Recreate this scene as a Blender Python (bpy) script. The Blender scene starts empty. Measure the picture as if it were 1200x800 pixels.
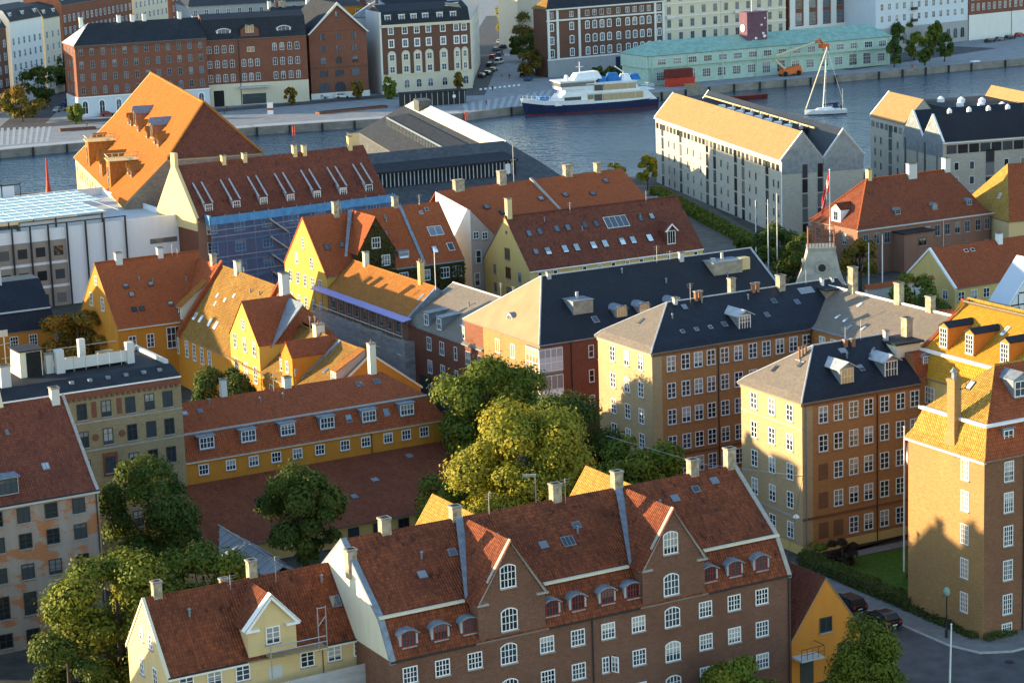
import bpy, bmesh, math, random
import numpy as np
from mathutils import Vector, Matrix
RAD = math.radians
S = bpy.context.scene
COL = S.collection
random.seed(7)

# ------------------------------------------------------------------ camera
CAM_Z = 72.0
PITCH = math.atan(580 / 2700.0)
ROLL = RAD(-1.95)
cd = bpy.data.cameras.new('camera')
cam = bpy.data.objects.new('camera', cd)
COL.objects.link(cam)
cd.lens = 81.0
cd.sensor_width = 36.0
cd.clip_start = 1.0
cd.clip_end = 6000.0
_f = Vector((0, math.cos(PITCH), -math.sin(PITCH)))
_r0 = Vector((1, 0, 0))
_u0 = Vector((0, math.sin(PITCH), math.cos(PITCH)))
_r = _r0 * math.cos(ROLL) + _u0 * math.sin(ROLL)
_u = _u0 * math.cos(ROLL) - _r0 * math.sin(ROLL)
cam.matrix_world = Matrix(((_r.x, _u.x, -_f.x, 0), (_r.y, _u.y, -_f.y, 0), (_r.z, _u.z, -_f.z, CAM_Z), (0, 0, 0, 1)))
S.camera = cam

# ------------------------------------------------------------------ light
SUN_AZ, SUN_EL = 172.3, 8.7        # direction TO the sun, degrees from +X (counter clockwise), elevation
wd = bpy.data.worlds.new('World')
S.world = wd
wd.use_nodes = True
wn = wd.node_tree
sky = wn.nodes.new('ShaderNodeTexSky')
sky.sky_type = 'NISHITA'
sky.sun_disc = False
sky.sun_elevation = RAD(SUN_EL)
sky.sun_rotation = RAD(90 - SUN_AZ)
sky.air_density = 1.0
sky.dust_density = 0.1
sky.ozone_density = 1.4
wn.nodes['Background'].inputs['Strength'].default_value = 0.15
wn.links.new(sky.outputs['Color'], wn.nodes['Background'].inputs['Color'])
sl = bpy.data.lights.new('sun', 'SUN')
sl.energy = 3.8
sl.angle = RAD(0.53)
sl.color = (1.0, 0.78, 0.46)
so = bpy.data.objects.new('sun', sl)
COL.objects.link(so)
_sd = Vector((math.cos(RAD(SUN_EL)) * math.cos(RAD(SUN_AZ)), math.cos(RAD(SUN_EL)) * math.sin(RAD(SUN_AZ)), math.sin(RAD(SUN_EL))))
so.rotation_euler = _sd.to_track_quat('Z', 'Y').to_euler()
so.location = _sd * 900
S.view_settings.view_transform = 'Standard'
S.view_settings.look = 'None'
S.view_settings.gamma = 1.0
S.view_settings.use_curve_mapping = False
S.view_settings.exposure = 1.95
S.cycles.max_bounces = 6
S.cycles.diffuse_bounces = 3
S.cycles.glossy_bounces = 3
S.cycles.transparent_max_bounces = 12
S.cycles.use_denoising = True

# ------------------------------------------------------------------ town grid
GA = 28.6
O0 = Vector((15.587, 251.316, 0))
_a = RAD(GA)
GU = Vector((math.cos(_a), math.sin(_a), 0))
GV = Vector((-math.sin(_a), math.cos(_a), 0))
def W(U, V, z=0.0):
    return O0 + GU * U + GV * V + Vector((0, 0, z))

# ------------------------------------------------------------------ materials
MATS = {}
class NT:
    def __init__(s, name):
        s.m = bpy.data.materials.new(name); s.m.use_nodes = True
        s.t = s.m.node_tree; s.b = s.t.nodes['Principled BSDF']
        MATS[name] = s.m
    def n(s, typ, **kw):
        o = s.t.nodes.new('ShaderNode' + typ)
        for k, v in kw.items():
            if isinstance(k, str) and hasattr(o, k): setattr(o, k, v)
        return o
    def put(s, sock, val):
        if hasattr(val, 'node'): s.t.links.new(val, sock)
        else: sock.default_value = val
    def math(s, op, a, b=None, c=None):
        o = s.n('Math', operation=op)
        s.put(o.inputs[0], a)
        if b is not None: s.put(o.inputs[1], b)
        if c is not None: s.put(o.inputs[2], c)
        return o.outputs[0]
    def mix(s, f, a, b, typ='MIX'):
        o = s.n('Mix', data_type='RGBA', blend_type=typ)
        s.put(o.inputs[0], f); s.put(o.inputs[6], a); s.put(o.inputs[7], b)
        return o.outputs[2]
    def noise(s, vec, scale, detail=3.0, rough=0.55):
        o = s.n('TexNoise'); s.put(o.inputs['Scale'], scale); o.inputs['Detail'].default_value = detail
        o.inputs['Roughness'].default_value = rough
        if vec is not None: s.put(o.inputs['Vector'], vec)
        return o.outputs['Fac']
    def ramp(s, f, lo, hi):
        o = s.n('MapRange'); s.put(o.inputs[0], f); o.inputs[1].default_value = lo; o.inputs[2].default_value = hi
        return o.outputs[0]
    def uv(s): return s.n('TexCoord').outputs['UV']
    def obj(s): return s.n('TexCoord').outputs['Object']
    def geo(s): return s.n('NewGeometry').outputs['Position']
    def scalev(s, v, xyz):
        o = s.n('Mapping'); s.put(o.inputs['Vector'], v); o.inputs['Scale'].default_value = xyz
        return o.outputs[0]
    def bump(s, h, dist=0.02, strength=1.0):
        o = s.n('Bump'); o.inputs['Distance'].default_value = dist; o.inputs['Strength'].default_value = strength
        s.put(o.inputs['Height'], h); s.put(s.b.inputs['Normal'], o.outputs[0])
    def col(s, v): s.put(s.b.inputs['Base Color'], v)
    def rough(s, v): s.put(s.b.inputs['Roughness'], v)
def c4(c): return (c[0], c[1], c[2], 1.0)
def dk(c, f): return (c[0] * f, c[1] * f, c[2] * f)

def m_plain(name, c, rough=0.7, var=0.25, scale=1.5, metal=0.0, spec=0.15):
    t = NT(name)
    n = t.noise(t.geo(), scale, 4)
    t.col(t.mix(t.ramp(n, 0.3, 0.7), c4(dk(c, 1 - var)), c4(dk(c, 1 + var * 0.5))))
    t.rough(rough); t.b.inputs['Metallic'].default_value = metal
    t.b.inputs['Specular IOR Level'].default_value = spec
    return t.m

def m_tiles(name, c1, c2, cd_, stain=0.5, tw=0.24, th=0.33, relief=0.12, rough=0.75):
    """pantiles: columns along the eave, courses up the slope, each tile its own tone"""
    t = NT(name)
    uv = t.uv()
    sp = t.n('SeparateXYZ'); t.put(sp.inputs[0], uv)
    jx = t.math('MULTIPLY', t.noise(uv, 0.8, 2), 0.12)
    x = t.math('DIVIDE', t.math('ADD', sp.outputs[0], jx), tw)
    y = t.math('DIVIDE', t.math('ADD', sp.outputs[1], jx), th)
    cb = t.n('CombineXYZ'); t.put(cb.inputs[0], t.math('FLOOR', x)); t.put(cb.inputs[1], t.math('FLOOR', y))
    wn_ = t.n('TexWhiteNoise', noise_dimensions='2D'); t.put(wn_.inputs['Vector'], cb.outputs[0])
    rnd = wn_.outputs['Value']
    base = t.mix(rnd, c4(c1), c4(c2))
    big = t.ramp(t.noise(t.geo(), 0.35, 5, 0.65), 0.35, 0.68)
    base = t.mix(t.math('MULTIPLY', big, stain), base, c4(cd_))
    pt = t.ramp(t.noise(t.scalev(uv, (1, .7, 1.0)), 1.1, 5, 0.75), 0.54, 0.66)
    base = t.mix(t.math('MULTIPLY', pt, t.math('ADD', 0.15, t.math('MULTIPLY', rnd, t.math('MULTIPLY', stain, 1.5)))), base, c4(dk(cd_, 0.7)))
    fx = t.math('FRACT', x); fy = t.math('FRACT', y)
    # pan gutters and course laps as height; lap shadow also darkens the colour
    pan = t.math('SINE', t.math('MULTIPLY', fx, math.pi))
    hgt = t.math('ADD', t.math('MULTIPLY', pan, 0.7), t.math('MULTIPLY', t.math('SUBTRACT', 1.0, fy), 0.5))
    hgt = t.math('ADD', hgt, t.math('MULTIPLY', rnd, 0.25))
    lap = t.math('LESS_THAN', fy, 0.13)
    base = t.mix(t.math('MULTIPLY', lap, 0.4), base, c4(dk(cd_, 0.5)))
    t.col(base); t.rough(rough); t.bump(hgt, relief)
    t.b.inputs['Specular IOR Level'].default_value = 0.08
    return t.m

def m_slate(name, c1, c2, tw=0.3, th=0.22, rough=0.5):
    t = NT(name); uv = t.uv()
    sp = t.n('SeparateXYZ'); t.put(sp.inputs[0], uv)
    y = t.math('DIVIDE', sp.outputs[1], th)
    row = t.math('FLOOR', y)
    x = t.math('ADD', t.math('DIVIDE', sp.outputs[0], tw), t.math('MULTIPLY', row, 0.5))
    cb = t.n('CombineXYZ'); t.put(cb.inputs[0], t.math('FLOOR', x)); t.put(cb.inputs[1], row)
    wn_ = t.n('TexWhiteNoise', noise_dimensions='2D'); t.put(wn_.inputs['Vector'], cb.outputs[0])
    base = t.mix(wn_.outputs['Value'], c4(c1), c4(c2))
    big = t.ramp(t.noise(t.geo(), 0.3, 5, 0.6), 0.35, 0.7)
    base = t.mix(t.math('MULTIPLY', big, 0.5), base, c4(dk(c1, 0.7)))
    t.col(base); t.rough(rough)
    t.bump(t.math('ADD', t.math('SUBTRACT', 1.0, t.math('FRACT', y)), t.math('MULTIPLY', wn_.outputs['Value'], 0.3)), 0.012)
    t.b.inputs['Specular IOR Level'].default_value = 0.12
    return t.m

def m_brick(name, c1, c2, mortar, stain=0.35, dirt=None, bw=0.26, bh=0.085):
    t = NT(name); uv = t.uv()
    b = t.n('TexBrick'); t.put(b.inputs['Vector'], uv)
    b.inputs['Scale'].default_value = 1.0; b.inputs['Brick Width'].default_value = bw; b.inputs['Row Height'].default_value = bh
    b.inputs['Mortar Size'].default_value = 0.008; b.inputs['Bias'].default_value = 0.0
    b.inputs['Color1'].default_value = c4(c1); b.inputs['Color2'].default_value = c4(c2); b.inputs['Mortar'].default_value = c4(mortar)
    base = b.outputs['Color']
    s1 = t.ramp(t.noise(t.scalev(uv, (1.6, 5.0, 1)), 1.0, 4, 0.7), 0.35, 0.7)
    base = t.mix(t.math('MULTIPLY', s1, 0.55), base, c4(dk(c1, 0.62)))
    s2 = t.ramp(t.noise(t.geo(), 0.22, 4, 0.6), 0.4, 0.7)
    d = dirt or dk(c1, 0.5)
    base = t.mix(t.math('MULTIPLY', s2, stain), base, c4(d))
    s3 = t.ramp(t.noise(t.scalev(uv, (3.0, 9.0, 1)), 1.0, 3, 0.7), 0.66, 0.74)
    base = t.mix(t.math('MULTIPLY', s3, 0.35), base, c4(mortar))
    t.col(base); t.rough(0.88); t.bump(b.outputs['Fac'], -0.008)
    t.b.inputs['Specular IOR Level'].default_value = 0.08
    return t.m

def m_plaster(name, c, dirt, amt=0.35, patch=None, pamt=0.0):
    t = NT(name); uv = t.uv()
    s1 = t.ramp(t.noise(t.scalev(uv, (1.2, 0.18, 1)), 1.0, 5, 0.6), 0.42, 0.75)
    s2 = t.ramp(t.noise(t.geo(), 0.5, 5, 0.65), 0.4, 0.7)
    base = t.mix(t.math('MULTIPLY', s1, amt), c4(c), c4(dirt))
    base = t.mix(t.math('MULTIPLY', s2, amt * 0.8), base, c4(dk(c, 0.8)))
    if patch:
        s3 = t.ramp(t.noise(t.scalev(uv, (0.35, 0.6, 1)), 1.0, 6, 0.7), 0.5, 0.56)
        base = t.mix(t.math('MULTIPLY', s3, pamt), base, c4(patch))
    t.col(base); t.rough(0.85); t.bump(t.noise(t.geo(), 9.0, 3), 0.008)
    t.b.inputs['Specular IOR Level'].default_value = 0.08
    return t.m

def m_glass(name, c=(0.018, 0.022, 0.028), curtain=(0.4, 0.38, 0.35), share=0.42):
    t = NT(name)
    r = t.n('ObjectInfo').outputs['Random']
    has = t.math('GREATER_THAN', r, 1 - share)
    # blind pulled part of the way down behind the glass
    uv = t.uv(); sp = t.n('SeparateXYZ'); t.put(sp.inputs[0], uv)
    lvl = t.math('SUBTRACT', t.math('FRACT', t.math('MULTIPLY', r, 37.0)), 0.55)
    part = t.math('GREATER_THAN', sp.outputs[1], lvl)
    cr = t.mix(t.math('FRACT', t.math('MULTIPLY', r, 91.0)), c4(dk(curtain, 0.5)), c4(curtain))
    base = t.mix(t.math('MULTIPLY', has, part), t.mix(t.math('FRACT', t.math('MULTIPLY', r, 13.0)), c4(dk(c, .6)), c4(dk(c, 3.4))), cr)  # random tone per window stands in for pale sky reflection
    t.col(base); t.rough(0.06); t.b.inputs['Specular IOR Level'].default_value = 0.6
    t.bump(t.noise(t.geo(), 0.9, 1), 0.05)
    return t.m

def m_leaf(name, c1, c2, c3):
    """three leaf tones (young, mature, turning) given per clump by the mesh attribute"""
    t = NT(name)
    at = t.n('Attribute', attribute_name='tone')
    sp = t.n('SeparateColor'); t.put(sp.inputs[0], at.outputs['Color'])
    base = t.mix(sp.outputs[0], c4(c1), c4(c2))
    base = t.mix(sp.outputs[1], base, c4(c3))
    t.col(base); t.rough(0.55); t.b.inputs['Specular IOR Level'].default_value = 0.085
    tr = t.n('BsdfTranslucent'); t.put(tr.inputs['Color'], t.mix(0.35, base, c4((0.35, 0.32, 0.03))))
    mx = t.n('MixShader'); mx.inputs[0].default_value = 0.16
    t.t.links.new(t.b.outputs[0], mx.inputs[1]); t.t.links.new(tr.outputs[0], mx.inputs[2])
    t.t.links.new(mx.outputs[0], t.t.nodes['Material Output'].inputs['Surface'])
    return t.m

def m_net(name, c, opacity):
    """woven scaffold netting: part of the weave is open"""
    t = NT(name)
    uv = t.uv()
    n = t.noise(t.scalev(uv, (0.5, 1.6, 1)), 1.0, 4, 0.6)
    t.col(t.mix(t.ramp(n, 0.3, 0.7), c4(dk(c, 0.75)), c4(c))); t.rough(0.7)
    a = t.math('ADD', opacity - 0.15, t.math('MULTIPLY', n, 0.3))
    t.put(t.b.inputs['Alpha'], a)
    return t.m

# ------------------------------------------------------------------ mesh builder
class MB:
    def __init__(s): s.v = []; s.f = []; s.m = []
    def poly(s, pts, m=0):
        i = len(s.v); s.v += [tuple(p) for p in pts]; s.f.append(list(range(i, i + len(pts)))); s.m.append(m)
    def box(s, x0, y0, z0, x1, y1, z1, m=0, top=None):
        a = [(x0, y0, z0), (x1, y0, z0), (x1, y1, z0), (x0, y1, z0), (x0, y0, z1), (x1, y0, z1), (x1, y1, z1), (x0, y1, z1)]
        i = len(s.v); s.v += a
        for q, mm in (([0, 3, 2, 1], m), ([4, 5, 6, 7], m if top is None else top), ([0, 1, 5, 4], m), ([1, 2, 6, 5], m), ([2, 3, 7, 6], m), ([3, 0, 4, 7], m)):
            s.f.append([i + k for k in q]); s.m.append(mm)
    def hull(s, bot, top, m=0, mt=None):
        """prism between two point rings (counter clockwise seen from the top ring's outside)"""
        n = len(bot); i = len(s.v); s.v += [tuple(p) for p in bot] + [tuple(p) for p in top]
        s.f.append([i + k for k in reversed(range(n))]); s.m.append(m)
        s.f.append([i + n + k for k in range(n)]); s.m.append(m if mt is None else mt)
        for k in range(n):
            j = (k + 1) % n
            s.f.append([i + k, i + j, i + n + j, i + n + k]); s.m.append(m)
    def prism(s, pts2, axis, a, b, m=0, mt=None):
        """polygon in the plane across axis ('x','y','z'), pushed from a to b"""
        def P3(p, t):
            return (t, p[0], p[1]) if axis == 'x' else (p[0], t, p[1]) if axis == 'y' else (p[0], p[1], t)
        s.hull([P3(p, a) for p in pts2], [P3(p, b) for p in pts2], m, mt)
    def slab(s, pts, t, m=0, mb=None):
        """roof plane with thickness t straight down"""
        s.hull([(p[0], p[1], p[2] - t) for p in pts], pts, m if mb is None else mb, m)
    def tube(s, pts, r, n=6, m=0, r1=None):
        pts = [Vector(p) for p in pts]; k = len(pts); i0 = len(s.v)
        for j, p in enumerate(pts):
            d = (pts[min(j + 1, k - 1)] - pts[max(j - 1, 0)]).normalized()
            a = d.cross(Vector((0, 0, 1)) if abs(d.z) < 0.9 else Vector((1, 0, 0))).normalized(); b = d.cross(a)
            rr = r if r1 is None else r + (r1 - r) * j / (k - 1)
            for q in range(n):
                w = 2 * math.pi * q / n; s.v.append(tuple(p + a * (rr * math.cos(w)) + b * (rr * math.sin(w))))
        for j in range(k - 1):
            for q in range(n):
                q2 = (q + 1) % n; A = i0 + j * n
                s.f.append([A + q, A + q2, A + n + q2, A + n + q]); s.m.append(m)
        s.f.append([i0 + q for q in range(n)]); s.m.append(m)
        s.f.append([i0 + (k - 1) * n + q for q in reversed(range(n))]); s.m.append(m)
    def lathe(s, prof, n=12, m=0, c=(0, 0)):
        i0 = len(s.v)
        for r, z in prof:
            for q in range(n):
                w = 2 * math.pi * q / n; s.v.append((c[0] + r * math.cos(w), c[1] + r * math.sin(w), z))
        for j in range(len(prof) - 1):
            for q in range(n):
                q2 = (q + 1) % n; A = i0 + j * n
                s.f.append([A + q, A + q2, A + n + q2, A + n + q]); s.m.append(m)
        s.f.append([i0 + q for q in reversed(range(n))]); s.m.append(m)
        s.f.append([i0 + (len(prof) - 1) * n + q for q in range(n)]); s.m.append(m)
    def mesh(s, name, mats, smooth=False, fix=True):
        me = bpy.data.meshes.new(name)
        me.from_pydata(s.v, [], s.f)
        for mt in (mats if isinstance(mats, (list, tuple)) else [mats]): me.materials.append(MATS[mt] if isinstance(mt, str) else mt)
        me.polygons.foreach_set('material_index', s.m)
        me.update()
        if fix:
            bm = bmesh.new(); bm.from_mesh(me); bmesh.ops.recalc_face_normals(bm, faces=bm.faces); bm.to_mesh(me); bm.free()
        uvl = me.uv_layers.new(name='UVMap').data
        for p in me.polygons:
            n = p.normal
            if abs(n.z) > 0.985: ua, va = Vector((1, 0, 0)), Vector((0, 1, 0))
            else:
                ua = Vector((-n.y, n.x, 0)).normalized(); va = n.cross(ua)
                if va.z < 0: va = -va
            for li in p.loop_indices:
                co = me.vertices[me.loops[li].vertex_index].co
                uvl[li].uv = (co.dot(ua), co.dot(va))
        if smooth: me.polygons.foreach_set('use_smooth', [True] * len(me.polygons))
        return me
    def build(s, name, mats, parent=None, loc=(0, 0, 0), rz=0.0, smooth=False, fix=True):
        return link(name, s.mesh(name, mats, smooth, fix), parent, loc, rz)

def link(name, me, parent=None, loc=(0, 0, 0), rz=0.0):
    o = bpy.data.objects.new(name, me); COL.objects.link(o)
    o.location = loc; o.rotation_euler = (0, 0, rz)
    if parent: o.parent = parent
    return o
def tag(o, label=None, cat=None, group=None, kind=None):
    if label: o['label'] = label
    if cat: o['category'] = cat
    if group: o['group'] = group
    if kind: o['kind'] = kind
    return o
def empty(name, loc, rz, label, cat, group=None):
    return tag(link(name, None, None, loc, rz), label, cat, group)
def copy_thing(o, parent=None):
    c = o.copy(); COL.objects.link(c)
    if parent: c.parent = parent
    for ch in o.children: copy_thing(ch, c)
    return c
# ------------------------------------------------------------------ windows
WC = {}
def arc_pts(w, h, arch, n=8):
    """outline of an opening centred on the origin, flat foot, head rising by arch"""
    pts = [(-w / 2, -h / 2), (w / 2, -h / 2)]
    if arch <= 0: return pts + [(w / 2, h / 2), (-w / 2, h / 2)]
    R_ = (w * w / 4 + arch * arch) / (2 * arch); cz = h / 2 - R_
    a0 = math.asin(min(1, w / 2 / R_))
    if arch > w / 2 * 0.99: a0 = math.pi / 2
    return pts + [(R_ * math.sin(a0 - 2 * a0 * k / n), cz + R_ * math.cos(a0 - 2 * a0 * k / n)) for k in range(n + 1)]
def win_mesh(w, h, cols, rows, arch, fm, gm, one, fw, bw, sill, trans):
    key = (round(w, 2), round(h, 2), cols, rows, arch, fm, gm, one, fw, bw, sill, trans)
    if key in WC: return WC[key]
    a = MB(); o = arc_pts(w, h, arch); sx = (w - 2 * fw) / w; sz = (h - 2 * fw) / h
    inn = [(p[0] * sx, p[1] * sz) for p in o]
    n = len(o); y0, y1 = -0.07, 0.03
    for k in range(n):
        j = (k + 1) % n
        q = [o[k], o[j], inn[j], inn[k]]
        a.hull([(p[0], y1, p[1]) for p in q], [(p[0], y0, p[1]) for p in q])
    def topz(x):
        if arch <= 0: return h / 2 - fw
        R_ = (w * w / 4 + arch * arch) / (2 * arch)
        return (h / 2 - R_ + math.sqrt(max(0, R_ * R_ - x * x))) - fw
    iw = w - 2 * fw
    for c in range(1, cols):
        x = -iw / 2 + iw * c / cols; b = bw * (1.5 if (cols % 2 == 0 and c == cols // 2) else 1.0)
        a.box(x - b / 2, y0 + 0.015, -h / 2 + fw, x + b / 2, 0.0, topz(x))
    zs = trans if trans else [r / rows for r in range(1, rows)]
    for q in zs:
        z = -h / 2 + fw + (h - 2 * fw) * q
        a.box(-iw / 2, y0 + 0.022, z - bw / 2, iw / 2, 0.0, z + bw / 2)
    if sill: a.box(-w / 2 - 0.06, -0.16, -h / 2 - 0.09, w / 2 + 0.06, 0.0, -h / 2 - 0.004, 2)
    g = MB()
    g.poly([(p[0], -0.025, p[1]) for p in inn])
    if one:
        a.poly([(p[0], -0.025, p[1]) for p in inn], 1)
        r = (a.mesh('window', [fm, gm, 'sill'], fix=False), None)
    else: r = (a.mesh('window', [fm, 'dark_glass', 'sill'], fix=False), g.mesh('pane', gm, fix=False))
    WC[key] = r
    return r
def put_window(parent, x, y, z, rz, w=1.1, h=1.5, cols=2, rows=2, arch=0, fm='white_paint', gm='dark_glass', one=False, fw=0.08, bw=0.05, sill=True, trans=None, name='window', label=None):
    f, p = win_mesh(w, h, cols, rows, arch, fm, gm, one, fw, bw, sill, trans)
    o = link(name, f, parent, (x, y, z), rz)
    if p: link('pane', p, o)
    if label: o['label'] = label
    return o

# ------------------------------------------------------------------ houses
SIDE = {'F': 0.0, 'L': -math.pi / 2, 'R': math.pi / 2, 'B': math.pi}
class House:
    """walls, a roof given by levels (front inset, back inset, left inset, right inset, height) and parts hung on them;
    local frame: x along the front, y into the depth, origin at the front left foot"""
    def __init__(s, name, label, cat, loc, ang, L, D, levels, wm, rm, group=None, base=0.0, t=0.14, wall=True, roofname='roof', pod=None):
        s.root = empty(name, loc, RAD(ang), label, cat, group)
        s.L, s.D, s.lv = L, D, levels
        lv = levels
        s.ze = s.zf(0.0)
        if rm:
            r = MB()
            for a, b in zip(lv, lv[1:]):
                A = [(a[2], a[0]), (L - a[3], a[0]), (L - a[3], D - a[1]), (a[2], D - a[1])]
                B = [(b[2], b[0]), (L - b[3], b[0]), (L - b[3], D - b[1]), (b[2], D - b[1])]
                for k in range(4):
                    j = (k + 1) % 4
                    if k == 3 and b[2] - a[2] < 0.05: continue
                    if k == 1 and b[3] - a[3] < 0.05: continue
                    if k == 0 and b[0] - a[0] < 0.01: continue
                    if k == 2 and b[1] - a[1] < 0.01: continue
                    p = [(*A[k], a[4]), (*A[j], a[4]), (*B[j], b[4]), (*B[k], b[4])]
                    q = [p[0]]
                    for x in p[1:]:
                        if (Vector(x) - Vector(q[-1])).length > 0.02: q.append(x)
                    if (Vector(q[0]) - Vector(q[-1])).length < 0.02: q.pop()
                    r.slab(q, t, 0, 1)
            b = lv[-1]
            if D - b[0] - b[1] > 0.3:
                r.slab([(b[2], b[0], b[4]), (L - b[3], b[0], b[4]), (L - b[3], D - b[1], b[4]), (b[2], D - b[1], b[4])], t, 0, 1)
            s.roof = r.build(roofname, [rm, 'eave_wood'], s.root)
        if wall:
            w = MB(); zt = min(s.zf(0.0), s.zb(0.0)) - t - 0.01
            w.box(0, 0, base, L, D, zt)
            for side, idx in (('L', 2), ('R', 3)):
                if lv[1][idx] - lv[0][idx] < 0.05:
                    hip = [k for k in range(1, len(lv)) if lv[k][idx] - lv[k - 1][idx] >= 0.05]
                    top = (hip[0] - 1) if hip else len(lv) - 1
                    pf = [(0.0, s.zf(0.0))] + [(a[0], a[4]) for a in lv[:top + 1] if a[0] > 0.01]
                    pb = [(D, s.zb(0.0))] + [(D - a[1], a[4]) for a in lv[:top + 1] if a[1] > 0.01]
                    ring = [(0.0, zt + 0.002), (D, zt + 0.002)] + [(y, z - t - 0.012) for y, z in pb] + [(y, z - t - 0.012) for y, z in reversed(pf)]
                    out = []
                    for p in ring:
                        if not out or abs(p[0] - out[-1][0]) + abs(p[1] - out[-1][1]) > 0.03: out.append(p)
                    x0, x1 = (0.0, 0.4) if side == 'L' else (L - 0.4, L)
                    w.prism(out, 'x', x0, x1)
            s.wall = w.build('wall', wm, s.root)
    def _int(s, pts, v):
        pts = sorted(pts)
        for (v0, z0), (v1, z1) in zip(pts, pts[1:]):
            if v0 <= v <= v1 and v1 > v0: return z0 + (z1 - z0) * (v - v0) / (v1 - v0)
        return pts[-1][1] if v > pts[-1][0] else pts[0][1]
    def zf(s, v): return s._int([(a[0], a[4]) for a in s.lv], v)
    def zb(s, v): return s._int([(a[1], a[4]) for a in s.lv], v)
    def zl(s, u): return s._int([(a[2], a[4]) for a in s.lv], u)
    def slope(s, side, d):
        f = {'F': s.zf, 'B': s.zb, 'L': s.zl}[side]
        return (f(d + 0.05) - f(d - 0.05)) / 0.1
    def xy(s, side, q, d=0.0):
        """q along the wall (x for front/back, y for the ends), d inwards"""
        return {'F': (q, d), 'B': (q, s.D - d), 'L': (d, q), 'R': (s.L - d, q)}[side]
    def wins(s, side, qs, zs, **kw):
        for z in zs:
            for q in qs:
                x, y = s.xy(side, q)
                put_window(s.root, x, y, z, SIDE[side], **kw)
    def win(s, side, pts, **kw):
        for q, z in pts:
            x, y = s.xy(side, q); put_window(s.root, x, y, z, SIDE[side], **kw)
    def chimney(s, u, v, z0, z1, sx=0.7, sy=0.9, m='chimney_brick', pots=0, cap='chimney_cap', flash=True, ph=0.35):
        c = MB(); zt = z1 - ph if pots else z1; sx *= .88; sy *= .88
        c.box(u - sx / 2, v - sy / 2, z0, u + sx / 2, v + sy / 2, zt - 0.16)
        c.box(u - sx / 2 - 0.07, v - sy / 2 - 0.07, zt - 0.16, u + sx / 2 + 0.07, v + sy / 2 + 0.07, zt, 1)
        for k in range(max(pots, 0)):
            px = u if sy >= sx else u + (k - (pots - 1) / 2) * 0.4
            py = v + (k - (pots - 1) / 2) * 0.4 if sy >= sx else v
            c.lathe([(0.13, zt), (0.11, zt + ph * 0.9), (0.14, zt + ph)], 8, 2, (px, py))
        if not pots: c.box(u - sx / 2 + 0.12, v - sy / 2 + 0.12, zt, u + sx / 2 - 0.12, v + sy / 2 - 0.12, zt + 0.02, 3)
        o = c.build('chimney', [m, cap, 'clay_pot', 'soot_and_shade'], s.roof if hasattr(s, 'roof') else s.root)
        if flash:
            g = MB(); g.box(u - sx / 2 - 0.12, v - sy / 2 - 0.12, z0 + 0.2, u + sx / 2 + 0.12, v + sy / 2 + 0.12, s.zf(v if v < s.D / 2 else s.D - v) + 0.12)
            g.build('flashing', 'lead', o) if False else None
        return o
    def skylight(s, side, q, d, w=0.8, h=1.2, fm='zinc', gm='sky_glass', cols=1, name='skylight', lift=0.0):
        k = MB(); fr = 0.07
        k.box(-w / 2, -h / 2, 0.0, w / 2, h / 2, 0.06, 0)
        n = cols
        for c in range(n):
            x0 = -w / 2 + fr + (w - fr) * c / n; x1 = -w / 2 + (w - fr) * (c + 1) / n
            k.box(x0, -h / 2 + fr, 0.06, x1, h / 2 - fr, 0.075, 1)
        f = {'F': s.zf, 'B': s.zb, 'L': s.zl}[side]
        x, y = s.xy(side, q, d)
        o = k.build(name, [fm, gm], s.roof, (x, y, f(d) + 0.02 + lift))
        o.rotation_euler = (math.atan(s.slope(side, d)), 0, SIDE[side])
        return o
    def dormer(s, side, q, d, z0, w, h, kind='flat', cm='zinc', rm='zinc', depth=None, over=0.15, rise=0.5, ww=None, wh=None, wz=None, win=None, name='dormer', fm=None, tilt=0.0, rname='dormer_roof', deep_roof=None):
        x, y = s.xy(side, q, d)
        sl = max(0.25, s.slope(side, d + 0.3))
        dp = depth or (h + 0.4) / sl
        o = link(name, None, s.root, (x, y, z0), SIDE[side])
        b = MB(); r = MB(); ov = over
        if kind in ('flat', 'shed'):
            zb_ = h + dp * tilt
            b.prism([(0, -0.8), (dp, -0.8), (dp, zb_), (0, h)], 'x', -w / 2, w / 2)
            r.hull([(-w / 2 - ov, -ov, h - ov * tilt + 0.004), (w / 2 + ov, -ov, h - ov * tilt + 0.004), (w / 2 + ov, dp, zb_ + 0.004), (-w / 2 - ov, dp, zb_ + 0.004)],
                   [(-w / 2 - ov, -ov, h - ov * tilt + 0.1), (w / 2 + ov, -ov, h - ov * tilt + 0.1), (w / 2 + ov, dp, zb_ + 0.1), (-w / 2 - ov, dp, zb_ + 0.1)])
        elif kind == 'arch':
            prof = arc_pts(w, h, rise, 8); prof = [(p[0], p[1] + h / 2) for p in prof]
            prof[0] = (-w / 2, -0.8); prof[1] = (w / 2, -0.8)
            b.prism(prof, 'y', 0, dp)
            a0 = arc_pts(w + 2 * ov, h, rise, 8)[2:]
            up = [(p[0], p[1] + h / 2 + 0.13) for p in a0]; lo = [(p[0], p[1] + h / 2 + 0.02) for p in a0]
            for (u0, u1), (l0, l1) in zip(zip(up, up[1:]), zip(lo, lo[1:])):
                r.hull([(l0[0], -ov, l0[1]), (l1[0], -ov, l1[1]), (l1[0], dp, l1[1]), (l0[0], dp, l0[1])], [(u0[0], -ov, u0[1]), (u1[0], -ov, u1[1]), (u1[0], dp, u1[1]), (u0[0], dp, u0[1])])
        else:   # gable
            dr = deep_roof or dp + rise / sl
            b.prism([(-w / 2, -0.8), (w / 2, -0.8), (w / 2, h), (0, h + rise), (-w / 2, h)], 'y', 0, dp)
            k = rise / (w / 2)
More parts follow.
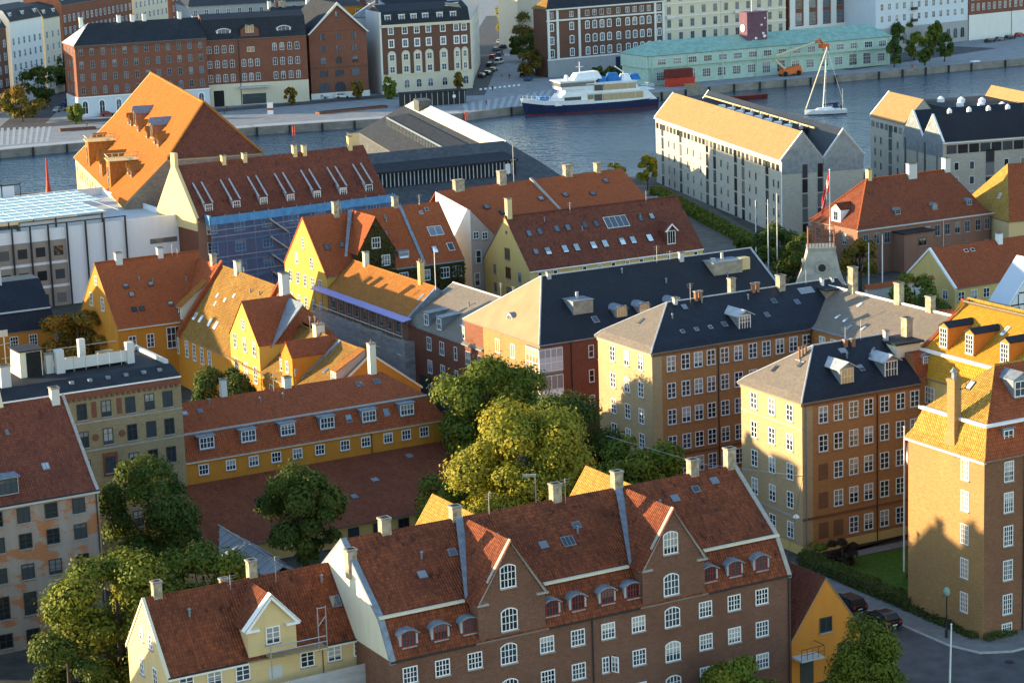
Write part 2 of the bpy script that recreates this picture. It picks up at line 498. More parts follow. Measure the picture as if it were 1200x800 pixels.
            for sg in (-1, 1):
                e = w / 2 + ov
                pts = [(0, -ov, h + rise + 0.12), (0, dr, h + rise + 0.12), (sg * e, dr, h - ov * k + 0.12), (sg * e, -ov, h - ov * k + 0.12)]
                r.slab(pts, 0.1)
        b.build('cheek', cm, o)
        r.build(rname, rm, o)
        if win is not None:
            put_window(o, 0, -0.012, (wz if wz is not None else h / 2), 0, w=ww or w - 0.2, h=wh or h - 0.25, one=True, **win)
        return o
    def strip(s, name, m, side, q0, q1, z0, z1, out=0.1, off=0.0):
        """a band, gutter or cornice along a wall"""
        b = MB()
        if side == 'F': b.box(q0, -out, z0, q1, -off, z1)
        elif side == 'B': b.box(q0, s.D + off, z0, q1, s.D + out, z1)
        elif side == 'L': b.box(-out, q0, z0, -off, q1, z1)
        else: b.box(s.L + off, q0, z0, s.L + out, q1, z1)
        return b.build(name, m, s.root)
    def verge(s, side, m='white_paint', w=0.3, up=0.1, out=0.1, name='verge'):
        """coping along a gable, following the roof levels front and back"""
        b = MB(); x0, x1 = (-out, w) if side == 'L' else (s.L - w, s.L + out)
        F_ = [(a[0], a[4]) for a in s.lv]; B_ = [(s.D - a[1], a[4]) for a in s.lv]
        for pts in (F_, B_):
            for (y0, z0), (y1, z1) in zip(pts, pts[1:]):
                if abs(y1 - y0) + abs(z1 - z0) < 0.05: continue
                b.hull([(x0, y0, z0 - 0.25), (x1, y0, z0 - 0.25), (x1, y1, z1 - 0.25), (x0, y1, z1 - 0.25)], [(x0, y0, z0 + up), (x1, y0, z0 + up), (x1, y1, z1 + up), (x0, y1, z1 + up)])
        return b.build(name, m, s.root)
    def ridge(s, m, r=0.13, name='ridge_cap'):
        a = s.lv[-1]; b = MB()
        b.tube([(a[2], a[0], a[4] + 0.03), (s.L - a[3], a[0], a[4] + 0.03)], r, 8)
        return b.build(name, m, s.roof)
    def hips(s, m='lead', r=0.09, left=True, right=False, name='hip_flashing'):
        b = MB()
        for on, idx in ((left, 2), (right, 3)):
            if not on: continue
            def X(a): return a[2] if idx == 2 else s.L - a[3]
            b.tube([(X(a), a[0], a[4] + 0.03) for a in s.lv], r, 6)
            b.tube([(X(a), s.D - a[1], a[4] + 0.03) for a in s.lv], r, 6)
        a = s.lv[-1]
        b.tube([(a[2], a[0], a[4] + 0.03), (s.L - a[3], a[0], a[4] + 0.03)], r, 6)
        return b.build(name, m, s.roof)
    def pipe(s, side, q, z0, z1, m='zinc', r=0.06):
        b = MB(); x, y = s.xy(side, q, -0.1)
        b.tube([(x, y, z0), (x, y, z1)], r, 6)
        return b.build('downpipe', m, s.root)
def gable_lv(D, ze, zr, oh=0.3, gl=-0.12, gr=-0.12, rv=None):
    rv = D / 2 if rv is None else rv
    k = (zr - ze) / rv; kb = (zr - ze) / (D - rv)
    return [(-oh, -oh, gl, gr, ze - 0.5 * (k + kb) * oh if False else ze - k * oh), (rv, D - rv, gl, gr, zr)]
# ------------------------------------------------------------------ trees
def crown_mesh(name, rx, ry, rz, lobes, leaf, n, seed, mat, conic=0.0, tone=(0.5, 0.15), loose=0.18):
    """a crown of many small leaf sprays gathered on boughs; every spray is two crossed bent leaflets"""
    rg = np.random.default_rng(seed); lobes = max(8, int(lobes * .75))
    cs = []
    while len(cs) < lobes:
        p = rg.uniform(-1, 1, 3); l = np.linalg.norm(p)
        if l > 1 or l < 0.25: continue
        p = p / l * (0.4 + 0.46 * l)
        if conic: p[:2] *= 1 - conic * (p[2] * 0.5 + 0.5)
        cs.append(p)
    cs = np.array(cs); lr = rg.uniform(0.2, 0.42, lobes)
    ltone = np.clip(rg.normal(tone[0], 0.22, lobes), 0, 1); lturn = np.clip(rg.normal(tone[1], 0.15, lobes), 0, 1)
    k = rg.choice(lobes, n, p=lr ** 2 / (lr ** 2).sum())
    d = rg.normal(size=(n, 3)); d /= np.linalg.norm(d, axis=1)[:, None]
    d[:, 2] = np.where(d[:, 2] < -0.35, -d[:, 2] * 0.6, d[:, 2])
    rad = lr[k] * (1 - loose * rg.random(n) ** 1.5) * (1 + 0.12 * rg.normal(size=n))
    pos = (cs[k] + d * rad[:, None]) * np.array([rx, ry, rz])
    nrm = d * 1.0 + rg.normal(size=(n, 3)) * 0.34; nrm[:, 2] += 0.15
    nrm /= np.linalg.norm(nrm, axis=1)[:, None]
    t = np.cross(nrm, rg.normal(size=(n, 3))); t /= np.linalg.norm(t, axis=1)[:, None]
    b = np.cross(nrm, t)
    sz = leaf * rg.uniform(0.4, 1.3, n)[:, None]
    q = np.stack([pos - t * sz * 0.5, pos + b * sz * 0.3 + nrm * sz * 0.12, pos + t * sz * 0.5, pos - b * sz * 0.3 + nrm * sz * 0.12], 1).reshape(-1, 3)
    me = bpy.data.meshes.new(name)
    me.vertices.add(4 * n); me.vertices.foreach_set('co', q.astype(np.float32).ravel())
    me.loops.add(4 * n); me.loops.foreach_set('vertex_index', np.arange(4 * n, dtype=np.int32))
    me.polygons.add(n); me.polygons.foreach_set('loop_start', np.arange(0, 4 * n, 4, dtype=np.int32))
    me.update(calc_edges=True)
    at = me.color_attributes.new('tone', 'FLOAT_COLOR', 'CORNER')
    c = np.zeros((n, 4), np.float32); c[:, 3] = 1
    c[:, 0] = np.clip(ltone[k] + rg.normal(0, 0.2, n), 0, 1); c[:, 1] = np.clip(lturn[k] + rg.normal(0, 0.12, n), 0, 1)
    at.data.foreach_set('color', np.repeat(c, 4, 0).ravel())
    me.materials.append(MATS[mat])
    return me, cs * np.array([rx, ry, rz])
def tree(name, label, x, y, top, rx, rz=None, ry=None, base=0.0, lobes=26, leaf=0.42, n=16000, seed=1, mat='leaf_olive', group=None, conic=0.0, tone=(0.5, 0.15), trunk=0.3, cat='tree', limbs=7, loose=0.25):
    rz = rz or rx; ry = ry or rx
    root = empty(name, (x, y, base), 0, label, cat, group)
    cz = top - base - rz
    me, cs = crown_mesh('crown', rx, ry, rz, lobes, leaf, n, seed, mat, conic, tone, loose)
    link('crown', me, root, (0, 0, cz))
    t = MB()
    t.tube([(0, 0, -0.1), (0.05, 0, max(0.4, (cz - rz * 0.5) * 0.6)), (0, 0.08, max(0.8, cz)), (0, 0, cz + rz * 0.4)], trunk, 8, 0, trunk * 0.3)
    for c in cs[:limbs]:
        z0 = max(0.4, cz - rz * 0.55)
        t.tube([(0, 0, z0), (c[0] * 0.45, c[1] * 0.45, (z0 + cz + c[2]) / 2 - 0.1), (c[0] * 0.95, c[1] * 0.95, cz + c[2] * 0.95)], trunk * 0.45, 6, 0, trunk * 0.1)
    t.build('trunk', 'bark', root, smooth=True)
    return root

# ------------------------------------------------------------------ vehicles
def car_body(kind='hatch'):
    L = 4.2 if kind == 'hatch' else 4.7 if kind == 'estate' else 5.2
    H_ = 1.45 if kind != 'van' else 2.1
    if kind == 'hatch': prof = [(-2.1, .35), (-2.12, .75), (-1.95, .92), (-1.6, .95), (1.05, .9), (1.95, .74), (2.1, .6), (2.1, .35)]
    elif kind == 'estate': prof = [(-2.35, .35), (-2.38, .8), (-2.25, .95), (1.1, .93), (2.15, .76), (2.33, .6), (2.33, .35)]
    else: prof = [(-2.6, .4), (-2.62, 1.05), (1.5, 1.05), (2.45, .9), (2.6, .65), (2.6, .4)]
    if kind == 'hatch': gh = [(-1.85, .93), (-1.45, 1.4), (-.9, 1.46), (.1, 1.44), (1.0, .91)]
    elif kind == 'estate': gh = [(-2.2, .94), (-1.95, 1.42), (-1.2, 1.5), (.1, 1.46), (1.05, .93)]
    else: gh = [(-2.6, 1.04), (-2.55, 1.95), (-2.2, 2.1), (1.0, 2.05), (1.75, 1.03)]
    return prof, gh
def car_meshes(kind, paint):
    prof, gh = car_body(kind); w = 0.88 if kind != 'van' else 0.98
    b = MB(); n = len(prof)
    for sg in (-1, 1): pass
    lo = [(x, -w, z) for x, z in prof]; hi = [(x, w, z) for x, z in prof]
    mid0 = [(x * 0.985, -w, z) for x, z in prof]
    b.hull(lo, hi)
    # cabin, drawn in above the waist
    k = w * 0.82
    b.hull([(x, -k if z > 1.2 else -w * 0.97, z) for x, z in gh], [(x, k if z > 1.2 else w * 0.97, z) for x, z in gh])
    me_b = b.mesh('body', paint)
    g = MB()
    gx = [p for p in gh]
    z0, z1 = gx[0][1] + 0.06, max(p[1] for p in gx) - 0.1
    xs0, xs1 = gx[0][0] + 0.3, gx[-1][0] - 0.3
    top0, top1 = gx[1][0] + 0.25, gx[-2][0] - 0.05
    for sg in (-1, 1):
        ya, yb = sg * (w * 0.965), sg * (k + 0.012)
        split = [0, 0.48, 1]
        for a, c in zip(split, split[1:]):
            g.poly([(xs0 + (xs1 - xs0) * a + 0.03, ya + sg * 0.014, z0), (xs0 + (xs1 - xs0) * c - 0.03, ya + sg * 0.014, z0), (top0 + (top1 - top0) * c - 0.03, yb + sg * 0.012, z1), (top0 + (top1 - top0) * a + 0.03, yb + sg * 0.012, z1)])
    (xa, za), (xb, zb_) = gx[-1], gx[-2]
    g.poly([(xa - 0.04 + 0.02, -w * 0.85, za + 0.06), (xa - 0.04 + 0.02, w * 0.85, za + 0.06), (xb + 0.08, k * 0.92, zb_ - 0.04), (xb + 0.08, -k * 0.92, zb_ - 0.04)])
    (xa, za), (xb, zb_) = gx[0], gx[1]
    g.poly([(xa + 0.03 - 0.03, -w * 0.8, za + 0.08), (xa + 0.03 - 0.03, w * 0.8, za + 0.08), (xb - 0.06, k * 0.9, zb_ - 0.05), (xb - 0.06, -k * 0.9, zb_ - 0.05)])
    me_g = g.mesh('window_glass', 'car_glass', fix=False)
    return me_b, me_g, w, prof
CARC = {}
def wheel_meshes():
    if 'w' not in CARC:
        t = MB(); t.lathe([(0.2, -0.1), (0.31, -0.1), (0.33, -0.06), (0.33, 0.06), (0.31, 0.1), (0.2, 0.1)], 16)
        r = MB(); r.lathe([(0.02, -0.085), (0.2, -0.085), (0.2, 0.085), (0.02, 0.085)], 10)
        CARC['w'] = (t.mesh('wheel', 'tyre'), r.mesh('rim', 'alloy'))
    return CARC['w']
def near_car(label, loc, ang, kind, paint):
    root = empty('parked_car', loc, ang, label, 'car')
    b, g, w, prof = car_meshes(kind, paint)
    link('body', b, root); link('window_glass', g, root)
    tw, rw = wheel_meshes()
    for x in (-1.35, 1.35):
        for sg in (-1, 1):
            o = link('wheel', tw, root, (x, sg * (w - 0.08), 0.33)); o.rotation_euler = (math.pi / 2, 0, 0)
            link('rim', rw, o)
    x0, x1 = prof[0][0], prof[-1][0]
    for sg in (-1, 1):
        h = MB(); h.box(x1 - 0.12, sg * 0.62 - 0.17, 0.58, x1 + 0.012, sg * 0.62 + 0.17, 0.7); h.build('headlight', 'lamp_glass', root)
        h = MB(); h.box(x0 - 0.03, sg * 0.66 - 0.13, 0.66, x0 + 0.1, sg * 0.66 + 0.13, 0.84); h.build('tail_light', 'tail_red', root)
        h = MB(); h.box(0.72, sg * (w + 0.1) - 0.09, 0.92, 0.86, sg * (w + 0.1) + 0.09, 1.06); h.build('mirror', paint, root)
    h = MB(); h.box(x0 - 0.035, -0.26, 0.5, x0 + 0.05, 0.26, 0.6); h.build('licence_plate', 'white_paint', root)
    return root
def far_car_mesh(kind, paint):
    key = (kind, paint)
    if key in CARC: return CARC[key]
    b, g, w, prof = car_meshes(kind, paint)
    m = MB()
    def add(me, mi):
        i = len(m.v); m.v += [tuple(v.co) for v in me.vertices]
        for p in me.polygons: m.f.append([i + q for q in p.vertices]); m.m.append(mi)
    add(b, 0); add(g, 1)
    tw, rw = wheel_meshes()
    for x in (-1.35, 1.35):
        for sg in (-1, 1):
            i = len(m.v); m.v += [(v.co.x + x, sg * (w - 0.08) + v.co.z, v.co.y + 0.33) for v in tw.vertices]
            for p in tw.polygons: m.f.append([i + q for q in p.vertices]); m.m.append(2)
    CARC[key] = m.mesh('parked_car', [paint, 'car_glass', 'tyre'])
    return CARC[key]
CAR_KIND = {'hatch': 'hatchback', 'estate': 'estate car', 'van': 'van'}
def far_car(label, x, y, ang, kind, paint, group, z=0.0, cat='car'):
    o = link('parked_car' if kind != 'van' else 'parked_van', far_car_mesh(kind, paint), None, (x, y, z), ang)
    return tag(o, label, cat if kind != 'van' else 'van', group)

# ------------------------------------------------------------------ people, bicycles
def person_mesh(stride=0.25, coat='cloth_dark', legs='cloth_blue'):
    """standing or walking figure grown as one skin over a skeleton"""
    me = bpy.data.meshes.new('person')
    J = [(0, 0, .95), (0, 0, 1.2), (0, 0, 1.42), (0, 0, 1.5), (0.02, 0, 1.62), (0.02, 0, 1.72),
         (0, .19, 1.4), (0.05, .25, 1.12), (0.12, .24, .88), (0, -.19, 1.4), (-0.05, -.25, 1.12), (0.02, -.24, .88),
         (0, .1, .9), (stride * .4, .1, .5), (stride * .5, .1, .08), (stride * .5 + .16, .1, .04), (0, -.1, .9), (-stride * .3, -.1, .5), (-stride, -.1, .1), (-stride + .15, -.1, .05)]
    E_ = [(0, 1), (1, 2), (2, 3), (3, 4), (4, 5), (2, 6), (6, 7), (7, 8), (2, 9), (9, 10), (10, 11), (0, 12), (12, 13), (13, 14), (14, 15), (0, 16), (16, 17), (17, 18), (18, 19)]
    rr = [.16, .16, .17, .06, .1, .085, .075, .05, .04, .075, .05, .04, .1, .07, .05, .045, .1, .07, .05, .045]
    me.from_pydata(J, E_, []); o = bpy.data.objects.new('person_base', me); COL.objects.link(o)
    m = o.modifiers.new('skin', 'SKIN'); su = o.modifiers.new('sub', 'SUBSURF'); su.levels = 1; su.render_levels = 1
    for v, r in zip(me.skin_vertices[0].data, rr): v.radius = (r, r)
    me.skin_vertices[0].data[0].use_root = True
    dg = bpy.context.evaluated_depsgraph_get(); dg.update()
    em = bpy.data.meshes.new_from_object(o.evaluated_get(dg)); em.name = 'person'
    bpy.data.objects.remove(o); bpy.data.meshes.remove(me)
    for mt in (coat, legs, 'skin', 'hair'): em.materials.append(MATS[mt])
    for p in em.polygons:
        c = p.center
        p.material_index = 3 if c.z > 1.68 else 2 if c.z > 1.5 or (c.z < .93 and abs(c.y) > .2 and c.z > .8) else 0 if c.z > .88 else 1
        p.use_smooth = True
    return em
def bike_mesh():
    b = MB()
    for x in (-.52, .52):
        pts = [(x + .33 * math.cos(2 * math.pi * k / 14), 0, .34 + .33 * math.sin(2 * math.pi * k / 14)) for k in range(15)]
        b.tube(pts, .022, 5, 1)
    for a, c in (((-.52, .34), (-.2, .32)), ((-.2, .32), (-.3, .85)), ((-.52, .34), (-.28, .75)), ((-.2, .32), (.36, .82)), ((-.28, .75), (.36, .82)), ((.52, .34), (.34, 1.0))):
        b.tube([(a[0], 0, a[1]), (c[0], 0, c[1])], .02, 5, 0)
    b.tube([(.3, -.27, 1.02), (.36, 0, 1.02), (.3, .27, 1.02)], .016, 5, 1)
    b.box(-.42, -.07, .85, -.18, .07, .91, 1)
    return b
# ------------------------------------------------------------------ material library
m_tiles('tile_old', (0.31, 0.088, 0.036), (0.19, 0.052, 0.026), (0.055, 0.026, 0.02), 0.55)
m_tiles('tile_old_light', (0.3, 0.09, 0.042), (0.22, 0.062, 0.034), (0.1, 0.038, 0.026), 0.35)
m_tiles('tile_red', (0.4, 0.105, 0.04), (0.31, 0.078, 0.032), (0.18, 0.052, 0.03), 0.25)
m_tiles('tile_new', (0.42, 0.11, 0.038), (0.35, 0.088, 0.034), (0.24, 0.064, 0.03), 0.2)
m_tiles('tile_orange', (0.46, 0.19, 0.045), (0.38, 0.145, 0.036), (0.26, 0.09, 0.03), 0.2, rough=0.8)
m_tiles('tile_ochre', (0.38, 0.21, 0.05), (0.26, 0.15, 0.04), (0.2, 0.085, 0.03), 0.45)
m_tiles('tile_amber', (0.47, 0.3, 0.065), (0.36, 0.2, 0.045), (0.24, 0.1, 0.034), 0.15)
m_tiles('tile_brown', (0.25, 0.078, 0.043), (0.17, 0.052, 0.034), (0.08, 0.032, 0.026), 0.4)
m_tiles('tile_flame', (0.52, 0.165, 0.028), (0.45, 0.135, 0.025), (0.33, 0.09, 0.025), 0.2, rough=0.8)
m_tiles('tile_tan', (0.44, 0.28, 0.13), (0.38, 0.23, 0.105), (0.3, 0.17, 0.08), 0.2, rough=0.8)
m_tiles('tile_gold', (0.56, 0.3, 0.035), (0.48, 0.24, 0.03), (0.4, 0.2, 0.03), 0.15)
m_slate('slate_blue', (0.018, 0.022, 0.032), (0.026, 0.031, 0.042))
m_slate('slate_dark', (0.021, 0.022, 0.028), (0.028, 0.029, 0.035), 0.35, 0.25)
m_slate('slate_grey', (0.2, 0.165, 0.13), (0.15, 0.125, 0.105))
m_slate('slate_far', (0.022, 0.025, 0.032), (0.034, 0.037, 0.044), 0.5, 0.4, 0.6)
m_slate('fibre_grey', (0.1, 0.105, 0.112), (0.065, 0.069, 0.076), 0.9, 0.7, 0.75)
m_slate('fibre_shaded', (0.045, 0.048, 0.054), (0.03, 0.032, 0.037), 0.9, 0.7, 0.75)  # fibre cement with the slope's shade put into its colour
m_plain('roof_felt', (0.03, 0.032, 0.038), 0.85, 0.3, 0.6)
m_plain('slate_sunlit', (0.33, 0.225, 0.13), 0.7, 0.15, 0.4)  # lit copy of the dark slate, sunlight put into the colour
m_plain('turret_zinc', (0.36, 0.34, 0.29), 0.6, 0.2, 1.0, 0.15)
m_plain('zinc', (0.23, 0.26, 0.29), 0.45, 0.25, 1.2, 0.35)
m_plain('zinc_light', (0.42, 0.43, 0.45), 0.5, 0.2, 1.2, 0.2)
m_plain('lead', (0.22, 0.25, 0.29), 0.55, 0.3, 2.0, 0.2)
m_plain('copper_green', (0.24, 0.39, 0.33), 0.7, 0.25, 0.6)
m_plain('green_paint', (0.37, 0.5, 0.43), 0.7, 0.12, 0.8)
m_brick('brick_brown', (0.21, 0.09, 0.054), (0.13, 0.06, 0.042), (0.32, 0.24, 0.19), 0.4)
m_brick('brick_red', (0.24, 0.085, 0.05), (0.18, 0.06, 0.04), (0.26, 0.18, 0.14), 0.3)
m_brick('brick_yellow', (0.50, 0.345, 0.19), (0.42, 0.29, 0.15), (0.44, 0.36, 0.24), 0.3, (0.28, 0.2, 0.12))
m_brick('brick_orange', (0.47, 0.215, 0.075), (0.36, 0.155, 0.058), (0.4, 0.27, 0.15), 0.3, (0.24, 0.115, 0.06))  # warm bounced glow of the fronts is put into this colour
m_brick('brick_sunlit', (0.43, 0.245, 0.085), (0.3, 0.165, 0.065), (0.4, 0.3, 0.19), 0.35, (0.24, 0.13, 0.075))  # brighter copy of the house bricks, sunlight put into the colour
m_brick('brick_buff', (0.36, 0.28, 0.155), (0.27, 0.205, 0.115), (0.38, 0.32, 0.22), 0.4, (0.17, 0.13, 0.08))
m_brick('brick_tower', (0.27, 0.125, 0.065), (0.185, 0.082, 0.05), (0.33, 0.22, 0.14), 0.35, (0.12, 0.06, 0.045))
m_brick('brick_far', (0.235, 0.095, 0.062), (0.19, 0.075, 0.052), (0.26, 0.17, 0.13), 0.3, None, 0.6, 0.25)
m_brick('brick_far_dark', (0.17, 0.085, 0.06), (0.14, 0.07, 0.052), (0.22, 0.16, 0.13), 0.3, None, 0.6, 0.25)
m_brick('stone_pale', (0.50, 0.46, 0.38), (0.43, 0.395, 0.33), (0.46, 0.42, 0.36), 0.3, (0.36, 0.32, 0.26), 0.7, 0.3)
m_brick('stone_rubble', (0.36, 0.28, 0.2), (0.25, 0.19, 0.14), (0.34, 0.29, 0.22), 0.4, (0.16, 0.12, 0.09), 0.6, 0.3)
m_brick('quay_stone', (0.30, 0.27, 0.235), (0.22, 0.2, 0.18), (0.16, 0.15, 0.14), 0.5, (0.1, 0.095, 0.08), 1.6, 0.7)
m_plaster('cream', (0.62, 0.47, 0.24), (0.42, 0.3, 0.17), 0.3)
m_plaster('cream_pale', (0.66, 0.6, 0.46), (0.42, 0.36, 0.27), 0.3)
m_plaster('ochre', (0.50, 0.205, 0.03), (0.3, 0.13, 0.03), 0.4)
m_plaster('orange_wall', (0.52, 0.2, 0.035), (0.36, 0.14, 0.04), 0.35)
m_plaster('yellow_wall', (0.58, 0.42, 0.16), (0.38, 0.26, 0.11), 0.3)
m_plaster('yellow_bright', (0.58, 0.35, 0.075), (0.42, 0.24, 0.05), 0.3)
m_plaster('old_render', (0.36, 0.29, 0.235), (0.2, 0.15, 0.12), 0.5, (0.42, 0.15, 0.05), 0.85)
m_plaster('white_wall', (0.74, 0.74, 0.74), (0.5, 0.49, 0.47), 0.2)
m_plaster('pink_grey', (0.42, 0.34, 0.29), (0.27, 0.21, 0.18), 0.35)
m_plaster('brown_wall', (0.27, 0.145, 0.1), (0.15, 0.1, 0.08), 0.4)
m_plaster('beige_panel', (0.30, 0.255, 0.21), (0.2, 0.17, 0.14), 0.3)
m_plaster('far_white', (0.68, 0.67, 0.63), (0.45, 0.43, 0.4), 0.25)
m_plaster('far_cream', (0.62, 0.55, 0.42), (0.42, 0.36, 0.28), 0.25)
m_plaster('far_grey', (0.34, 0.34, 0.34), (0.22, 0.21, 0.2), 0.3)
m_plaster('far_bluewhite', (0.55, 0.6, 0.66), (0.4, 0.42, 0.46), 0.2)
m_plaster('pale_grey_render', (0.52, 0.52, 0.51), (0.38, 0.37, 0.36), 0.25)
m_plain('white_paint', (0.8, 0.79, 0.77), 0.55, 0.1, 3.0)
m_plain('sill', (0.34, 0.31, 0.28), 0.75, 0.2, 3.0)
m_plain('dark_frame', (0.05, 0.055, 0.05), 0.5, 0.2, 3.0)
m_plain('grey_frame', (0.28, 0.3, 0.31), 0.5, 0.1, 3.0)
m_plain('red_frame', (0.24, 0.035, 0.025), 0.5, 0.2, 3.0)
m_plain('brown_frame', (0.16, 0.07, 0.035), 0.6, 0.2, 3.0)
m_plain('eave_wood', (0.2, 0.17, 0.14), 0.8, 0.2, 2.0)
m_plain('chimney_brick', (0.36, 0.3, 0.22), 0.9, 0.5, 2.0)
m_plain('chimney_cap', (0.26, 0.24, 0.21), 0.9, 0.3, 2.5)
m_plain('clay_pot', (0.26, 0.13, 0.08), 0.8, 0.25, 3.0)
m_plain('soot_and_shade', (0.02, 0.02, 0.02), 0.95, 0.2, 3.0)  # flue soot; also the black of unlit openings
m_plain('steel_pole', (0.42, 0.43, 0.44), 0.4, 0.15, 2.0, 0.6)
m_plain('white_pole', (0.75, 0.73, 0.7), 0.5, 0.1, 2.0)
m_plain('dark_metal', (0.04, 0.042, 0.045), 0.5, 0.2, 2.0, 0.3)
m_plain('wood_plank', (0.30, 0.22, 0.13), 0.8, 0.3, 2.0)
m_plain('larch', (0.32, 0.28, 0.22), 0.8, 0.35, 1.5)
m_plain('asphalt', (0.095, 0.09, 0.092), 0.9, 0.3, 0.5)
m_plain('asphalt_warm', (0.12, 0.105, 0.09), 0.9, 0.3, 0.4)
m_plain('paving', (0.19, 0.18, 0.175), 0.85, 0.25, 0.8)
m_plain('paving_far', (0.26, 0.26, 0.265), 0.85, 0.2, 0.3)
m_plain('paving_stripe', (0.36, 0.37, 0.38), 0.85, 0.12, 0.3)
m_plain('granite', (0.4, 0.39, 0.37), 0.8, 0.2, 2.0)
m_plain('cobbles', (0.1, 0.09, 0.08), 0.9, 0.45, 3.0)
m_plain('yard', (0.075, 0.07, 0.06), 0.95, 0.4, 0.4)
m_plain('lawn', (0.055, 0.11, 0.015), 0.95, 0.4, 2.5)
m_plain('soil', (0.05, 0.038, 0.025), 0.95, 0.4, 1.5)
m_plain('bark', (0.09, 0.07, 0.05), 0.95, 0.4, 3.0)
m_plain('mortar_line', (0.03, 0.03, 0.03), 0.9, 0.1, 1.0)
m_plain('purple_sheet', (0.31, 0.29, 0.56), 0.5, 0.12, 1.0)
m_plain('blue_sheet', (0.09, 0.27, 0.5), 0.45, 0.3, 1.0)
m_plain('tyre', (0.02, 0.02, 0.02), 0.9, 0.1, 3.0)
m_plain('alloy', (0.4, 0.4, 0.42), 0.35, 0.1, 3.0, 0.7)
m_plain('tail_red', (0.5, 0.02, 0.02), 0.3, 0.1, 3.0)
m_plain('lamp_glass', (0.7, 0.7, 0.68), 0.15, 0.05, 3.0)
m_plain('skin', (0.5, 0.3, 0.22), 0.6, 0.1, 3.0)
m_plain('hair', (0.06, 0.035, 0.02), 0.7, 0.2, 3.0)
for nm, c in (('black', (0.012, 0.012, 0.014)), ('grey', (0.12, 0.125, 0.13)), ('silver', (0.42, 0.43, 0.44)), ('white', (0.72, 0.72, 0.72)), ('blue', (0.03, 0.06, 0.16)), ('red', (0.3, 0.025, 0.02))):
    m_plain('paint_' + nm, c, 0.22, 0.05, 2.0, 0.0, 0.6)
for nm, c in (('dark', (0.03, 0.03, 0.035)), ('blue', (0.05, 0.07, 0.13)), ('red', (0.35, 0.05, 0.05)), ('pale', (0.5, 0.48, 0.45))):
    m_plain('cloth_' + nm, c, 0.9, 0.15, 3.0)
m_plain('flag_red', (0.55, 0.03, 0.035), 0.8, 0.1, 2.0)
m_plain('signal_red', (0.5, 0.05, 0.03), 0.5, 0.15, 2.0)
m_plain('lift_orange', (0.65, 0.14, 0.03), 0.5, 0.15, 2.0)
m_plain('lift_cream', (0.6, 0.52, 0.32), 0.5, 0.1, 2.0)
m_plain('navy_hull', (0.022, 0.03, 0.075), 0.3, 0.15, 0.8)
m_plain('hull_red', (0.16, 0.03, 0.025), 0.6, 0.2, 0.8)
m_plain('boat_white', (0.76, 0.76, 0.76), 0.35, 0.08, 1.0)
m_plain('tarp_blue', (0.03, 0.16, 0.42), 0.6, 0.3, 1.5)
m_plain('purple_tower', (0.15, 0.075, 0.105), 0.75, 0.2, 1.0)
m_plain('tar_black', (0.035, 0.035, 0.035), 0.8, 0.2, 2.0)
m_plain('solar_glass', (0.30, 0.42, 0.47), 0.2, 0.12, 0.5)
m_plain('rust_brown', (0.2, 0.08, 0.05), 0.9, 0.3, 1.0)
m_glass('dark_glass')
m_glass('dim_glass', (0.02, 0.022, 0.024), (0.2, 0.2, 0.2), 0.25)
m_glass('warm_glass', (0.3, 0.2, 0.1), (0.55, 0.4, 0.22), 0.8)  # warm reflected sunlight put into the glass colour
m_glass('sky_glass', (0.05, 0.06, 0.075), (0.32, 0.36, 0.42), 0.35)
m_glass('pale_sky_glass', (0.3, 0.34, 0.38), (0.4, 0.45, 0.5), 0.9)
m_glass('car_glass', (0.012, 0.014, 0.016), (0.02, 0.02, 0.02), 0.0)
m_glass('far_glass', (0.035, 0.042, 0.052), (0.24, 0.24, 0.25), 0.3)
m_leaf('leaf_olive', (0.055, 0.095, 0.016), (0.12, 0.16, 0.022), (0.3, 0.24, 0.026))
m_leaf('leaf_dark', (0.035, 0.065, 0.016), (0.065, 0.1, 0.02), (0.16, 0.16, 0.022))
m_leaf('leaf_lime', (0.13, 0.155, 0.02), (0.27, 0.25, 0.028), (0.42, 0.31, 0.03))
m_plain('ivy_wall', (0.06, 0.045, 0.022), 0.95, 0.5, 1.5)
m_leaf('leaf_autumn', (0.10, 0.09, 0.018), (0.2, 0.13, 0.02), (0.34, 0.14, 0.02))
m_leaf('leaf_conifer', (0.035, 0.065, 0.012), (0.075, 0.11, 0.016), (0.16, 0.17, 0.02))
m_leaf('leaf_ivy', (0.035, 0.045, 0.012), (0.06, 0.06, 0.015), (0.12, 0.06, 0.02))
m_leaf('leaf_purple', (0.035, 0.018, 0.016), (0.05, 0.025, 0.02), (0.05, 0.03, 0.02))
m_net('net_white', (0.62, 0.63, 0.66), 0.46)
m_net('net_grey', (0.55, 0.58, 0.64), 0.42)
m_net('net_blue', (0.07, 0.22, 0.46), 0.24)

WK = dict(w=1.3, h=1.35, cols=4, rows=3)
MB_ = MB
# ------------------------------------------------------------------ long brick house with two front gables (front)
ang = 28.8
F = House('brick_house', 'long brown brick house with two tall front gables and red framed roof dormers', 'house', (-10.32, 169.85, 0), ang, 38.13, 16.0,
          [(-.12, -.12, -.02, -.1, 10.42), (1.78, 1.78, -.02, -.1, 13.55), (8, 8, -.02, -.1, 18.35)], 'brick_brown', 'tile_old')
FC = [1.68, 4.53, 7.43, 14.03, 16.93, 19.82, 22.75, 29.38, 32.28, 35.13]
F.wins('F', FC, [9.02, 3.25], **WK)
F.wins('F', [q for q in FC if abs(q - 19.82) > .1], [6.14], **WK)
F.wins('F', [10.5, 26.07], [9.0, 6.0, 3.0], w=1.5, h=1.75, cols=4, rows=3, arch=.28)
o = put_window(F.root, 19.5, 0, 6.14, 0, w=.68, h=1.35, cols=2, rows=3); 
o = put_window(F.root, 20.22, -.36, 6.14, -1.15, w=.68, h=1.35, cols=2, rows=3, sill=False, name='open_casement')
